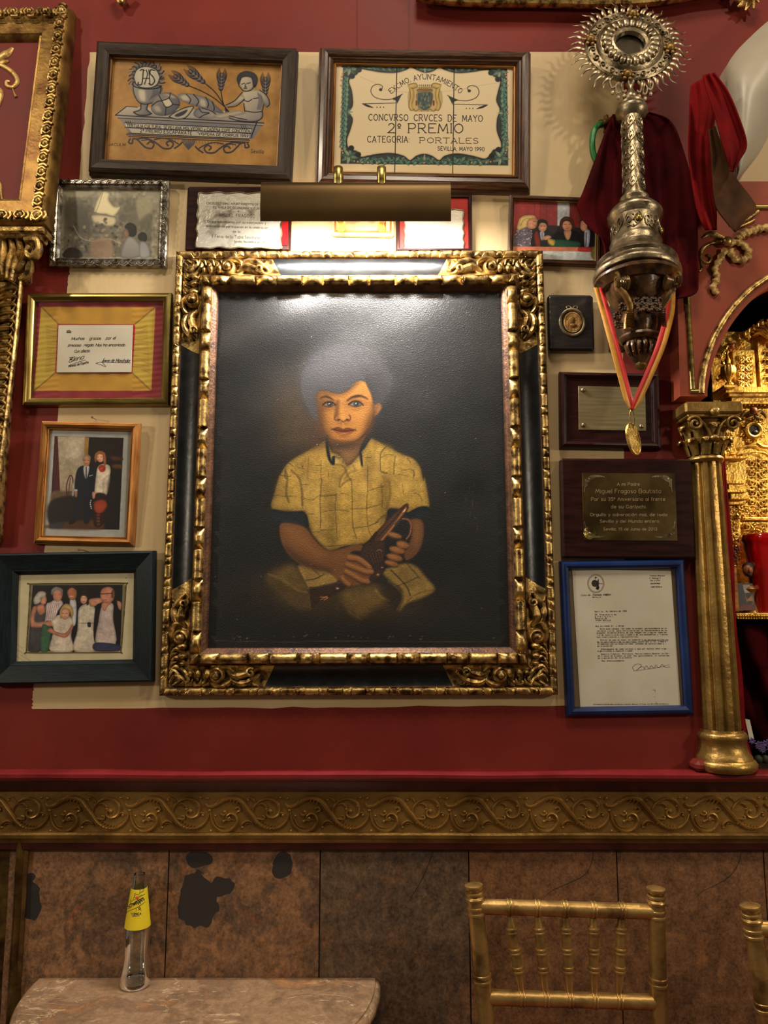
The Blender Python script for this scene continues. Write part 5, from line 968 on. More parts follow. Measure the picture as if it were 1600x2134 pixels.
TL_ = [('Sevilla, 16 febrero de 1985', 298, 1040, 498, 1036), ('SR. Propietario de', 300, 1059, 432, 1058), ('G A R L O C H I', 300, 1072, 412, 1070), ('Boteros 26', 302, 1083, 373, 1082), ('41004 SEVILLA', 304, 1095, 398, 1094), ('=============='.replace('=', '-'), 304, 1107, 402, 1105), ('Muy estimado Sr. y amigo:', 304, 1131, 488, 1128),
 ('   Esta pues Lengua, tal como le prometi personalmente en el', 310, 1148, 750, 1144), ('reciente visita, para felicitarle por el mantenimiento en su', 310, 1161, 750, 1157), ('acogedor establecimiento de una imagen tan singular como be-', 310, 1173, 752, 1170), ('lla de nuestra preciosa ciudad y de sus monumentos y fiestas', 311, 1186, 754, 1183), ('mas tradicionales y representativas.', 312, 1199, 575, 1197),
 ('   Entrar en esa su casa, es sumarse a un paisaje pictorico', 312, 1218, 757, 1215), ('de la sevillania y de lo sevillano, mucho mas si te, siempre -', 313, 1230, 758, 1227), ('lo adereza con su hospitalidad, colmada de cordialidad y -', 313, 1243, 745, 1240), ('de bienvenida.', 314, 1256, 415, 1254), ('   Enhorabuena de todo corazon y que por muchos años siga -', 314, 1275, 760, 1271), ('dignificando a nuestra ciudad.', 315, 1287, 540, 1285),
 ('   Nuestra Cimentos, Patronato, Patrocinadora General LA CAI-', 316, 1306, 766, 1302), ('XA Y Junta de Alumnos se unen. Muy gustosamente, al contenido-', 317, 1318, 768, 1315), ('do y parabien de la presente.-', 317, 1331, 545, 1328), ('   Muy afectuosamente.', 320, 1349, 488, 1347)]
for s, a, b, c_, d in TL_: LT(lz, s, CE([(a, b), (c_, d)]), 2.7, .55, mono=4.6)
scribble(m, r, lz, CE([(314, 1232), (570, 1230)]), .5); scribble(m, r, lz, CE([(600, 1217), (757, 1216)]), .5)
for s, a, b, c_, d in [('Tomas Blanco', 640, 815, 735, 814), ('C. Amargo 4', 640, 830, 708, 829), ('Telf. 4 1234', 643, 845, 705, 844), ('Jose de Mujer', 646, 863, 708, 862), ('41001 SEVILLA', 650, 885, 718, 884)]: LT(lz, s, CE([(a, b), (c_, d)]), 2.6, .55, shear=.2)
LT(lz, 'Casa de', CE([(210, 938), (268, 936)]), 3, .5, shear=.4); LT(lz, 'Tomas Millan', CE([(278, 938), (395, 935)]), 4.2, .7, shear=.5, gap=.7); LT(lz, 'SEVILLA', CE([(283, 949), (336, 949)]), 2, .5); LT(lz, 'PATRONATO ARTES BELLAS SEVILLA. Sevilla - Boteros, 2 1ª Izqa. Tel. 954 22 22 22 SEVILLA', CE([(290, 1621), (760, 1617)]), 1.9, .45)
scribble(m, r, lz, CE([(545, 1405), (535, 1385), (560, 1365), (590, 1372), (560, 1405), (575, 1390), (600, 1380), (610, 1395), (620, 1375), (640, 1395), (650, 1375), (670, 1390), (680, 1372), (700, 1388), (720, 1368), (740, 1385), (770, 1382)]), .7, 120); scribble(m, r, lz, CE([(540, 1408), (600, 1400), (700, 1385), (765, 1368)]), .6)
t = np.linspace(0, 2*math.pi, 40)
for rr in (52, 46): scribble(m, r, lz, CE(np.c_[305+rr*np.cos(t), 860+(rr+6)*np.sin(t)]), .6, 80)
for pts in [[(660, 1525), (675, 1528), (678, 1540)], [(670, 1568), (676, 1570)], [(680, 1600), (684, 1610), (690, 1618)]]: scribble(m, r, lz, CE(pts), .6)
def patch(pts, zz=lz): 
    p = spline(CE(pts), 30, True); v = loc(r, p[:, 0], p[:, 1], zz); m.add(v, [tuple(range(30))[::-1]], 0, False)
patch([(278, 855), (290, 838), (312, 842), (318, 862), (305, 880), (285, 875)]); patch([(316, 838), (323, 838), (322, 895), (308, 890)]); patch([(312, 880), (326, 880), (322, 895), (304, 892)]); scribble(m, r, lz, CE([(322, 860), (352, 862)]), 1.0); scribble(m, r, lz, CE([(300, 818), (302, 840)]), .7); patch([(300, 818), (312, 822), (301, 828)])
letters(r, INK, 'typed_line'); m.build('letterhead_emblem', INK, r); gp = (-w/2+.0165, -h/2+.0165, w/2-.0165, h/2-.0165); slab(r, 'glass_pane', gp, .0088, .0096, GLASS, 0)
# ================================================================ 11: the portrait in its carved frame
q = [(370, 519), (1138, 517), (1160, 1449), (322, 1451)]
r, W0, H0 = hang('portrait_painting', 'large oil portrait of a seated child in yellow shirt, in a carved gilt frame', 'painting', q, -.034, -.034, depth=.034)
def notch(s, L, per, half, depth, ph=.5):
    """paired gouges: full depth at the outer ends, running out towards the middle of each pair"""
    n = max(1, round(L/per)); pp = L/n; x = (s/pp+ph) % 1.0*pp-pp/2; a = np.abs(x)
    d = np.where((a < half) & (a > .2*half), ((a-.2*half)/(.8*half))**1.3, 0)
    return d*depth
def carved_rail(L):
    n = int(L/.0016); s01 = np.linspace(0, 1, n); m = MB()
    def strip(pr, mi, fn=None, split=None):
        pr = np.array(pr, float); s = pr[:, 0][None, :]+(L-2*pr[:, 0])[None, :]*s01[:, None]; d = np.tile(pr[:, 0], (n, 1)); z = np.tile(pr[:, 1], (n, 1))
        if fn is not None: dd, dz = fn(s, pr); d = d+dd; z = z+dz
        A = np.stack([s, d, z], -1)
        if split is None: m.grid(A, mi)
        else:
            k = int(split/L*n); wv = lambda q: m.grid(A[q], 1)
            m.grid(A[:k+1], 0); m.grid(A[k:n-k], mi); m.grid(A[n-k-1:], 0)
    def outer(s, pr):
        t = np.linspace(-1, 1, len(pr)); g = notch(s, L, .047, .010, .0045)*np.clip(1.1-t**2, 0, 1)[None, :]; wv = .0012*np.sin(s*2*math.pi/.047)
        return g*.5+wv*0, -g
    strip([(0, 0), (-.001, .012), (.0, .022)], 2)
    strip([(0, .022), (.001, .0262), (.004, .029), (.008, .030), (.012, .029), (.015, .026), (.016, .022)], 0, outer)
    strip([(.016, .022), (.018, .0200)], 2)
    strip([(.018, .0200), (.024, .0175), (.032, .0170), (.042, .0185), (.052, .0225), (.058, .027), (.0605, .030)], 1, split=.205)
    strip([(.0605, .030), (.062, .034), (.064, .034)], 2)
    def inner(s, pr):
        t = np.linspace(-1, 1, len(pr)); g = notch(s, L, .103, .024, .0145)*np.clip(1.05-t**2, 0, 1)[None, :]
        return -g*.0, -g
    strip([(.064, .034)]+[(.0745-.0105*math.cos(a), .036+.0115*math.sin(a)) for a in np.linspace(.1, math.pi-.1, 11)]+[(.085, .034)], 0, inner)
    strip([(.085, .034), (.087, .033), (.088, .030), (.0905, .029), (.093, .0265), (.0955, .024), (.0965, .018), (.0965, 0)], 2)
    strip([(.0965, 0), (0, 0)], 2)
    return m.mesh('frame_rail', [GOLD, BLUEBLK, BOLE], 50)
def corner_carving(m, fl=1):
    """acanthus scrolls running from the mitre along the rail; local x along, y inwards"""
    zb = .020; U = (0, 0, 1)
    def sw(pts, w, h, tp=(.5, 1, .4), z=zb, n=None, dz=None):
        p = spline(pts, n or 7*len(pts)); t = np.linspace(0, 1, len(p)); k = np.interp(t, np.linspace(0, 1, len(tp)), tp); zz = z+(np.interp(t, np.linspace(0, 1, len(dz)), dz) if dz is not None else 0)
        m.sweep(np.c_[p, np.full(len(p), 1)*zz], w*k, h*k, up=U, seg=8)
    for i in range(4):      # ribbed bed in the mitre
        a = .026+.018*i; sw([(a, .020), (a+.014, .030), (a+.008, .046), (a-.004, .054)], .0062, .009, (.5, 1, .6))
        sw([(a+.008, .019), (a+.020, .024), (a+.024, .034)], .0046, .008, (.4, 1, .4), z=.022)
    for i, rr in enumerate((.0062, .0078, .0092)): m.blob((.064+.0135*i+.002*i*i, .045, .026), (rr*.85, rr*1.25, rr*1.35), 10, 6)
    sp = spiral((.117, .040), .0165, .004, math.pi*.9, -1.35, 36); m.sweep(np.c_[sp, .024+np.linspace(0, .008, 36)], np.linspace(.0050, .0056, 36), np.linspace(.010, .010, 36), up=U, seg=8); m.blob((.117, .040, .034), (.0085, .0085, .009), 12, 8)
    sw([(.100, .034), (.112, .022), (.132, .021), (.146, .030), (.142, .044)], .0064, .011, (.6, 1.2, .5)); sw([(.104, .050), (.120, .058), (.140, .056), (.152, .046)], .0056, .011, (.5, 1.1, .5))
    # leaf past the volute
    sw([(.138, .050), (.154, .040), (.172, .043), (.192, .052), (.203, .056)], .0098, .013, (.5, 1.2, 1.0, .5)); sw([(.142, .036), (.158, .026), (.178, .026), (.196, .036), (.206, .046)], .0078, .011, (.5, 1.2, .9, .4)); sw([(.150, .024), (.168, .0205), (.186, .023)], .0042, .005)
    sp = spiral((.188, .047), .009, .002, math.pi*.3, 1.2, 24); m.sweep(np.c_[sp, np.full(24, .034)], .0036, .006, up=U, seg=7)
    for i in range(4): sw([(.146+.013*i, .030), (.153+.013*i, .023), (.161+.013*i, .0205)], .0032, .0055, z=.0225)
    for i in range(4): m.blob((.072+.012*i, .023, .0215), (.0042, .0032, .0045), 8, 5)
cm = MB(); corner_carving(cm); cme = cm.mesh('acanthus_carving', GOLD)
cmm = MB(); cmm.v = [np.vstack(cm.v)*np.array([-1, 1, 1])]; cmm.f = [t[::-1] for t in cm.f]; cmm.m = cm.m; cmm.sm = cm.sm; cme2 = cmm.mesh('acanthus_carving', GOLD)
memo = {}
for x, y, a, L in RPOS(W0, H0):
    k = round(L, 4)
    if k not in memo: memo[k] = carved_rail(L)
    A = Matrix.Translation((x, y, 0))@Matrix.Rotation(math.radians(a), 4, 'Z'); ro = link('frame_rail', memo[k], r, A)
    link('acanthus_carving', cme, ro); link('acanthus_carving', cme2, ro, Matrix.Translation((L, 0, 0)))
C7 = lambda p: T(p, 4.2105, 540, 680)
C8 = lambda p: T(p, 3.8095, 520, 980)
def portrait(p):
    X, Y = p.X, p.Y
    f7 = lambda pts, c, s=2, a=1, **k: p.fill(C7(pts), c, s, a, **k); l7 = lambda pts, c, w=1.5, s=1, a=1, **k: p.line(C7(pts), c, w, s, a, **k)
    f8 = lambda pts, c, s=2, a=1, **k: p.fill(C8(pts), c, s, a, **k); l8 = lambda pts, c, w=1.5, s=1, a=1, **k: p.line(C8(pts), c, w, s, a, **k)
    g7 = lambda x, y, rx, ry, c, a=1, rot=0: p.glow(540+x/4.21, 680+y/4.21, rx/4.21, ry/4.21, c, a, rot); g8 = lambda x, y, rx, ry, c, a=1, rot=0: p.glow(520+x/3.81, 980+y/3.81, rx/3.81, ry/3.81, c, a, rot)
    p.c += (vnoise(X, Y, 60, 1)-.5)[:, None]*np.array([8, 7, 6])
    g7(300, 760, 260, 420, (62, 46, 26), .85); g7(380, 950, 200, 160, (74, 54, 28), .6); g7(1250, 700, 260, 500, (34, 31, 33), .7)
    # lower body, shorts
    g8(640, 1010, 620, 170, (58, 42, 20), .9); g8(300, 900, 200, 140, (66, 48, 24), .7); g8(1000, 1080, 420, 130, (58, 43, 20), .7)
    f8([(120, 850), (200, 780), (300, 740), (400, 770), (470, 900), (480, 1090), (330, 1080), (200, 960)], (78, 58, 28), 10, .85); f8([(200, 840), (270, 780), (350, 770), (400, 850), (470, 930), (440, 960), (330, 930)], (96, 74, 34), 8, .85); l8([(150, 825), (260, 870), (380, 950), (460, 970)], (128, 98, 46), 3, 2, .8); l8([(390, 760), (430, 850), (470, 930), (480, 1090)], (126, 96, 44), 2.5, 1.5, .8)
    f8([(390, 760), (500, 760), (620, 800), (700, 870), (620, 900), (480, 920), (430, 850)], (140, 110, 52), 4); l8([(410, 800), (450, 875), (480, 920), (600, 900), (690, 880)], (160, 128, 64), 2, 1.2, .8); l8([(445, 875), (520, 862), (590, 828)], (36, 30, 18), 1.8, .8); l8([(500, 780), (560, 840)], (52, 42, 22), 1.4, .8)
    f8([(1060, 800), (1230, 740), (1330, 770), (1400, 850), (1470, 940), (1400, 1000), (1250, 1055), (1190, 1110), (1215, 960), (1120, 880)], (132, 104, 48), 5); f8([(1180, 790), (1290, 770), (1380, 880), (1260, 920)], (112, 88, 40), 8, .7); l8([(1120, 790), (1190, 860), (1250, 930), (1275, 995)], (34, 30, 18), 2.4, .8); l8([(1250, 745), (1310, 810), (1350, 860)], (44, 38, 22), 1.8, .8); l8([(1170, 920), (1260, 885), (1330, 850)], (44, 38, 22), 1.6, .8); l8([(1250, 1040), (1330, 980), (1470, 945)], (92, 70, 32), 2, 1)
    f8([(740, 960), (880, 920), (1000, 920), (1100, 1020), (1000, 1090), (880, 1160), (800, 1120), (740, 1040)], (104, 80, 36), 14, .9); l8([(1000, 950), (1050, 1010), (1110, 1035)], (150, 118, 56), 3, 2, .8); l8([(760, 1060), (800, 1130), (880, 1180)], (118, 92, 44), 2, 2, .6); f8([(1040, 960), (1140, 920), (1200, 1000), (1180, 1100), (1120, 1060)], (34, 26, 14), 9, .8); l8([(1100, 880), (1190, 950), (1215, 1020), (1170, 1110)], (96, 74, 34), 3, 2, .8)
    # wedge of dark wood by the knee
    f8([(470, 940), (540, 925), (650, 905), (760, 890), (760, 935), (640, 1000), (540, 1050), (485, 1100), (472, 1010)], (44, 26, 17), 2); l8([(470, 940), (475, 1010), (485, 1098)], (100, 76, 42), 1.6, 1); l8([(480, 940), (600, 915), (740, 890)], (84, 56, 34), 1.4, 1); l8([(560, 1005), (620, 1010), (590, 1030)], (190, 120, 60), 1.4, .7); l8([(565, 1028), (612, 1002)], (200, 130, 70), 1.2, .7); l8([(690, 935), (705, 940)], (230, 190, 150), 2, .7)
    # shirt
    shirt = list(C7([(985, 985), (1100, 1040), (1250, 1120), (1350, 1160), (1410, 1230), (1440, 1347)]))+list(C8([(1390, 60), (1412, 180), (1425, 295), (1340, 300), (1260, 335), (1200, 310), (1110, 305), (1085, 370), (1060, 470), (1000, 540), (940, 580), (850, 585), (760, 600), (650, 635), (600, 620), (540, 560), (495, 500), (465, 420), (435, 330), (330, 325), (175, 305), (200, 170), (230, 60)]))+list(C7([(190, 1290), (260, 1190), (400, 1105), (520, 1040), (590, 1000), (640, 1100), (770, 1220), (890, 1120), (940, 990)]))
    p.fill(shirt, (166, 131, 60), 1.6)
    g7(1150, 1200, 240, 130, (178, 142, 66), .0)
    for pts, c, s, a in [([(430, 0), (560, 60), (600, 300), (640, 560), (540, 520), (470, 380), (440, 200)], (172, 138, 66), 12, .7), ([(590, 90), (660, 60), (700, 300), (690, 580), (620, 560), (600, 300)], (126, 98, 44), 12, .6), ([(720, 60), (800, 120), (840, 300), (880, 560), (780, 580), (740, 400)], (176, 140, 62), 10, .7), ([(880, 60), (950, 80), (980, 300), (960, 500), (900, 400)], (184, 146, 66), 12, .6), ([(1060, 40), (1120, 100), (1100, 300), (1040, 420), (1020, 200)], (122, 94, 40), 10, .7), ([(1140, 60), (1260, 30), (1380, 120), (1390, 260), (1260, 300), (1130, 280)], (164, 130, 58), 10, .7), ([(1200, 60), (1290, 90), (1260, 180), (1180, 150)], (186, 150, 72), 8, .6), ([(230, 90), (290, 70), (330, 200), (330, 310), (200, 290)], (146, 116, 54), 10, .7), ([(300, 60), (370, 90), (400, 300), (340, 310)], (172, 138, 66), 8, .7), ([(520, 480), (600, 560), (640, 620), (700, 600), (650, 500)], (112, 88, 42), 8, .5)]: f8(pts, c, s, a)
    for pts, c, s, a in [([(960, 1000), (1100, 1060), (1240, 1140), (1340, 1200), (1300, 1300), (1150, 1250), (1000, 1120)], (176, 140, 64), 12, .7), ([(900, 1240), (960, 1120), (1010, 1160), (980, 1347), (920, 1347)], (120, 94, 42), 10, .6), ([(480, 1080), (580, 1060), (620, 1200), (580, 1347), (480, 1347)], (174, 138, 62), 12, .6), ([(330, 1200), (420, 1150), (460, 1300), (380, 1347)], (136, 106, 48), 12, .6), ([(650, 1110), (740, 1160), (770, 1230), (700, 1210), (655, 1190)], (186, 152, 80), 3, .9), ([(790, 1240), (880, 1130), (905, 1240), (850, 1270), (790, 1330)], (178, 142, 66), 4, .9), ([(700, 1200), (760, 1240), (720, 1347), (650, 1347), (640, 1240)], (150, 118, 52), 6, .8), ([(1000, 1150), (1080, 1050), (1160, 1080), (1060, 1230)], (186, 150, 70), 12, .5)]: f7(pts, c, s, a)
    l8([(285, 0), (300, 70), (290, 180), (310, 250)], (58, 46, 22), 3, 2, .7); l8([(330, 0), (390, 60), (415, 160), (420, 280)], (60, 48, 22), 3, 2, .7); l8([(770, 0), (725, 60), (715, 130), (760, 90), (800, 70)], (88, 68, 30), 3, 2, .7); l8([(1110, 90), (1115, 200), (1090, 300)], (96, 74, 32), 3, 2.5, .7); l8([(1000, 420), (1050, 370), (1085, 355)], (70, 54, 26), 3, 2, .7)
    chk = (62, 54, 32)
    for pts, w in [([(572, 70), (560, 240), (565, 390), (560, 460)], 1.7), ([(690, 190), (680, 300), (690, 440), (695, 560)], 1.2), ([(810, 80), (815, 300), (820, 440), (848, 540)], 1.6), ([(935, 0), (935, 160), (930, 300), (940, 450), (965, 525)], 1.3), ([(1045, 110), (1055, 200), (1050, 300)], 1.4), ([(420, 115), (480, 110)], 1), ([(430, 225), (500, 235), (560, 200), (690, 195)], 1.1), ([(460, 345), (510, 347)], 1.1), ([(560, 210), (680, 195)], 1.4), ([(580, 330), (680, 315), (780, 322)], 1.1), ([(790, 190), (720, 185)], 1), ([(800, 305), (930, 300), (1040, 270)], 1.3), ([(935, 165), (1000, 145), (1060, 130)], 1.4), ([(830, 460), (950, 440), (1020, 410)], 1.4), ([(500, 490), (560, 490)], 1), ([(560, 475), (690, 470)], 1.1), ([(590, 605), (680, 600), (760, 590)], 1.4), ([(240, 40), (330, 48)], 1.6), ([(195, 200), (370, 210)], 1.1), ([(1300, 0), (1310, 50)], 1.2), ([(1040, 10), (1090, 20)], 1.4), ([(1180, 30), (1260, 50)], .9), ([(1210, 100), (1225, 200)], .9), ([(1310, 180), (1350, 200), (1370, 240)], 1.2), ([(630, 0), (625, 60)], .9), ([(410, 210), (420, 300)], 1.2)]: l8(pts, chk, w, .7, .85)
    for pts, w in [([(1115, 1050), (1065, 1120), (1062, 1220), (1070, 1275), (1125, 1290)], 1.8), ([(1070, 1150), (1130, 1125), (1195, 1138)], 1.1), ([(1195, 1138), (1185, 1200), (1182, 1300)], 1.5), ([(950, 1220), (950, 1347)], .9), ([(1300, 1160), (1330, 1200)], 1.4), ([(1240, 1265), (1350, 1262), (1350, 1340)], 1.1), ([(230, 1250), (225, 1320), (245, 1340)], 2), ([(260, 1200), (300, 1230)], 1.6), ([(430, 1150), (425, 1347)], .9), ([(540, 1180), (540, 1347)], .9), ([(500, 1220), (545, 1220)], 1.4), ([(665, 1140), (690, 1155), (720, 1150)], 1.6), ([(740, 1160), (735, 1200)], 1.6), ([(820, 1215), (840, 1250)], 1.6), ([(770, 1225), (800, 1200)], 1), ([(930, 1155), (985, 1150)], 1.2), ([(340, 1240), (390, 1250)], 1)]: l7(pts, chk, w, .7, .85)
    l7([(800, 1347), (770, 1300), (740, 1230), (640, 1205)], (84, 64, 28), 2.4, 2, .8); l7([(745, 1347), (790, 1290), (850, 1265)], (86, 66, 30), 2, 2, .6)
    p.line(shirt+[shirt[0]], (70, 52, 22), 7, 7, .5, smooth=False); p.c *= (1+.16*(vnoise(X, Y, 3.2, 31)-.5)+.16*(vnoise(X, Y, 11, 32)-.5))[:, None]
    # cuffs
    f8([(172, 310), (300, 330), (435, 333), (470, 430), (440, 450), (350, 425), (240, 415), (180, 395)], (14, 22, 28), 2); f8([(1100, 315), (1200, 312), (1255, 335), (1340, 292), (1420, 292), (1435, 375), (1330, 385), (1180, 400), (1110, 380)], (14, 24, 28), 2)
    # neck, face
    f7([(615, 960), (630, 1050), (650, 1105), (700, 1115), (740, 1170), (770, 1222), (830, 1170), (885, 1100), (905, 1030), (940, 950), (870, 990), (740, 1020)], (98, 66, 32), 2); f7([(690, 1060), (800, 1050), (860, 1080), (780, 1180)], (134, 94, 46), 14, .7); g7(720, 1045, 150, 46, (44, 27, 14), .8)
    l7([(590, 985), (600, 1080), (618, 1165), (648, 1205), (652, 1150)], (14, 22, 28), 6.5, 1.2); l7([(985, 880), (950, 960), (905, 1050), (888, 1110), (900, 1215)], (14, 22, 28), 4, 1.2); l7([(975, 960), (940, 1010), (910, 1060)], (16, 26, 32), 9, 1.5); l7([(896, 1110), (905, 1230)], (12, 18, 22), 2.6, 1)
    face = [(512, 600), (540, 570), (640, 578), (720, 584), (800, 540), (880, 475), (945, 500), (985, 590), (1002, 680), (1000, 770), (978, 855), (930, 930), (870, 990), (800, 1018), (740, 1025), (680, 1008), (620, 975), (570, 915), (536, 840), (515, 750), (506, 670)]
    # hair behind
    hair = [(500, 830), (440, 740), (385, 620), (365, 500), (385, 390), (430, 290), (530, 205), (680, 160), (800, 168), (890, 178), (1000, 205), (1080, 285), (1135, 390), (1150, 510), (1120, 610), (1080, 665), (1030, 690), (1005, 760), (900, 700), (640, 640), (540, 760)]
    f7([(x+(x-760)*.10, y+(y-560)*.12) for x, y in hair], (52, 49, 50), 12, .5); f7(hair, (46, 43, 46), 3)
    f7([(480, 300), (680, 200), (850, 220), (900, 380), (700, 520), (500, 500), (420, 420)], (66, 64, 70), 26, .8); f7([(920, 300), (1040, 300), (1120, 480), (1080, 640), (990, 560), (930, 420)], (56, 52, 56), 16, .8)
    l7([(430, 300), (560, 220), (700, 180), (810, 190), (860, 200), (900, 180), (1000, 230), (1090, 310), (1140, 400)], (44, 40, 42), 2, 1.6, .7); l7([(900, 200), (920, 300), (990, 330), (1060, 350)], (50, 46, 48), 2, 2, .5)
    rg = np.random.default_rng(6)
    for i in range(130):
        a = rg.uniform(0, 6.28); rr = math.sqrt(rg.random()); x, y = 760+390*rr*math.cos(a), 430+260*rr*math.sin(a)
        if y < 640 and not (540 < x < 960 and y > 500): l7([(x, y), (x+rg.uniform(-20, 34), y+rg.uniform(8, 26)), (x+rg.uniform(-30, 40), y+rg.uniform(24, 56))], [(86, 84, 90), (36, 33, 36), (62, 60, 62)][i % 3], 1.2, 1.2, .45)
    f7(face, (172, 114, 54), 2)
    f7([(1003, 700), (1030, 670), (1065, 678), (1076, 715), (1050, 760), (1010, 785)], (142, 92, 46), 2); l7([(1020, 750), (1040, 700), (1060, 690)], (104, 62, 30), 2, 1.5, .7)
    # modelling of the face
    g7(530, 800, 80, 260, (70, 42, 20), .85, .12); g7(690, 900, 200, 16, (110, 68, 32), .0); g7(790, 520, 130, 50, (184, 130, 66), .55); g7(880, 780, 80, 110, (182, 124, 60), .6); g7(620, 770, 60, 60, (172, 116, 56), .5); g7(720, 700, 26, 80, (186, 132, 68), .6); g7(740, 985, 70, 26, (172, 116, 56), .5); g7(965, 860, 44, 150, (84, 50, 24), .7, .25); g7(740, 1015, 140, 22, (84, 50, 24), .6); g7(600, 930, 70, 50, (110, 70, 34), .6, .6); g7(610, 684, 90, 40, (94, 58, 30), .65); g7(845, 678, 100, 42, (104, 66, 34), .6); g7(685, 760, 22, 70, (98, 60, 30), .6); g7(735, 850, 70, 18, (112, 70, 36), .5); g7(640, 560, 130, 30, (96, 60, 30), .5)
    for i in range(9): l7([(820+i*14, 540-i*7), (850+i*10, 505-i*3), (860+i*9, 480)], (110, 74, 36), 1.2, 1, .4)
    f7([(365, 500), (420, 400), (560, 300), (760, 300), (900, 420), (930, 480), (880, 478), (830, 500), (780, 560), (700, 586), (630, 575), (545, 560), (505, 600), (512, 690), (520, 800), (498, 830), (440, 740), (385, 620)], (60, 58, 62), 2.2, .95); f7([(385, 560), (480, 540), (505, 620), (515, 800), (495, 825), (440, 740)], (62, 58, 62), 7, .8); l7([(540, 565), (600, 562), (640, 585), (720, 588), (800, 545), (840, 500)], (58, 46, 40), 2.2, 1.4, .8)
    f7([(930, 470), (960, 420), (1060, 420), (1140, 520), (1110, 620), (1060, 665), (1010, 680), (985, 600), (955, 540)], (48, 45, 48), 3)
    p.line(C7([face[i] for i in (0, 20, 19, 18, 17, 16, 15, 14, 13, 12, 11, 10, 9, 8)]), (84, 50, 22), 6, 6, .6); p.line(C7([(512, 600), (560, 590), (640, 600), (720, 604), (800, 560), (860, 500)]), (92, 56, 26), 6, 5, .6)
    brow = (40, 24, 12)
    l7([(535, 632), (580, 616), (620, 628), (655, 652)], brow, 5, 1.6, .9, taper=.6); l7([(772, 652), (820, 622), (890, 612), (950, 636)], brow, 6, 1.6, .9, taper=.6)
    for cx, cy, rx, ry in [(614, 686, 52, 20), (846, 683, 58, 23)]:
        f7([(cx-rx, cy+2), (cx-rx*.5, cy-ry*.8), (cx, cy-ry), (cx+rx*.6, cy-ry*.7), (cx+rx, cy+2), (cx+rx*.5, cy+ry*.8), (cx, cy+ry), (cx-rx*.5, cy+ry*.8)], (126, 106, 80), 1); p.ell(540+(cx+6)/4.21, 680+cy/4.21, 27/4.21, 24/4.21, (54, 52, 48), .8); p.ell(540+(cx+6)/4.21, 680+cy/4.21, 11/4.21, 11/4.21, (18, 16, 18), .8); p.ell(540+(cx+2)/4.21, 680+(cy-7)/4.21, 1.1, 1.1, (220, 214, 200), .6)
        l7([(cx-rx-4, cy+4), (cx-rx*.5, cy-ry*.9), (cx, cy-ry-3), (cx+rx*.6, cy-ry*.8), (cx+rx+6, cy+6)], (22, 13, 8), 3.0, 1.0); l7([(cx-rx*.8, cy+ry*.6), (cx, cy+ry+2), (cx+rx*.8, cy+ry*.5)], (70, 40, 22), 1.8, 1); l7([(cx-rx*.7, cy-ry-14), (cx, cy-ry-18), (cx+rx*.8, cy-ry-10)], (112, 72, 36), 1.5, 1.4, .7); l7([(cx-rx*.6, cy+ry+22), (cx+10, cy+ry+30), (cx+rx*.8, cy+ry+14)], (118, 78, 40), 1.6, 2, .6)
    l7([(690, 660), (682, 720), (672, 780)], (80, 47, 24), 5, 4, .75); l7([(668, 785), (662, 815), (690, 828), (710, 822), (735, 836), (765, 826), (790, 828), (802, 800), (790, 780)], (74, 42, 20), 2.6, 1.2, .9); p.ell(540+698/4.21, 680+818/4.21, 3.4, 1.8, (50, 26, 14), 1.2, .9); p.ell(540+772/4.21, 680+818/4.21, 3.6, 1.8, (50, 26, 14), 1.2, .9); g7(738, 800, 22, 20, (196, 142, 78), .6); l7([(735, 850), (740, 885)], (192, 136, 74), 2.2, 2, .5); l7([(718, 850), (722, 885)], (116, 74, 36), 2, 1.6, .5)
    f7([(640, 902), (690, 882), (715, 892), (738, 900), (765, 890), (800, 894), (842, 910), (780, 922), (735, 926), (690, 918)], (106, 52, 28), 1.4); f7([(650, 908), (700, 920), (740, 928), (800, 918), (836, 912), (800, 945), (740, 958), (690, 946)], (150, 86, 46), 1.6); l7([(636, 902), (690, 914), (738, 924), (790, 916), (845, 909)], (48, 22, 12), 2.2, 1); g7(740, 942, 30, 8, (188, 122, 74), .6); g7(740, 968, 60, 10, (96, 58, 28), .5); l7([(630, 890), (640, 905)], (90, 54, 26), 2, 1.5, .7); l7([(845, 900), (850, 915)], (100, 62, 30), 2, 1.5, .7)
    # arms
    f8([(248, 425), (340, 425), (440, 455), (500, 530), (570, 605), (640, 640), (740, 620), (840, 590), (905, 600), (890, 640), (830, 640), (800, 660), (880, 690), (955, 750), (975, 820), (940, 880), (860, 912), (770, 915), (680, 850), (600, 800), (500, 780), (410, 750), (330, 690), (265, 600), (240, 510)], (104, 64, 30), 2.2); f8([(270, 450), (350, 440), (440, 490), (520, 600), (600, 660), (540, 700), (420, 620), (320, 560)], (132, 84, 42), 16, .85); f8([(280, 600), (400, 690), (520, 750), (640, 790), (620, 810), (480, 780), (350, 710)], (58, 34, 16), 10, .8); g8(700, 690, 90, 50, (118, 74, 36), .6)
    f8([(1255, 400), (1340, 385), (1380, 430), (1375, 560), (1330, 660), (1250, 715), (1225, 660), (1275, 560), (1290, 460)], (98, 60, 30), 3); f8([(1300, 420), (1350, 420), (1350, 540), (1310, 600)], (118, 76, 38), 8, .8)
    fing = (140, 88, 44); dk = (58, 32, 16)
    for pts, w in [([(790, 690), (860, 700), (930, 745), (955, 765)], 13), ([(775, 745), (840, 770), (920, 800), (970, 805)], 12), ([(765, 800), (830, 835), (890, 870), (940, 882)], 12), ([(735, 850), (760, 885), (790, 905)], 11)]: l8([(x+3, y+12) for x, y in pts], dk, w, 2, .8); l8(pts, fing, w-2.5, 2, .95); l8([(x, y-6) for x, y in pts], (164, 108, 56), 2.5, 2, .6)
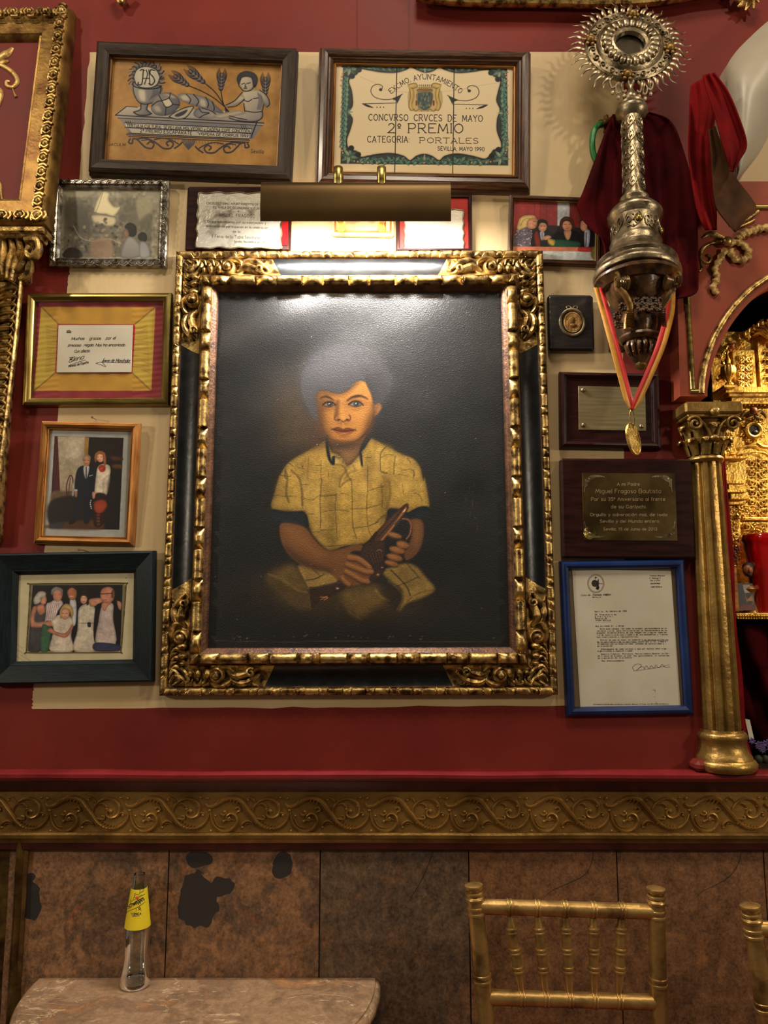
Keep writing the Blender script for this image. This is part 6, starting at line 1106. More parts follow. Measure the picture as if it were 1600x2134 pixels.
    # the old pistol
    f8([(1230, 270), (1262, 285), (1245, 330), (1100, 520), (1010, 620), (950, 600), (960, 545), (1060, 430)], (76, 46, 30), 1.6); l8([(1240, 300), (1150, 430), (1060, 540), (1000, 610)], (176, 110, 60), 3, 1.2, .9); l8([(1225, 290), (1130, 410), (1010, 540)], (40, 22, 16), 2.2, 1); l8([(1236, 312), (1222, 330)], (230, 180, 130), 2.6, .8); f8([(950, 550), (1000, 490), (1020, 500), (990, 560), (1060, 560), (1080, 640), (1060, 720), (1075, 790), (1020, 850), (960, 880), (950, 850), (990, 800), (930, 720), (880, 670), (905, 590)], (50, 30, 22), 1.6)
    for i in range(5): l8([(945+22*i, 670-8*i), (975+18*i, 740-6*i), (1000+16*i, 800-6*i)], (26, 14, 10), 2, .9); l8([(955+22*i, 670-8*i), (985+18*i, 740-6*i)], (92, 58, 40), 1.2, .8)
    p.ell(520+1050/3.81, 980+780/3.81, 5, 5, (40, 24, 18), 1); p.ell(520+1020/3.81, 980+830/3.81, 3.6, 3.6, (96, 62, 40), 1); l8([(1048, 770), (1056, 772)], (210, 170, 130), 1.6, .7); l8([(1015, 825), (1022, 830)], (210, 160, 110), 1.6, .7); l8([(1010, 640), (1030, 630), (1045, 640)], (150, 110, 80), 1.4, .8)
    l8([(1160, 430), (1200, 390), (1250, 385), (1280, 430), (1275, 500), (1245, 545)], (60, 34, 24), 5, 1.4); l8([(1215, 385), (1262, 395), (1282, 440), (1270, 510), (1245, 545)], (186, 120, 72), 1.6, .9, .9)
    for cx, cy, rx, ry in [(1150, 515, 60, 24), (1215, 590, 52, 32), (1170, 632, 64, 30), (1150, 690, 66, 30), (1125, 738, 56, 24)]: p.ell(520+(cx+2)/3.81, 980+(cy+10)/3.81, rx/3.81, ry/3.81, dk, 2, .8, .25); p.ell(520+cx/3.81, 980+cy/3.81, rx/3.81, (ry-4)/3.81, (136, 86, 42), 2.5, .95, .25); p.ell(520+(cx-12)/3.81, 980+(cy-6)/3.81, rx*.5/3.81, ry*.4/3.81, (166, 110, 58), 3, .6, .25)
    # the figure is painted drier and more matt than the varnished ground
    g = Pic(X, Y, (1, 1, 1)); k3 = lambda v: (v, v, v); g.fill(shirt, k3(.6), 16, rim=0); g.fill(C7(face), k3(.5), 14, rim=0); p.a = g.c[:, 0]
    # nicks and scuffs in the paint
    for x, y in [(650, 702), (662, 928), (630, 972), (568, 991), (600, 960)]: p.ell(x, y, 1.8, 1.5, (14, 12, 12), .7); p.ell(x-1, y-1.2, .9, .7, (200, 196, 186), .5)
    for i in range(46): x, y = rg.uniform(445, 1050), rg.uniform(640, 1330); p.ell(x, y, .7, .7, (150, 142, 126), .5, .8)
    for i in range(26): x = rg.uniform(440, 1050); p.ell(x, 1328+rg.uniform(-5, 6), rg.uniform(1, 3), .8, (130, 120, 100), .6, .7)
    for i in range(10): x, y = rg.uniform(960, 1000), rg.uniform(990, 1080); p.line([(x, y), (x+rg.uniform(-2, 3), y+rg.uniform(10, 40))], (84, 78, 70), .6, .5, .6)
    p.line([(448, 1335), (600, 1338), (700, 1336), (1045, 1338)], (120, 104, 72), 1, .8, .6)
def cz(U, V): 
    a = np.exp(-(((U-560)/130)**2+((V-650)/60)**2)); return .0035*np.sin((U*.55+V*.9)*.035)*np.exp(-((V-640)/130)**2)*np.exp(-((U-560)/170)**2)
colour_grid(r, 'canvas', (-W0/2+.0945, -H0/2+.0945, W0/2-.0945, H0/2-.0945), .0205, .0018, portrait, (14, 13, 14), CANVAS, .84, cz)
slab(r, 'stretcher_board', (-W0/2+.03, -H0/2+.03, W0/2-.03, H0/2-.03), .002, .0165, WOOD_D)
# ---- brass picture lamp above the portrait
Yl = -.135; c0 = P(742, 426, Yl); root = empty('picture_lamp', c0, label='long brass picture lamp with half-round hood above the portrait', cat='lamp')
s = mpp(426, Yl); L = 390*s; R = 34*s; m = MB()
ang = np.linspace(-.75*math.pi, .30*math.pi, 20)   # shell open towards the wall and down
def shell(rad): return np.array([[0, -rad*math.cos(a)*.0+rad*-math.sin(a+math.pi/2)*1.0, rad*math.cos(a+math.pi/2)*1.0] for a in ang])
pr = [(y, z) for y, z in [(-.022, -.050), (-.027, -.030), (-.028, -.005), (-.027, .020), (-.022, .034), (-.010, .043), (.006, .044), (.020, .036)]]
pr = np.array(pr)*np.array([1.0, 1.0]); pr = spline(pr, 24); inn = pr*.955
A = np.array([[[x, y, z] for y, z in np.vstack([pr, inn[::-1]])] for x in (-L/2, L/2)]); m.grid(A, cv=True)
for x in (-L/2, L/2): m.add([[x, y, z] for y, z in pr], [tuple(range(len(pr)))], 0, False)
m.build('hood', BRASS, root)
for u in (705, 795):
    m = MB(); x = P(u, 380, Yl)[0]-c0[0]; pts = spline([(x, -.016, .036), (x, -.016, .060), (x, -.008, .078), (x, .012, .074), (x, .040, .044), (x, .080, .012), (x, .132, .006)], 40); m.sweep(pts, .0045, .0095, up=(1, 0, 0), seg=12); m.build('support_arm', GOLD_SAT, root)
EM = bpy.data.materials.new('lit_lamp_tube'); EM.use_nodes = True; nb = EM.node_tree.nodes['Principled BSDF']; nb.inputs['Emission Color'].default_value = (1, .82, .58, 1); nb.inputs['Emission Strength'].default_value = 18
m = MB(); m.sweep(np.array([(-L/2+.02, -.003, .004), (0, -.003, .004), (L/2-.02, -.003, .004)]), .008, up=(0, 0, 1), seg=12); m.build('light_tube', EM, root)
l = bpy.data.lights.new('picture_lamp_light', 'AREA'); l.shape = 'RECTANGLE'; l.size = L-.04; l.size_y = .02; l.energy = 12.5; l.color = (1, .96, .90); lo = bpy.data.objects.new('lamp_light', l); COL.objects.link(lo); lo.parent = root; lo.location = (0, -.003, -.008); lo.rotation_euler = Vector((0, .35, -1)).to_track_quat('-Z', 'Y').to_euler()
# ================================================================ monstrance on its carved bracket
def frameM(o, zax, xhint=(1, 0, 0)):
    z = np.array(zax, float); z /= np.linalg.norm(z); x = np.array(xhint, float); x -= z*(x@z); x /= np.linalg.norm(x); y = np.cross(z, x)
    return Matrix(((x[0], y[0], z[0], o[0]), (x[1], y[1], z[1], o[1]), (x[2], y[2], z[2], o[2]), (0, 0, 0, 1)))
B0 = P(1327, 588, -.15); B1 = P(1311, 97, -.085); AX = (B1-B0); AL = np.linalg.norm(AX); AX /= AL
ts = np.linspace(-.1, 1.2, 300); vv = topx(B0+AX*(ts*AL)[:, None])[1]
def S_(v): return float(np.interp(-v, -vv, ts)*AL)
def sc(v): return mpp(v, -.12)
MM = frameM(B0, AX)
root = empty('monstrance', M=MM, label='tarnished silver monstrance with wavy sunburst rays on a tall embossed stem', cat='monstrance')
def lat(name, pr, mt=SILVER, seg=40, flute=None): m = MB(); m.lathe([(a*sc(v), S_(v)) for a, v in pr], None, seg, flute=flute); return m.build(name, mt, root)
lat('foot', [(0, 586), (76, 586), (84, 584), (87, 579), (86, 573), (80, 568), (78, 562), (82, 557), (80, 552), (70, 545), (60, 538), (55, 530), (52, 522)])
drum = lat('embossed_drum', [(52, 524), (50, 518), (52, 512), (49, 506), (47.5, 500), (47, 470), (48, 462)])
lat('drum_cap', [(47, 466), (52, 460), (55, 455), (55, 450), (50, 444), (44, 438), (34, 432), (27, 428), (27, 424), (30, 421), (30, 417), (24, 414), (22, 411)])
shaft = lat('embossed_stem', [(22, 412), (21, 400), (20.5, 300), (20, 246)])
lat('collar', [(20, 250), (26, 246), (31, 240), (33, 235), (32, 230), (28, 227), (29, 223), (24, 219), (14, 216), (10, 213)])
lat('baluster', [(10, 214), (14, 209), (15, 204), (12, 199), (8, 192), (5, 184), (7, 178), (10, 174), (6, 168), (4, 158)])
def relief(parent, name, r_px, v0, v1, cols, rows, big=0):
    """leaf scrolls wrapped round a drum"""
    m = MB(); v0_, v1_ = S_(v0), S_(v1); rr = r_px*sc((v0+v1)/2)
    def wrap(a, h, lift=0): return np.stack([(rr+lift)*np.cos(a), (rr+lift)*np.sin(a), h], -1)
    def sw(a, h, w, d):
        p = wrap(a, h); q = p.copy(); q[:, 2] = 0; m_up = q.mean(0); m.sweep(p, w, d, up=m_up, seg=6)
    H = abs(v1_-v0_); lo = min(v0_, v1_)
    for i in range(cols):
        a0 = i/cols*2*math.pi; da = 2*math.pi/cols
        for j in range(rows):
            c = lo+H*(j+.5)/rows; hh = H/rows*.44
            for s in (-1, 1):
                sp = spiral((0, 0), 1, .15, math.pi*.5*s, s*1.2, 18); sw(a0+da*(.5+s*.23+sp[:, 0]*.20), c+hh*sp[:, 1]*.8, .0016, .0026)
                t = np.linspace(0, 1, 8); sw(a0+da*(.5+s*.45*np.sin(t*2.4)), c-hh+2*hh*t, .0013, .0022)
            for k in range(3): p = wrap(np.array([a0+da*.5]), np.array([c-hh*.7+hh*.7*k]))[0]; m.blob(p, .0022, 6, 4)
    m.build(name, SILVER, parent)
relief(shaft, 'stem_relief', 20.6, 408, 252, 4, 5); relief(drum, 'drum_relief', 47.4, 503, 468, 8, 1)
for a in (-1.75, -.2, 1.4): p = np.array([47.5*sc(485)*math.cos(a), 47.5*sc(485)*math.sin(a), S_(485)]); m = MB(); m.blob(p, .0085, 10, 6); m.build('boss', GOLD_SAT, drum)
# sunburst head: disc facing out, leaning back, turned a little
hc = np.array([0, 0, S_(97)]); nrm = np.array([-.02, -1, .16]); nrm /= np.linalg.norm(nrm)
Rm = np.array(MM)[:3, :3]; HM = frameM(hc, Rm.T@nrm, Rm.T@np.array([.99, 0, -.16])); s1 = sc(97)
disc = MB(); disc.lathe([(30*s1, .002), (31*s1, .012), (36*s1, .015), (40*s1, .013), (63*s1, .009), (66*s1, .012), (69*s1, .009), (72*s1, .004), (88*s1, .002), (91*s1, .006), (94*s1, .003), (94*s1, -.006), (30*s1, -.006)], None, 64)
dk = disc.build('sunburst_disc', SILVER, root, HM)
m = MB()
for i in range(24):
    a = i/24*2*math.pi; p0 = np.array([41*s1*math.cos(a), 41*s1*math.sin(a), .013]); p1 = np.array([62*s1*math.cos(a), 62*s1*math.sin(a), .011]); m.sweep(np.linspace(p0, p1, 8), 7.2*s1*np.array([.5, .85, 1, 1, 1, 1, .9, .4]), .006*np.array([.6, .9, 1, 1.1, 1.2, 1.2, 1, .4]), up=(0, 0, 1), seg=8)
m.build('gadroon_ring', SILVER, dk)
m = MB()
for i in range(22):
    a = i/22*2*math.pi; rc = 80*s1; sp = spiral((rc*math.cos(a), rc*math.sin(a)), 7*s1, 1.5*s1, a, 1.1*(1 if i % 2 else -1), 16); m.sweep(np.c_[sp, np.full(16, .0045)], .0014, .0022, up=(0, 0, 1), seg=6); m.blob((rc*math.cos(a+.14), rc*math.sin(a+.14), .004), .0028, 6, 4)
m.build('leaf_relief', SILVER, dk)
for a in (90, 0, 180, 270):
    m = MB(); t = math.radians(a); c = np.array([84*s1*math.cos(t), 84*s1*math.sin(t)]); m.blob((*c, .008), (.010, .010, .008), 10, 6)
    for k in range(6): b = k/6*6.28; m.blob((c[0]+.011*math.cos(b), c[1]+.011*math.sin(b), .006), (.005, .005, .004), 7, 4)
    m.build('cherub_boss', GOLD_D, dk)
m = MB(); m.lathe([(0, -.003), (30.5*s1, -.003)], None, 40); m.build('glass_window', mat('dark_glass', (74, 66, 54), .15, 0, (62, 54, 44), 8, coat=.3), dk)
for i in range(44):
    a = i/44*2*math.pi+.04
    if abs(((a-4.71+3.14) % 6.283)-3.14) < .28: continue
    Lr = (41 if i % 2 else 33)*s1; t = np.linspace(0, 1, 14); rr = 92*s1+Lr*t; wob = 2.6*s1*np.sin(t*7.5)*(1 if i % 2 else 1)
    p = np.c_[rr*math.cos(a)-wob*math.sin(a), rr*math.sin(a)+wob*math.cos(a), -.001+.004*np.sin(t*5)]; m = MB(); m.sweep(p, 4.5*s1*np.interp(t, [0, .3, 1], [1, 1.05, .12]), 1.6*s1*np.interp(t, [0, 1], [1, .3]), up=(0, 0, 1), seg=6); m.build('ray', SILVER, dk)
m = MB()
for sx in (-1, 1):      # scrolls and bells under the head
    for k, (x, dz) in enumerate([(14, 0), (26, -4), (38, 6)]):
        p = spline([(sx*x, 172-dz), (sx*(x+7), 182-dz), (sx*(x+3), 195-dz), (sx*(x-3), 192-dz)], 18); m.sweep(np.c_[p[:, 0]*s1, np.full(18, -.004), [S_(v) for v in p[:, 1]]], .0028, .0028, up=(0, 1, 0), seg=6)
        m.blob((sx*(x+2)*s1, -.004, S_(203-dz)), (.004, .004, .007), 7, 5)
m.build('hanging_scrolls', SILVER, root)
# bracket
root = empty('wall_bracket', B0, label='carved walnut bracket with volutes under the silver monstrance', cat='bracket'); bo = np.array(B0)
def zv(v): return P(1330, v, -.13)[2]-bo[2]
ctr = np.array([.004, .0])
def lat2(name, pr, mt=WOOD_C, seg=32, fl=None, cx=0): m = MB(); m.lathe([(a*sc(v), zv(v)) for a, v in pr], Matrix.Translation((cx, .0, 0)), seg, flute=fl); return m.build(name, mt, root)
lat2('top_moulding', [(0, 588), (80, 588), (84, 592), (84, 597), (78, 601), (74, 606), (70, 610), (0, 611)])
lat2('bowl', [(66, 609), (64, 616), (56, 632), (44, 648), (34, 660), (32, 664)], fl=(6, .10))
lat2('waist', [(32, 662), (36, 668), (38, 676), (36, 690), (32, 702), (30, 708)], fl=(6, .08))
lat2('lower_moulding', [(30, 706), (40, 709), (42, 714), (40, 718), (34, 722)])
lat2('leaf_pendant', [(33, 720), (32, 728), (26, 744), (16, 758), (10, 764)], fl=(10, .14))
lat2('finial', [(9, 763), (12, 767), (10, 773), (4, 777), (0, 778)], GOLD_SAT, 16)
for sx in (-1, 1):
    m = MB(); x = sx*.046
    for k in range(5): m.blob((x+sx*.004*k-sx*.008, -.052+.002*k, zv(622)), (.006, .014, .015), 10, 6)
    sp = spiral((-.058, zv(620)), .015, .002, math.pi*.5, 1.6, 30); m.sweep(np.c_[np.full(30, x+sx*.014), sp[:, 0], sp[:, 1]], .003, .003, up=(1, 0, 0), seg=6); m.build('volute', mat('gilded_walnut', (142, 108, 62), .3, .4, (64, 44, 26), 40, .2, 90), root)
    m = MB(); p = spline([(sx*.052, -.050, zv(632)), (sx*.040, -.050, zv(650)), (sx*.030, -.040, zv(668)), (sx*.034, -.034, zv(690)), (sx*.036, -.034, zv(708))], 24); m.sweep(p, .007, .006, up=(0, -1, 0), seg=8)
    for k in range(11): m.blob((sx*.031, -.040, zv(672+3.2*k)), (.009, .006, .0012), 8, 4)
    m.build('ribbed_strut', GOLD_D if sx < 0 else WOOD_C, root)
for x, v, y in [(-.042, 662, -.03), (-.020, 656, -.042), (-.004, 657, -.046), (.012, 657, -.046), (.028, 656, -.042), (-.012, 668, -.044), (.004, 669, -.046), (.020, 668, -.043), (-.050, 676, -.02), (-.046, 690, -.012)]:
    m = MB(); c = np.array([x, y, zv(v)])
    for k in range(7): a = k*.9; m.blob(c+np.array([.006*math.cos(a), -.003, .006*math.sin(a)]), .0042, 7, 5)
    m.build('carved_flower', WOOD_C, root)
for k in range(7):
    a = -math.pi*(.12+.76*k/6); m = MB(); p = spline([(.028*math.cos(a), .028*math.sin(a), zv(724)), (.031*math.cos(a), .031*math.sin(a), zv(736)), (.024*math.cos(a), .024*math.sin(a), zv(750)), (.030*math.cos(a), .030*math.sin(a), zv(746))], 16); m.sweep(p, np.linspace(.005, .002, 16), .0035, up=(math.cos(a), math.sin(a), 0), seg=7); m.build('acanthus_leaf', WOOD_C, root)
MB().box((-.018, .0, zv(690)), (.018, .148, zv(592)), .003).build('back_block', WOOD_D, root)
# ---- medal on its ribbon
root = empty('hanging_medal', P(1319, 915, -.225), label='gold oval medal hanging from a red and yellow ribbon on the bracket', cat='medal'); mo = np.array(root.location)
RIB = mat('ribbon_red_yellow', (208, 44, 40), .5, 0, (190, 36, 34), 60); RIBY = mat('ribbon_yellow', (206, 146, 44), .5, 0, (190, 128, 36), 60)
def ribbon3(name, ctr_px, ys, wpx, tw):
    p = spline(np.c_[np.array(ctr_px, float), np.array(ys)], 40); A = []
    for i, (u, v, y) in enumerate(p):
        t = i/39; a = tw[0]+(tw[1]-tw[0])*t; wd = np.interp(t, [0, .9, 1], [wpx, wpx, wpx*.35]); dx = wd/2*math.cos(a); dy = wd/2*math.sin(a)*.001
        A.append([P(u-dx, v, y-dy)-mo, P(u, v, y)-mo, P(u+dx, v, y+dy)-mo])
    A = np.array(A)
    for k, mt in ((0, RIB), (1, RIBY)):
        mt = mt if name == 'r' else (RIBY if k == 0 else RIB); m = MB(); G = A[:, k:k+2]; m.grid(G); o = m.build('ribbon', mt, root); md = o.modifiers.new('thickness', 'SOLIDIFY'); md.thickness = .0008
ribbon3('l', [(1247, 600), (1258, 640), (1274, 700), (1290, 760), (1303, 810), (1315, 854)], [-.150, -.175, -.205, -.215, -.22, -.225], 21, (.2, .4))
ribbon3('r', [(1396, 604), (1394, 650), (1378, 715), (1356, 770), (1334, 820), (1319, 854)], [-.150, -.175, -.205, -.215, -.22, -.225], 23, (.3, .6))
m = MB(); t = np.linspace(0, 2*math.pi, 30, endpoint=False); a0 = P(1317, 872, -.225)-mo; m.sweep(np.c_[a0[0]+.004*np.cos(t), np.full(30, a0[1]), a0[2]+.017*np.sin(t)], .001, up=(0, 1, 0), seg=6, closed=True); m.build('ring', GOLD_SAT, root)
MT = Matrix.Rotation(math.radians(-9), 4, 'Y')@Matrix.Rotation(math.radians(30), 4, 'Z'); m = MB(); e = np.c_[.0165*np.cos(t), .031*np.sin(t)]; m.prism(e, -.002, .002, M=MT@Matrix.Rotation(math.pi/2, 4, 'X')); m.sweep(np.array([(MT@Matrix.Rotation(math.pi/2, 4, 'X'))@Vector((x*.95, y*.97, .002)) for x, y in e]), .0014, up=(0, 1, 0), seg=6, closed=True)
m.build('medal', mat('bright_medal_gold', (212, 178, 100), .32, .9, (176, 134, 62), 50, .3, 200), root)
# ---- velvet hangings
def drape(name, left, right, Y, amp, n, mt, label, cat='cloth', root=None, nu=40, nv=50, thick=.003, ph=0, ycurve=None, yx=None):
    L_ = spline(left, nv); R_ = spline(right, nv); A = np.zeros((nv, nu, 3)); o = P(*((L_[0]+R_[0])/2), Y)
    for i in range(nv):
        for j in range(nu):
            t = j/(nu-1); q = L_[i]*(1-t)+R_[i]*t; k = i/(nv-1)
            y = Y-amp*(.5+.5*math.sin(2*math.pi*n*t+ph+1.3*math.sin(3*k+ph)))*min(1, .25+1.2*k)-amp*.5*math.sin(2*math.pi*n*2.3*t+2*k+ph)*.4+(np.interp(k, np.linspace(0, 1, len(ycurve)), ycurve) if ycurve else 0)
            A[i, j] = P(q[0], q[1], min(y+(yx(q[0]) if yx else 0), -.004))-o
    m = MB(); m.grid(A); ob = m.build(name, mt, root); 
    if root is None: ob.location = o; tag(ob, label, cat)
    else: ob.location = Vector(o)-root.location
    md = ob.modifiers.new('thickness', 'SOLIDIFY'); md.thickness = thick; md.offset = 1; return ob
drape('velvet_drape', [(1276, 238), (1262, 270), (1240, 330), (1214, 400), (1202, 428), (1214, 458), (1240, 484), (1258, 505), (1260, 545), (1246, 590), (1243, 612)], [(1352, 236), (1392, 250), (1416, 292), (1440, 372), (1448, 412), (1452, 480), (1454, 545), (1454, 590), (1452, 606), (1436, 616), (1400, 622)], -.022, .022, 1.7, VELVET, 'dark red velvet drape hanging behind the silver monstrance', nu=60, nv=60, yx=lambda u: float(np.interp(u, [1200, 1255, 1290, 1375, 1412, 1450], [-.034, -.03, 0, 0, -.05, -.055])))
drape('velvet_strip', [(1438, 178), (1437, 240), (1436, 320), (1446, 400), (1456, 450), (1470, 480)], [(1472, 158), (1490, 220), (1482, 290), (1482, 360), (1490, 430), (1494, 478)], -.10, .022, .8, VELVET_R, 'narrow bright red velvet strip hanging right of the monstrance', ph=1)
drape('velvet_pennant', [(1466, 156), (1478, 200), (1494, 250), (1506, 300), (1516, 335), (1522, 356)], [(1486, 152), (1514, 190), (1536, 240), (1554, 300), (1540, 332), (1526, 357)], -.16, .022, .7, VELVET_R, 'pointed red velvet pennant beside the white curved housing', ph=2)
drape('leather_pouch', [(1476, 270), (1482, 330), (1486, 390), (1492, 430), (1510, 458), (1530, 482)], [(1490, 262), (1508, 310), (1528, 362), (1576, 430), (1556, 456), (1534, 483)], -.125, .008, .6, mat('worn_brown_leather', (88, 56, 30), .7, 0, (56, 34, 18), 14, .2, 60, spec=.12), 'worn brown leather flap hanging below the red pennant', cat='pouch', ph=.5)
# green hose and brass tap behind the drape
root = empty('garden_hose', P(1250, 300, -.03), label='short green hose on a brass tap behind the velvet drape', cat='hose'); go = np.array(root.location)
def pathP(pts, Y): return np.array([P(a, b, y)-go for (a, b), y in zip(spline(pts, 40), np.interp(np.linspace(0, 1, 40), np.linspace(0, 1, len(Y)), Y))])
m = MB(); m.sweep(pathP([(1252, 258), (1240, 268), (1234, 290), (1236, 320), (1248, 345), (1262, 356)], [-.04, -.05, -.05, -.045, -.03]), .0068, up=(0, 1, 0), seg=12); m.build('hose', mat('green_hose_rubber', (40, 124, 54), .4, 0, (30, 100, 44), 30), root)
m = MB(); m.sweep(pathP([(1252, 258), (1262, 256), (1274, 252)], [-.04, -.035, -.02]), .0095, up=(0, 0, 1), seg=12); m.sweep(pathP([(1262, 242), (1264, 256), (1262, 276)], [-.03, -.03, -.03]), .006, up=(0, 1, 0), seg=8); m.build('brass_tap', GOLD_D, root)
m = MB(); m.sweep(pathP([(1440, 374), (1462, 373), (1484, 371)], [-.05, -.05, -.05]), .006, up=(0, 0, 1), seg=10); m.build('hose_end', mat('pale_green_hose', (64, 116, 70), .4, 0, (44, 90, 52), 30), root)
# white curved housing at the right edge
lf = spline([(1640, 18), (1600, 44), (1562, 78), (1530, 112), (1513, 145), (1513, 200), (1521, 265), (1530, 330), (1534, 372)], 40); rt = spline([(1660, 10), (1690, 60), (1680, 120), (1655, 180), (1620, 230), (1600, 285), (1578, 325), (1556, 352), (1536, 373)], 40)
A = np.zeros((40, 24, 3)); o = P(1590, 200, -.07)
for i in range(40):
    for j in range(24): t = j/23; q_ = lf[i]*(1-t)+rt[i]*t; A[i, j] = P(q_[0], q_[1], -.07-.06*math.sin(math.pi*min(1, t*1.0))**.7*math.sin(math.pi*(.08+.84*i/39))**.6)-o
B = A.copy(); B[:, :, 1] = .068; m = MB(); m.grid(A); m.grid(np.stack([A[:, 0], B[:, 0]], 1)); m.grid(np.stack([A[:, -1], B[:, -1]], 1)); m.grid(np.stack([A[0], B[0]], 1)); m.grid(np.stack([A[-1], B[-1]], 1)); m.grid(B)
root = empty('white_housing', o, label='pale grey curved plastic housing on the wall at the upper right edge', cat='housing'); m.build('shell', mat('pale_grey_plastic', (176, 166, 148), .4, 0, (164, 154, 136), 6), root)
for k in range(3): p = P(1540+4*k, 352-7*k, -.085)-o; MB().box((p[0]-.004, p[1]-.004, p[2]-.001), (p[0]+.004, p[1]+.002, p[2]+.002)).build('vent_slot', INK, root)
# ================================================================ altar niche at the right
YP = -.05
# arched salmon panel over the column
arc = [(1462, 822), (1463, 800), (1468, 768), (1480, 728), (1497, 692), (1520, 655), (1548, 622), (1580, 594), (1620, 572), (1680, 558)]
arcr = [(2*1690-a, b) for a, b in arc[::-1]]
pts = [(1416, 826), (1410, 600), (1404, 378), (1976, 378), (1964, 826)]+list(map(tuple, spline([(2*1690-a, b) for a, b in [(1474, 826)]+[(a+10, b+10) for a, b in arc[1:]]][::1], 40)))
inner = [(1474, 826)]+[(a+11, b+11) for a, b in arc[1:]]; innr = [(3380-a, b) for a, b in inner[::-1]]; bow = list(map(tuple, spline(inner+innr, 60)))
def strip_panel():
    top = []; bot = []; m = MB()
    outx = np.linspace(1474, 1906, 60); b = np.array(bow); vb = np.interp(outx, b[:, 0], b[:, 1])
    A = [[1410, 1404, 826, 378], [1474, 1472, 826, 378]]; A = []
    for x, v in zip(outx, vb): A.append([P(x, v, YP), P(x, 378, YP)])
    F_ = np.array(A); F_ = np.concatenate([np.array([[P(1417, 826, YP), P(1405, 378, YP)]]), np.array([[P(1474, 826, YP), P(1474, 378, YP)]]), F_, np.array([[P(1906, 826, YP), P(1906, 378, YP)]]), np.array([[P(1963, 826, YP), P(1975, 378, YP)]])])
    K = F_.copy(); K[:, :, 1] = .0; m.grid(F_, smooth=False); m.grid(np.stack([F_[:, 0], K[:, 0]], 1), smooth=False); m.grid(np.stack([F_[:, 1], K[:, 1]], 1), smooth=False); m.grid(np.stack([F_[0], K[0]], 0), smooth=False); m.grid(np.stack([F_[-1], K[-1]], 0), smooth=False); return m
panel = centre(strip_panel().build('wall_arch_panel', SALMON)); tag(panel, 'salmon painted arched panel above the gilded column', 'wall', kind='structure'); po = np.array(panel.location)
def onp(mb, pts, w, h=None, Y=YP, n=None, tp=None, o=po, closed=False, sp=True):
    p = spline(pts, n or 8*len(pts), closed) if sp else np.array(pts, float); q = np.array([P(a, b, Y) for a, b in p])-o; s = mpp(np.mean(p[:, 1]), Y); k = 1 if tp is None else np.interp(np.linspace(0, 1, len(p)), np.linspace(0, 1, len(tp)), tp); mb.sweep(q, w*s*k, (h or w)*s*k, seg=10, closed=closed)
m = MB(); onp(m, [(a-2, b-2) for a, b in arc]+[(3380-a+2, b-2) for a, b in arc[::-1]], 7, 7, n=80); m.build('arch_moulding', GOLD, panel)
m = MB(); onp(m, [(1424, 400), (1428, 520), (1433, 640), (1443, 812)], 6, 6, n=30); onp(m, [(1438, 816), (1452, 816), (1466, 816)], 5, 5); onp(m, [(1405, 430), (1560, 432), (1700, 432), (1975, 432)], 6, 6, n=30); m.build('straight_moulding', GOLD_SAT, panel)
# ribbon-bow ornament
root = empty('bow_ornament', P(1500, 520, YP-.005), label='gilded plaster bow with trailing ribbons on the salmon panel', cat='ornament'); bo2 = np.array(root.location)
def pleat(name, pts, w, n):
    p = spline(pts, n*6); t = np.linspace(0, 1, len(p)); k = 1+.22*np.sin(t*n*2*math.pi); q = np.array([P(a, b, YP-.006) for a, b in p])-bo2; s = mpp(520, YP); m = MB(); m.sweep(q, w*s*k, w*.55*s*k, seg=8); m.build(name, mat('gilt_plaster', (204, 168, 100), .45, .25, (150, 112, 56), 60, .3, 160) if 'gilt_plaster' not in bpy.data.materials else bpy.data.materials['gilt_plaster'], root)
pleat('ribbon_loop', [(1518, 505), (1540, 505), (1556, 518), (1560, 530), (1545, 542), (1528, 536), (1522, 520)], 8, 8)
pleat('ribbon_tail', [(1512, 520), (1500, 540), (1490, 560), (1494, 580), (1486, 600), (1496, 612)], 7, 8); pleat('ribbon_tail', [(1536, 500), (1548, 488), (1570, 480), (1590, 475), (1620, 476), (1650, 484)], 8, 8)
m = MB(); onp(m, [(1512, 500), (1495, 492), (1478, 488), (1462, 496)], 7, 5, tp=[.8, 1.2, .3], o=bo2); onp(m, [(1504, 505), (1480, 508), (1463, 520), (1460, 540), (1474, 548), (1480, 538), (1472, 532)], 3.6, 4, o=bo2); m.build('leaf_scroll', GOLD, root)
m = MB(); c = P(1515, 503, YP-.012)-bo2; m.blob(c, (.011, .009, .011), 12, 8); m.build('knot', GOLD, root)
m = MB(); onp(m, [(1520, 470), (1545, 462), (1565, 450), (1580, 440)], 6, 6, o=bo2, tp=[.6, 1.2, .6]); onp(m, [(1530, 478), (1550, 470), (1570, 460)], 4, 5, o=bo2); m.build('sprig', GOLD, root)
m = MB(); onp(m, [(1460, 545), (1462, 560), (1456, 566)], 2.5, 3, o=bo2); m.build('curl', GOLD, root)
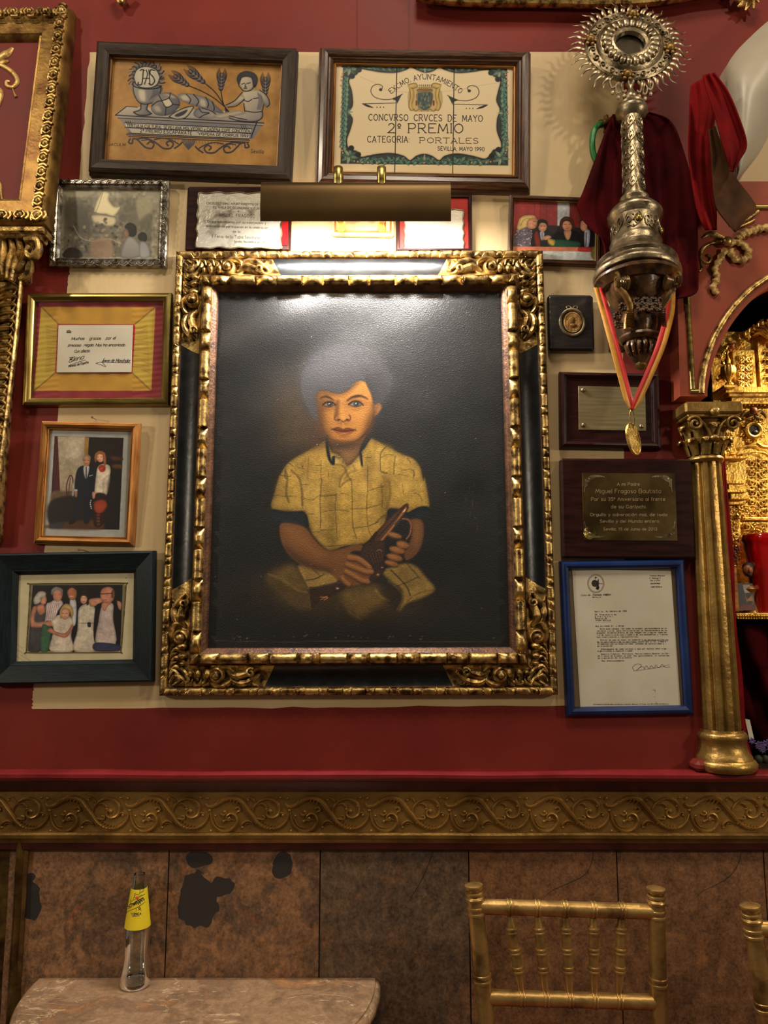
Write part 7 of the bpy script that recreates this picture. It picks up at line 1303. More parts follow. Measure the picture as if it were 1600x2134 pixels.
# ---- column
cb = P(1507, 1604, -.0); cxy = (P(1507, 1590, -.005)[0], -.006); CB0 = np.array([cxy[0], cxy[1], ZL]); root = empty('gilded_column', CB0, label='fluted gilded column with leafy capital at the side of the niche', cat='column')
def zc(v, y=-.05): return P(1500, v, y)[2]-ZL
k1 = mpp(1540, -.05)
GC = mat('worn_column_gold', (174, 140, 74), .36, .7, (126, 94, 44), 14, .3, 90, lo=.3, hi=.7)
m = MB(); m.lathe([(0, .0), (.058, .0), (.063, .006), (.064, .014), (.060, .020), (.056, .022), (.055, .028), (.050, .034), (.046, .046), (.0455, .058), (.048, .062), (.049, .068), (.046, .073), (.042, .075), (.041, .080)], None, 40); m.build('base', GC, root)
m = MB(); m.box((-.070, -.035, -.001), (-.020, .02, .022), .008); m.build('plinth', RED, root)
H1 = zc(957, -.04); hs = np.linspace(.078, H1, 40); R_ = np.interp(hs, [.078, .25, H1], [.0372, .0365, .0315]); nth = 160; th = np.linspace(0, 2*math.pi, nth, endpoint=False); fl = (np.clip(np.cos(th*11), -.25, 1)); A = np.stack([R_[:, None]*(1-.20*np.clip(fl, 0, 1)[None, :]**.7)*np.cos(th), R_[:, None]*(1-.20*np.clip(fl, 0, 1)[None, :]**.7)*np.sin(th), hs[:, None]*np.ones(nth)], -1); A[:, :, :2] += (vnoise(np.tile(hs*100, (nth, 1)).T.ravel(), np.tile(th*6, 40), 2.5, 3).reshape(40, nth)[..., None]-.5)*.0012
m = MB(); m.grid(A, cv=True); m.build('fluted_shaft', GC, root)
m = MB(); m.lathe([(.031, H1-.004), (.035, H1-.002), (.038, H1+.003), (.037, H1+.008), (.033, H1+.011), (.031, H1+.013)], None, 32); m.build('neck_ring', GC, root)
H2 = zc(866, -.05); H3 = zc(838, -.06); cap_ = MB(); cap_.lathe([(.031, H1+.01), (.033, H1+.03), (.036, H2-.03), (.044, H2-.008), (.050, H2)], None, 32); co = cap_.build('capital', GC, root)
m = MB(); hh = (H3+H2)/2; hw = .061; m.box((-hw, -hw, H2+.001), (hw, hw*.7, H3), .004); m.box((-hw*.9, -hw*.9, H2-.006), (hw*.9, hw*.6, H2+.002), .002); m.build('abacus', GC, root)
CH = H2-H1
for ring, (zz, n, ln, rr) in enumerate([(H1+.012, 10, CH*.36, .034), (H1+.012+CH*.26, 10, CH*.42, .037)]):
    for k in range(n):
        a = (k+.5*ring)/n*2*math.pi; ca, sa = math.cos(a), math.sin(a); pr = spline([(rr, zz), (rr+.005, zz+ln*.45), (rr+.010, zz+ln*.85), (rr+.020, zz+ln*.95), (rr+.022, zz+ln*.72)], 18); p = np.c_[pr[:, 0]*ca, pr[:, 0]*sa, pr[:, 1]]; m = MB(); m.sweep(p, np.interp(np.linspace(0, 1, 18), [0, .4, .8, 1], [.008, .0115, .008, .003]), .0032, up=(ca, sa, .01), seg=8)
        for s in (-1, 1): q_ = p[6:14]+np.array([-sa, ca, 0])*s*.0085; m.sweep(q_, .0030, .003, up=(ca, sa, .01), seg=6)
        m.build('acanthus_leaf', GC, co)
for a in (-2.36, -.785, .785, 2.36):
    ca, sa = math.cos(a), math.sin(a); sp = spiral((.058, H2-.016), .014, .002, 2.0, -1.5, 30); m = MB(); m.sweep(np.c_[sp[:, 0]*ca, sp[:, 0]*sa, sp[:, 1]], .0045, .004, up=(-sa, ca, 0), seg=8); m.build('volute', GC, co)
for sx in (-1, 1):
    sp = spiral((sx*.040, H2-.020), .016, .0025, (.4 if sx > 0 else math.pi-.4), sx*1.6, 34); m = MB(); m.sweep(np.c_[sp[:, 0], np.full(34, -.054), sp[:, 1]], .0034, .004, up=(0, -1, 0), seg=8); p = spline([(sx*.006, H1+CH*.45), (sx*.014, H2-.026), (sx*.034, H2-.006)], 16); m.sweep(np.c_[p[:, 0], np.full(16, -.048), p[:, 1]], .0036, .004, up=(0, -1, 0), seg=8); m.build('volute', GC, co)
m = MB(); m.blob((0, -.062, H2+.004), (.010, .008, .010), 10, 6); m.blob((0, -.056, H1+CH*.45), (.011, .008, .007), 10, 6); m.build('rosette', GC, co)
# ---- curtain beside the column
drape('velvet_curtain', [(1496, 850), (1500, 900), (1506, 1000), (1514, 1150), (1524, 1300), (1536, 1450), (1546, 1560), (1556, 1596)], [(1506, 850), (1508, 900), (1514, 1000), (1528, 1150), (1534, 1300), (1546, 1400), (1556, 1530), (1572, 1590)], -.004, .004, .7, VELVET_R, 'red velvet curtain edge running down beside the gilded column', 'curtain', nu=10)
# ---- gilded altarpiece
YA = .13; root = empty('gilded_altarpiece', P(1600, 1275, YA), label='richly carved gilded altarpiece inside the niche', cat='altarpiece'); ao = np.array(root.location)
def ab(name, x0, v0, x1, v1, y0, y1, c=.002, mt=GOLD_B):      # box from picture columns/rows, front at y0
    a = P(x0, v1, y0)-ao; b = P(x1, v0, y0)-ao; m = MB(); m.box((a[0], y0-ao[1], a[2]), (b[0], y1-ao[1], b[2]), c); return m.build(name, mt, root)
XR = 1790
body = ab('main_panel', 1512, 690, XR, 1275, YA, YA+.06); ab('upper_panel', 1530, 728, 1572, 812, YA-.01, YA+.02); ab('upper_panel', 1584, 700, XR, 812, YA-.012, YA+.02)
for n_, x0, v0, x1, v1, y0 in [('cornice', 1512, 806, XR, 818, YA-.035), ('cornice', 1518, 818, XR, 826, YA-.028), ('frieze_band', 1524, 826, XR, 838, YA-.018), ('cornice', 1514, 836, XR, 842, YA-.026), ('ledge', 1500, 950, 1556, 956, YA-.03), ('ledge', 1514, 1000, 1552, 1008, YA-.030), ('ledge', 1518, 1008, 1556, 1020, YA-.022), ('ledge', 1514, 1020, 1556, 1026, YA-.030), ('ledge', 1522, 1026, 1560, 1040, YA-.02), ('ledge', 1514, 1046, 1552, 1052, YA-.026), ('frame_band', 1552, 1078, XR, 1084, YA-.014), ('pilaster', 1516, 1052, 1540, 1150, YA-.014), ('pilaster', 1514, 858, 1530, 946, YA-.012), ('pedestal', 1508, 802, 1532, 808, YA-.05)]: ab(n_, x0, v0, x1, v1, y0, YA+.02, .0012)
m = MB()
for k in range(34): a = P(1520+8*k, 846, YA-.02)-ao; m.box((a[0], a[1], a[2]), (a[0]+.004, a[1]+.02, a[2]+.006), .0008)
m.build('dentil_row', GOLD_B, body)
def asw(m, pts, w, h=None, Y=None, tp=(.5, 1, .4), n=None):
    Y = YA-.002 if Y is None else Y; p = spline(pts, n or 7*len(pts)); q_ = np.array([P(a, b, Y) for a, b in p])-ao; s = mpp(np.mean(p[:, 1]), Y); k = np.interp(np.linspace(0, 1, len(p)), np.linspace(0, 1, len(tp)), tp); m.sweep(q_, w*s*k, (h or w)*s*k, seg=7)
def scrollfield(name, x0, x1, v0, v1, Y, rows, parent=None, wpx=2.2):
    m = MB(); xc = (x0+x1)/2; hw = (x1-x0)/2; dv = (v1-v0)/rows
    for r_ in range(rows):
        vc = v0+dv*(r_+.5)
        for s in (-1, 1):
            sp = spiral((xc+s*hw*.5, vc), min(hw*.42, dv*.5), 1.2, math.pi*(.5 if s > 0 else .5), s*1.3, 20); asw(m, sp, wpx, wpx*1.2, Y, n=40, tp=(.8, 1, .8)); asw(m, [(xc, vc-dv*.5), (xc+s*hw*.25, vc-dv*.1), (xc+s*hw*.8, vc-dv*.35), (xc+s*hw*.95, vc)], wpx, wpx*1.2, Y); asw(m, [(xc+s*2, vc+dv*.45), (xc+s*hw*.5, vc+dv*.32), (xc+s*hw*.9, vc+dv*.42)], wpx*.9, wpx*1.2, Y)
        c = P(xc, vc, Y)-ao; m.blob(c, (.0035, .003, .005), 7, 5)
    return m.build(name, GOLD_B, root)
scrollfield('relief_panel', 1534, 1570, 740, 808, YA-.012, 4); scrollfield('relief_panel', 1556, 1600, 956, 1078, YA-.002, 6); scrollfield('relief_panel', 1590, 1650, 712, 800, YA-.014, 5); scrollfield('relief_panel', 1604, 1660, 900, 1078, YA-.002, 7); scrollfield('pilaster_relief', 1517, 1539, 1056, 1148, YA-.016, 7, wpx=1.6); scrollfield('pilaster_relief', 1515, 1529, 862, 944, YA-.014, 7, wpx=1.4); scrollfield('relief_panel', 1546, 1600, 1090, 1140, YA-.004, 3)
m = MB(); c = P(1570, 897, YA-.008)-ao; t = np.linspace(0, 2*math.pi, 32, endpoint=False); m.sweep(np.c_[c[0]+.0165*np.cos(t), np.full(32, c[1]), c[2]+.0165*np.sin(t)], .005, .006, up=(0, -1, 0), seg=8, closed=True); m.build('medallion_ring', GOLD_B, body)
m = MB(); m.lathe([(0, 0), (.015, 0)], Matrix.Translation(c)@Matrix.Rotation(math.pi/2, 4, 'X'), 24); m.blob(c+np.array([.003, -.002, -.005]), (.008, .003, .005), 8, 5); m.build('medallion_face', mat('dark_medallion', (70, 46, 30), .4, .2, (24, 14, 10), 40, .3), body)
m = MB()
for k in range(15): a = k/14*math.pi*1.9+.6; rr = 22+3*math.sin(k*3); asw(m, spiral((1570+rr*math.cos(a), 897+rr*math.sin(a)), 5, 1, a, 1.1*(1 if k % 2 else -1), 12), 1.6, 2, YA-.005, n=20, tp=(1, 1, .8))
m.build('medallion_scrolls', GOLD_B, body)
m = MB(); c = P(1570, 856, YA-.02)-ao; m.blob(c, (.009, .009, .009), 10, 7); m.build('cherub_head', mat('cherub_paint', (150, 92, 56), .4, .3, (96, 54, 30), 40), root)
m = MB(); [asw(m, [(1570+s*6, 864), (1570+s*14, 858), (1570+s*22, 864), (1570+s*26, 872)], 4, 4, YA-.016, (1, 1, .3)) for s in (-1, 1)]; [asw(m, [(1570+s*2, 868), (1570+s*10, 872), (1570+s*20, 874)], 3, 4, YA-.016, (1, 1, .3)) for s in (-1, 1)]; m.build('cherub_wings', GOLD_D, root)
m = MB()
for s in (-1, 1): asw(m, [(1575+s*40, 948), (1575+s*28, 934), (1575+s*12, 930), (1575, 922)], 4, 5, YA-.012, (.6, 1, .8)); asw(m, [(1575+s*30, 952), (1575+s*16, 944), (1575, 942)], 3, 4, YA-.014)
m.build('curved_pediment', GOLD_B, root)
m = MB(); u0_ = P(1519, 803, YA-.035)-ao; s = mpp(780, YA-.035); m.lathe([(0, 0), (9*s, 0), (8*s, 4*s), (4*s, 8*s), (7*s, 14*s), (14*s, 22*s), (16*s, 32*s), (14*s, 40*s), (8*s, 43*s), (5*s, 48*s), (6*s, 53*s), (3*s, 60*s), (2*s, 72*s), (0, 76*s)], Matrix.Translation(u0_), 36, flute=(14, .10)); m.build('urn', GOLD_B, root)
rg = np.random.default_rng(8)
ROSE = mat('gilt_pink_rose', (190, 120, 70), .45, .35, (140, 70, 44), 60)
for k in range(24):      # foliage along the arched top and down the left edge
    if k < 15: t = k/14; u, v = 1506+(1640-1506)*t+rg.uniform(-4, 4), 736-70*math.sin(t*1.5)+rg.uniform(-5, 5)
    else: u, v = 1508+rg.uniform(-6, 8), [760, 775, 790, 875, 900, 925, 940, 970, 985][k-15]
    m = MB(); c = P(u, v, YA-.02+rg.uniform(-.01, .01))-ao
    if k in (2, 12):
        for j in range(9): a = j*2.4; rr = .0012*j; m.blob(c+np.array([rr*math.cos(a), -.004+.0006*j, rr*math.sin(a)]), (.006, .004, .006), 7, 5)
        m.build('rose', ROSE, root)
    else:
        for j in range(5): a = rg.uniform(0, 6.28); asw(m, [(u, v), (u+6*math.cos(a), v+6*math.sin(a)), (u+12*math.cos(a+.5), v+12*math.sin(a+.5))], 3.2, 3, YA-.02, (.6, 1.2, .3))
        m.build('foliage_cluster', GOLD_B, root)
m = MB()
for k in range(11): a = math.pi*(.1+k*.09); asw(m, [(1610, 712), (1610-22*math.cos(a)*1.2, 700-18*math.sin(a)), (1610-40*math.cos(a), 706-34*math.sin(a))], 3.4, 4, YA-.03, (.6, 1.1, .5))
m.build('shell_crest', GOLD_B, root)
for k in range(10):
    u, v = [1548, 1560, 1572, 1586, 1556, 1570, 1590, 1542, 1536, 1530][k], [1060, 1068, 1100, 1105, 1120, 1135, 1122, 1075, 1160, 1172][k]; m = MB()
    for j in range(5): a = j*1.3+k; asw(m, [(u, v), (u+5*math.cos(a), v+5*math.sin(a)), (u+9*math.cos(a+.5), v+9*math.sin(a+.5))], 2.4, 3, YA-.022, (.6, 1.2, .3))
    m.build('foliage_cluster', GOLD_B, root)
# shelf with beaded gilt edge
YS = .02; zs = P(1570, 1278, YS)[2]; xs0 = P(1531, 1280, YS)[0]
root = empty('altar_shelf', (xs0, YS, zs), label='gilded shelf with beaded edge under the red candle glass', cat='shelf'); m = MB(); m.box((0, 0, -.010), (NX1-xs0-.004, .10, 0), .002); m.box((.0, -.006, -.004), (NX1-xs0-.004, 0, .0005), .001); m.build('board', GOLD_B, root)
for j, z_ in enumerate((-.0045, -.010)):
    m = MB()
    for k in range(50): m.blob((.003+k*.0056, -.006, z_-.001), (.0027, .003, .0024), 6, 4)
    m.build('bead_row', GOLD_B, root)
# candle glass
RG = mat('red_candle_glass', (220, 22, 24), .12, 0, (200, 14, 18), 6, trans=.5, coat=.3); cc = np.array([P(1611, 1275, YS+.036)[0], YS+.036, zs]); root = empty('candle_glass', cc, label='tall red glass votive candle on the gilded shelf', cat='candle'); s = mpp(1200, YS+.036)
hg = 163*s; m = MB(); m.lathe([(0, .0), (40*s, 0), (43*s, .003), (43*s, hg*.62), (47*s, hg*.80), (49*s, hg*.90), (52*s, hg*.93), (52*s, hg*.97), (50*s, hg), (47*s, hg*.985), (44*s, hg*.88), (40*s, hg*.62), (40*s, .006), (0, .006)], None, 40); m.build('glass_cup', RG, root)
m = MB(); m.lathe([(0, .008), (38.5*s, .008), (38.5*s, hg*.58), (6*s, hg*.57), (0, hg*.57)], None, 32); m.build('wax', mat('red_wax', (176, 16, 18), .5, 0, (150, 10, 12), 10), root)
# dried flowers, figure, card on the shelf
DF = mat('dried_crimson_flower', (110, 32, 40), .8, 0, (70, 18, 26), 80)
root = empty('dried_flowers', P(1526, 1190, .03), label='small bunch of dried crimson flowers left of the candle glass', cat='flowers'); fo = np.array(root.location); m = MB()
for k in range(40): u, v = 1527+rg.normal(0, 7), 1150+rg.normal(0, 12); c = P(u, v, .03+rg.uniform(-.01, .01))-fo; a = rg.uniform(0, 6.28); m.sweep(np.array([c, c+np.array([.003*math.cos(a), -.002, .004*math.sin(a)]), c+np.array([.006*math.cos(a), -.003, .008*math.sin(a)])]), [.0015, .0018, .0006], up=(0, -1, 0), seg=5)
m.build('flower_heads', DF, root); MB().box((-.006, -.004, P(1526, 1275, .03)[2]-fo[2]), (.008, .010, P(1526, 1178, .03)[2]-fo[2]), .001).build('wooden_stand', GOLD_OR, root)
root = empty('wooden_figurine', (P(1557, 1210, .045)[0], .045, zs), label='small carved bearded head figurine behind the candle glass', cat='figurine'); fg = np.array(root.location); SK = mat('painted_figurine_skin', (168, 98, 58), .4, 0, (120, 62, 36), 60); c = P(1558, 1188, .045)-fg; m = MB(); m.blob(c, (.011, .011, .014), 12, 8); m.blob(c+np.array([-.002, -.011, -.002]), (.003, .004, .005), 7, 5); m.build('head', SK, root); m = MB(); m.blob(c+np.array([.003, .003, .006]), (.013, .012, .012), 12, 8); m.blob(c+np.array([0, -.006, -.010]), (.007, .006, .006), 8, 5); m.build('hair', mat('figurine_brown_hair', (52, 30, 18), .6, 0, (36, 20, 12), 60), root)
m = MB(); m.lathe([(0, 0), (.016, 0), (.014, .01), (.008, .03), (.012, .045), (.016, .052), (.008, .060)], Matrix.Translation((c[0], 0, 0)), 20); m.build('bust', GOLD_OR, root)
q = [(1539, 1216), (1571, 1216), (1571, 1272), (1539, 1272)]
rr_, w_, h_ = hang('holy_card', 'small printed holy card leaning in front of the figurine', 'card', q, .036, .03, depth=.001)
def pc(p):
    C = lambda a: T(a, 3.81, 1400, 1080); f = lambda pts, c, s=1, a=1: p.fill(C(pts), c, s, a); f([(580, 600), (620, 590), (650, 640), (640, 690), (600, 680)], (140, 92, 60)); f([(585, 610), (600, 585), (640, 590), (630, 612), (600, 640)], (40, 26, 20)); f([(600, 660), (640, 660), (630, 690), (605, 690)], (52, 32, 24)); f([(530, 700), (600, 680), (650, 700), (650, 735), (535, 735)], (92, 40, 32))
    for k in range(9): p.line(C([(580+5*k, 590), (570+6*k, 560), (566+6*k, 530)]), (190, 180, 160), .9, .5)
colour_grid(rr_, 'printed_face', (-w_/2, -h_/2, w_/2, h_/2), .0012, .0008, pc, (44, 40, 44), PHOTO, 1.2); slab(rr_, 'card', (-w_/2, -h_/2, w_/2, h_/2), 0, .001, WHITE, 0)
# dark velvet below the shelf, purple flowers, pebble, card strip
drape('velvet_swag', [(1536, 1310), (1535, 1400), (1545, 1480), (1556, 1560), (1566, 1592)], [(1760, 1310), (1752, 1400), (1756, 1480), (1750, 1560), (1750, 1592)], -.004, .0, 2, VELVET, 'dark red velvet swag hanging below the gilded shelf', 'cloth') if False else None
Lz = spline([(1532, 1300), (1536, 1400), (1546, 1480), (1552, 1540), (1555, 1560)], 40); Rz = spline([(1790, 1300), (1790, 1400), (1790, 1480), (1790, 1540), (1790, 1560)], 40); A = np.zeros((40, 60, 3)); o = P(1600, 1300, .09)
for i in range(40):
    for j in range(60):
        t = j/59; k = i/39; q_ = Lz[i]*(1-t)+Rz[i]*t; A[i, j] = P(q_[0], q_[1], .10-.035*math.sin(9*t+7*k+2.2*math.sin(5*k))*(.3+k)-.018*math.sin(21*t-11*k))-o
m = MB(); m.grid(A); ob = m.build('velvet_swag', VELVET); ob.location = o; tag(ob, 'dark red velvet bunched in folds below the gilded shelf', 'cloth'); md = ob.modifiers.new('thickness', 'SOLIDIFY'); md.thickness = .004
root = empty('purple_flowers', P(1582, 1580, .0), label='small cluster of purple flowers on the ledge right of the column', cat='flowers'); fo = np.array(root.location); PF = mat('purple_petals', (92, 72, 128), .7, 0, (60, 42, 92), 90)
for k in range(9):
    m = MB(); u, v = 1582+rg.uniform(-16, 30), 1553+rg.uniform(-12, 12); c = P(u, v, -.005)-fo
    for j in range(7): a = j*.9; m.sweep(np.array([c, c+np.array([.004*math.cos(a), -.002, .004*math.sin(a)]), c+np.array([.0075*math.cos(a), -.001, .0075*math.sin(a)])]), [.0012, .0024, .0006], .001, up=(0, -1, 0), seg=5)
    m.build('blossom', PF, root)
m = MB(); [m.blob(P(1580+14*k, 1582, .004)-fo, (.009, .008, .009), 8, 5) for k in range(4)]; m.build('leaf_bed', mat('dark_leaf', (40, 44, 34), .7, 0, (24, 26, 20), 60), root)
plate('card_strip', [(1552, 1498), (1562, 1500), (1572, 1545), (1563, 1548)], .028, .030, WHITE); ob = centre(COL.objects['card_strip']); tag(ob, 'thin white card edge leaning beside the purple flowers', 'card')
lamp('niche_lamp', 'SPOT', (NX1-.03, .03, ZA-.10), (NX0+.10, .14, ZL+.42), 16, (1, .84, .52), spot_size=math.radians(110), spot_blend=.6, shadow_soft_size=.03)
# ================================================================ gilded pilaster at the left edge
yT, yB = -.03, -.092
q = [(-190, 14), (152, 12), (92, 466), (-270, 470)]
r, w, h = hang('gilded_retable', 'heavy gilded frame with red panel and leaf ornament, upper left', 'retable', q, yT, yB, depth=.035)
rails(r, w, h, [(0, 0), (0, .022), (.004, .030), (.012, .036), (.022, .037), (.030, .032), (.034, .026), (.037, .024), (.066, .024), (.069, .020), (.072, .022), (.075, .018), (.078, .012), (.078, 0)], mat('retable_gold', (150, 116, 60), .42, .8, (92, 62, 28), 22, .2, 90))
m = MB()
for x, y, a, L in RPOS(w, h):
    An = np.array(Matrix.Translation((x, y, 0))@Matrix.Rotation(math.radians(a), 4, 'Z')); n = int(L/.036)
    for i in range(n):
        s0 = L*(i+.5)/n; 
        def pt(p): return np.c_[p, np.ones(len(p))]@An.T[:, :3]
        m.blob(pt(np.array([[s0, .020, .040]]))[0], (.0075, .0075, .006), 9, 6)
        for s in (-1, 1): m.sweep(pt(np.c_[spline([(s0+s*.005, .012), (s0+s*.011, .020), (s0+s*.006, .029)], 9), np.full(9, .0385)]), .0028, .004, up=An[:3, 2], seg=6)
        m.sweep(pt(np.c_[spline([(s0+.014, .010), (s0+.019, .018), (s0+.016, .028)], 9), np.full(9, .0365)]), .004, .005, up=An[:3, 2], seg=6); m.sweep(pt(np.c_[spline([(s0-.012, .030), (s0-.007, .032), (s0+.004, .031)], 7), np.full(7, .036)]), .003, .004, up=An[:3, 2], seg=6)
m.build('leaf_moulding', GOLD, r); slab(r, 'red_panel', (-w/2+.07, -h/2+.07, w/2-.07, h/2-.07), .001, .010, mat('panel_red_paint', (112, 38, 31), .6, 0, (98, 31, 26), 6, .1, 50, spec=.3), 0)
def lsw(m, pts, w_, h_=None, tp=(.5, 1, .4), z=.011, k=4.0, ox=0, oy=0):
    p = spline(T(pts, k, ox, oy), 8*len(pts)); q_ = loc(r, p[:, 0], p[:, 1], z); kk = np.interp(np.linspace(0, 1, len(p)), np.linspace(0, 1, len(tp)), tp); m.sweep(q_, w_*.001*kk, (h_ or w_)*.001*kk, up=(0, 0, 1), seg=8)
PLG = mat('pale_gilt_plaster', (206, 172, 104), .42, .45, (150, 110, 54), 50, .2, 140)
m = MB(); lsw(m, [(-60, 580), (0, 545), (60, 570), (120, 620), (145, 680), (110, 725), (60, 715), (55, 680), (85, 680)], 5, 4, (1, 1.1, .6)); lsw(m, [(-40, 500), (20, 470), (70, 440), (105, 400)], 9, 5, (.8, 1.2, .5)); lsw(m, [(-30, 540), (30, 520), (75, 510)], 7, 5); lsw(m, [(105, 740), (120, 780), (135, 810)], 3, 3, (.5, .6, 1.2)); lsw(m, [(-20, 730), (10, 760), (5, 830), (-10, 890)], 6, 5); m.build('leaf_ornament', PLG, r)
m = MB(); lsw(m, [(-40, 1480), (0, 1540), (10, 1620), (30, 1740)], 4, 4, (1, 1, .3)); m.build('leaf_stem', PLG, r)
# entablature, capital and carved shaft under it
root = empty('gilded_pilaster', P(10, 990, -.06), label='gilded pilaster with leafy capital and carved shaft at the left edge', cat='pilaster'); po2 = np.array(root.location)
def lb(name, x0, v0, x1, v1, y0, c=.003, yb=0): a = P(x0, v1, y0)-po2; b = P(x1, v0, y0)-po2; m = MB(); m.box((a[0], y0-po2[1], a[2]), (b[0], yb-po2[1], b[2]), c); return m.build(name, GOLD, root)
lb('cornice', -260, 470, 92, 483, -.100, yb=-.056); lb('cornice', -262, 484, 84, 494, -.090, yb=-.05); ca = lb('capital_block', -230, 494, 50, 575, -.055, .006); lb('shaft_core', -170, 585, 30, 1130, -.034, .004)
m = MB()
def psw(m, pts, w_, h_, Y, tp=(.5, 1, .4), n=None):
    p = spline(pts, n or 7*len(pts)); q_ = np.array([P(a, b, Y) for a, b in p])-po2; kk = np.interp(np.linspace(0, 1, len(p)), np.linspace(0, 1, len(tp)), tp); m.sweep(q_, w_*.001*kk, h_*.001*kk, seg=8)
for dx, ln in [(0, 88), (-16, 84), (-34, 78), (-52, 74), (18, 70), (-72, 70)]: psw(m, [(40+dx*.9, 498), (46+dx, 525), (34+dx*.8, 555), (24+dx*.5, 498+ln)], 8, 16, -.07, (.9, 1.1, .6))
psw(m, [(52, 500), (76, 500), (82, 520), (70, 536), (56, 528), (62, 514)], 7, 10, -.09, (.8, 1.1, .8)); psw(m, [(48, 530), (62, 548), (58, 572), (40, 582)], 8, 10, -.07, (.8, 1.1, .5)); psw(m, [(-30, 510), (-46, 525), (-30, 540)], 8, 12, -.08)
m.build('acanthus_leaves', GOLD, ca)
for k in range(25):
    v = 604+17*k; dx = -(v-600)*.105; m = MB(); psw(m, [(-12+dx, v+10), (10+dx, v-2), (34+dx, v-4), (42+dx, v+6)], 5, 9, -.036, (.6, 1.1, .5)); psw(m, [(-2+dx, v+14), (16+dx, v+8), (30+dx, v+10)], 4, 8, -.037); psw(m, [(36+dx, v+2), (30+dx, v+12), (20+dx, v+16)], 3.4, 7, -.037); m.build('carved_leaf', GOLD, root)
m = MB(); psw(m, [(44, 588), (34, 700), (20, 820), (4, 950), (-12, 1080)], 4, 8, -.036, (1, 1, 1), 60); m.build('edge_bead', GOLD, root)
# ================================================================ table, bottle, chairs
ZT = PZ(430, 2032, 0.75)[2]; xa = P(72, 2030, -.012)[0]; xb = P(792, 2033, -.012)[0]; cx = (xa+xb)/2; R = (xb-xa)/2
root = empty('marble_table', (cx, -.012, 0), label='half-round marble side table against the tiled wall', cat='table')
MARB = stone('veined_brown_marble', (156, 124, 94), (126, 100, 78), (172, 122, 78), (200, 172, 138), 33.0, veins=True); MARB.node_tree.nodes['Principled BSDF'].inputs['Roughness'].default_value = .3
for n_ in MARB.node_tree.nodes:
    if n_.type == 'BUMP': n_.inputs['Strength'].default_value = .06
def dshape(rad, ext): return np.array([(-rad, 0)]+[(rad*math.cos(a), -ext-rad*math.sin(a)*1.0) for a in np.linspace(math.pi, 2*math.pi, 60)][0:0]+[(-rad*math.cos(a), -ext-rad*math.sin(a)) for a in np.linspace(0, math.pi, 70)]+[(rad, 0)])
prof = [(-.016, .0), (-.010, -.001), (-.009, -.004), (-.004, -.006), (.0, -.012), (.001, -.020), (-.003, -.026), (-.012, -.029), (-.014, -.030)]
rings = np.array([[(x, y, z+ZT) for x, y in dshape(R+d, .02)] for d, z in prof]); m = MB(); m.grid(rings, cv=True); n = rings.shape[1]; m.add(rings[0], [tuple(range(n))], 0, False); m.add(rings[-1], [tuple(range(n))[::-1]], 0, False); m.build('marble_top', MARB, root)
m = MB(); m.lathe([(.0, ZT-.03), (.06, ZT-.03), (.05, ZT-.05), (.025, ZT-.10), (.035, ZT-.3), (.03, .2), (.05, .08), (.16, .04), (.17, .0), (0, 0)], Matrix.Translation((0, -.19, 0)), 32); m.build('pedestal', WOOD_D, root)
# bottle
bx, by = P(282, 2036, -.042)[0], -.042
root = empty('tonic_bottle', (bx, by, ZT), label='empty clear glass tonic bottle with yellow cone label on the marble table', cat='bottle')
BG = bpy.data.materials.new('clear_bottle_glass'); BG.use_nodes = True; b_ = BG.node_tree.nodes['Principled BSDF']; b_.inputs['Transmission Weight'].default_value = 1; b_.inputs['Roughness'].default_value = .02; b_.inputs['IOR'].default_value = 1.45; b_.inputs['Base Color'].default_value = (.93, .97, .93, 1)
HB = .203; out = [(0, .004), (.020, .001), (.026, .0), (.0285, .003), (.0288, .010), (.0268, .022), (.0245, .040), (.0232, .055), (.0236, .080), (.0246, .100), (.0240, .108), (.0206, .135), (.0172, .160), (.0148, .178), (.0140, .182), (.0130, .185), (.0130, .187), (.0134, .190), (.0128, .193), (.0122, .195), (.0128, .198), (.0124, .202), (.0108, .203)]
inn = [(max(r_-.0011, .0), z_+(.0 if z_ > .012 else .006)) for r_, z_ in out[::-1] if z_ > .008 or r_ > .02][:-1]+[(.020, .0065), (0, .009)]
m = MB(); m.lathe(out+inn, None, 48); m.build('glass_body', BG, root)
lp = np.array([(.0241, .1075), (.0206, .135), (.0172, .160), (.0149, .1775)]); lp[:, 0] += .0004; m = MB(); m.lathe(np.vstack([lp, lp[::-1]-np.array([.0003, 0])]), None, 48); lab = m.build('paper_label', mat('yellow_label_paper', (232, 206, 36), .5, 0, (224, 196, 30), 20), root)
def onb(u, v):      # picture position -> point on the label cone
    d = ray(u, v); best = None
    for k in np.linspace(.9, 1.12, 1500):
        p = CAM+d*(k*(by-CAM[1])/d[1]); z_ = p[2]-ZT; rr = np.interp(z_, lp[::1, 1], lp[::1, 0])+.0003; dd = math.hypot(p[0]-bx, p[1]-by)-rr
        if dd <= 0: return p-np.array([bx, by, ZT])
    return None
CL = lambda p: T(p, 7.905, 200, 1800)
def on_label(m, pts, wpx, n=None):
    p = spline(CL(pts), n or 4*len(pts)) if len(pts) > 2 else np.linspace(CL(pts)[0], CL(pts)[1], 5)
    q_ = [onb(a, b) for a, b in p]; q_ = np.array([x for x in q_ if x is not None])
    if len(q_) > 1:
        c = q_.copy(); c[:, 2] = 0; m.sweep(q_, wpx*mpp(1880, by)/2, .00012, up=c.mean(0), seg=6)
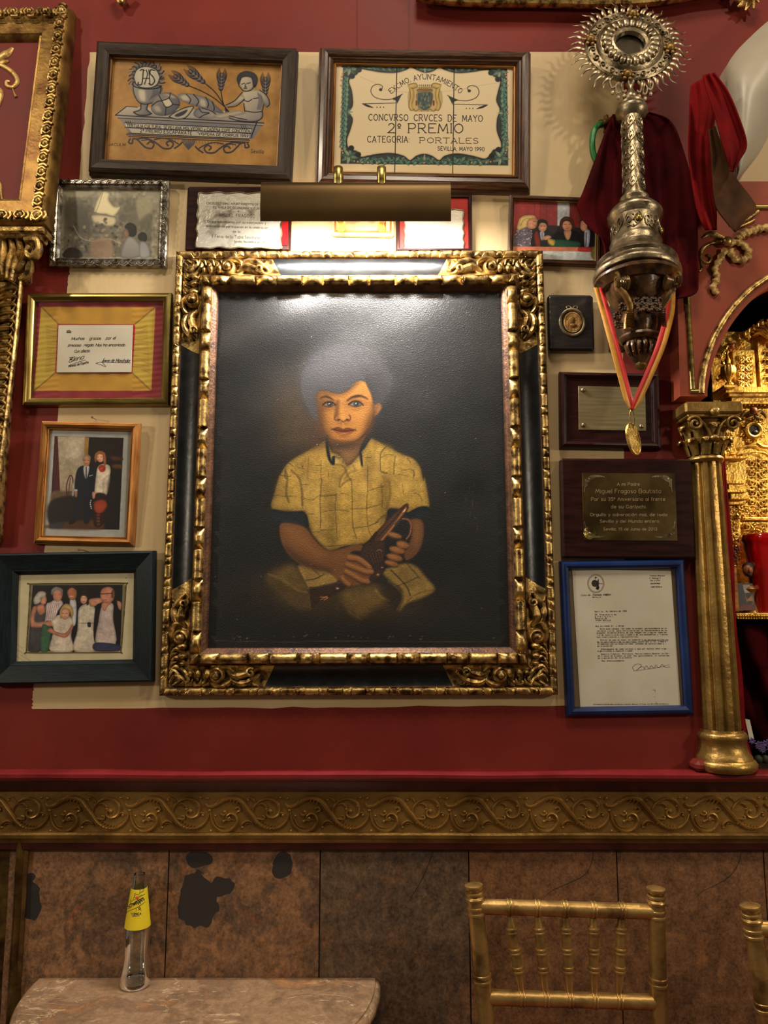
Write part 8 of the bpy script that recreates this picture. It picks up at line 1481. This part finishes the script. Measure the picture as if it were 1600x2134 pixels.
def label_text(m, s, a, b, cap, wt, shear=0, gap=1.2):
    a = np.array(a, float); b = np.array(b, float); d = b-a; L = np.linalg.norm(d); d /= L; nn = np.array([d[1], -d[0]]); x = 0; it = []
    for ch in s: wd, st = glyph(ch); it.append((x, st)); x += wd+gap
    k = L/(x-gap)
    for x0, st in it:
        for sm, p in st:
            g = spline(p, 3*len(p)) if sm else p; g = g+np.array([x0, 0]); g[:, 0] += shear*g[:, 1]; q_ = a+d*(g[:, 0]*k)[:, None]+nn*(g[:, 1]*cap/6)[:, None]
            if sm: on_label(m, list(map(tuple, q_)), wt, len(q_))
            else:
                for u_, v_ in zip(q_[:-1], q_[1:]): on_label(m, [tuple(u_), tuple(v_)], wt)
m = MB(); label_text(m, 'Schweppes', (530, 742), (800, 596), 74, 1.5, .1); label_text(m, 'TÓNICA', (580, 848), (745, 838), 34, .9); label_text(m, 'ORIGINAL', (598, 868), (718, 862), 12, .5)
for pts, w_ in [([(525, 640), (660, 580), (805, 498)], .9), ([(508, 808), (540, 778), (680, 718), (810, 628)], .9), ([(655, 790), (662, 750), (650, 730)], .7), ([(715, 712), (735, 740), (712, 745), (700, 732), (715, 712)], 1.2), ([(690, 770), (720, 755), (750, 770)], .6), ([(440, 870), (470, 850)], 1.0), ([(450, 890), (475, 868)], .9)]: on_label(m, pts, w_)
m.build('label_print', INK, lab)
m = MB()
for pts in [[(615, 590), (640, 520), (690, 500)], [(640, 560), (632, 500), (660, 480)], [(690, 520), (740, 470), (790, 450)], [(720, 500), (730, 420), (760, 400)], [(750, 480), (780, 430), (795, 420)], [(560, 610), (575, 580)], [(700, 540), (760, 510)]]: on_label(m, pts, 1.0)
m.build('leaf_print', mat('olive_print', (120, 104, 30), .6), lab); p0 = onb(*CL([(677, 563)])[0]); m = MB(); m.blob(p0, (.0034, .0006, .0036), 12, 6); m.build('red_seal', mat('orange_red_print', (222, 96, 64), .6), lab)
# gold bamboo-turned chair
CG = mat('worn_chair_gold', (192, 154, 92), .36, .75, (112, 84, 44), 22, .2, 80, lo=.3, hi=.52)
def turned(m, a, b, r0, r1, rings, taper=None, rr=1.25, hw=.0045):
    a = np.array(a, float); b = np.array(b, float); L = np.linalg.norm(b-a); t = [0]; 
    ss = np.linspace(0, 1, 40).tolist()
    pr = []
    for s in ss: k = 1 if taper is None else np.interp(s, *taper); pr.append(((r0+(r1-r0)*s)*k, s*L))
    z = (b-a)/L; M_ = frameM(a, z, (1, .01, 0) if abs(z[0]) < .9 else (0, 0, 1)); m.lathe([(0, 0)]+pr+[(0, L)], M_, 18)
    for s in rings:
        rad = (r0+(r1-r0)*s)*(1 if taper is None else max(.8, np.interp(s, *taper)))*rr
        for d in (-hw*1.05, hw*1.05): m.lathe([(rad*.75, s*L+d-hw), (rad*.97, s*L+d-hw*.5), (rad, s*L+d), (rad*.97, s*L+d+hw*.5), (rad*.75, s*L+d+hw)], M_, 18)
YC = -.20; cA = P(1185, 1885, YC); rootc = empty('gold_chair', (cA[0], YC, 0), label='worn gold bamboo-turned chair with five spindles before the stone tiles', cat='chair', group='gold bamboo-turned chairs'); c0 = np.array([cA[0], YC, 0])
def cp(u, v, dy=0): return P(u, v, YC+dy)-c0
def chair_parts(root):
    zs_ = .45
    for sx, (tu, tv), (bu, bv) in [(-1, (989, 1868), (1024, 2134)), (1, (1367, 1875), (1370, 2134))]:
        t0 = cp(tu, tv); b0 = cp(bu, bv); k = (zs_-t0[2])/(b0[2]-t0[2]); s0 = t0+(b0-t0)*min(k, 1.7); s0[2] = zs_; m = MB(); Lp = t0[2]-zs_
        turned(m, s0, t0, .0150, .0142, [1-(2134-1868)*.0/1, .995-.035/Lp*.6, .995-.13/Lp, .995-.235/Lp], rr=1.12); zt = frameM(t0, t0-s0); m.lathe([(.0150, -.006), (.0165, -.003), (.0150, .0), (.0115, .003), (.0115, .010), (.0150, .012), (.0168, .015), (.0160, .019), (.010, .021), (0, .0215)], zt, 18); m.build('back_post', CG, root)
        m = MB(); turned(m, (s0[0], .02, 0), s0, .011, .015, [.3, .7]); m.build('leg', CG, root); m = MB(); turned(m, (sx*.19, -.40, 0), (sx*.19, -.38, zs_), .011, .015, [.3, .7]); m.build('leg', CG, root)
    for name, (au, av), (bu, bv), rr in [('top_rail', (995, 1889), (1362, 1900), .0125), ('lower_rail', (1012, 2078), (1364, 2088), .0125)]:
        m = MB(); us = [1061, 1119, 1177, 1236, 1295] if name == 'top_rail' else [1087, 1137, 1187, 1238, 1289]; ls = [(u-au)/(bu-au) for u in us]; turned(m, cp(au, av), cp(bu, bv), rr, rr, ls, rr=1.14, hw=.0028); m.build(name, CG, root)
    for tu, bu in zip([1061, 1119, 1177, 1236, 1295], [1087, 1137, 1187, 1238, 1289]):
        m = MB(); a = cp(bu, 2072); b = cp(tu, 1900); turned(m, a, b, .0085, .0085, [.30, .52, .77], ([0, .12, .30, .77, .95, 1], [.55, .75, 1, 1, .6, .6]), rr=1.25, hw=.003); m.build('spindle', CG, root)
    m = MB(); m.box((-.20, -.42, zs_-.015), (.20, .02, zs_+.03), .012); m.build('seat', mat('red_seat_pad', (110, 24, 28), .7), root)
chair_parts(rootc)
ch2 = dup(rootc); a1 = P(1566, 1905, -.26); off = cp(989, 1868); Rz = Matrix.Rotation(math.radians(-4), 4, 'Z'); o2 = Rz@Vector(off); ch2.location = (a1[0]-o2[0], -.29, a1[2]-off[2]-.0); ch2.location.z = 0; ch2.rotation_euler.z = math.radians(-4)
z_need = off[2]; dpt = None
for k in np.linspace(-.2, -.6, 200):
    if P(1566, 1912, k)[2] >= z_need-.0005: dpt = k; break
if dpt is None: dpt = -.30
ax_ = P(1566, 1912, dpt); ch2.location = (ax_[0]-o2[0], dpt-o2[1], 0); tag(ch2, 'second gold bamboo-turned chair cut off at the right edge')
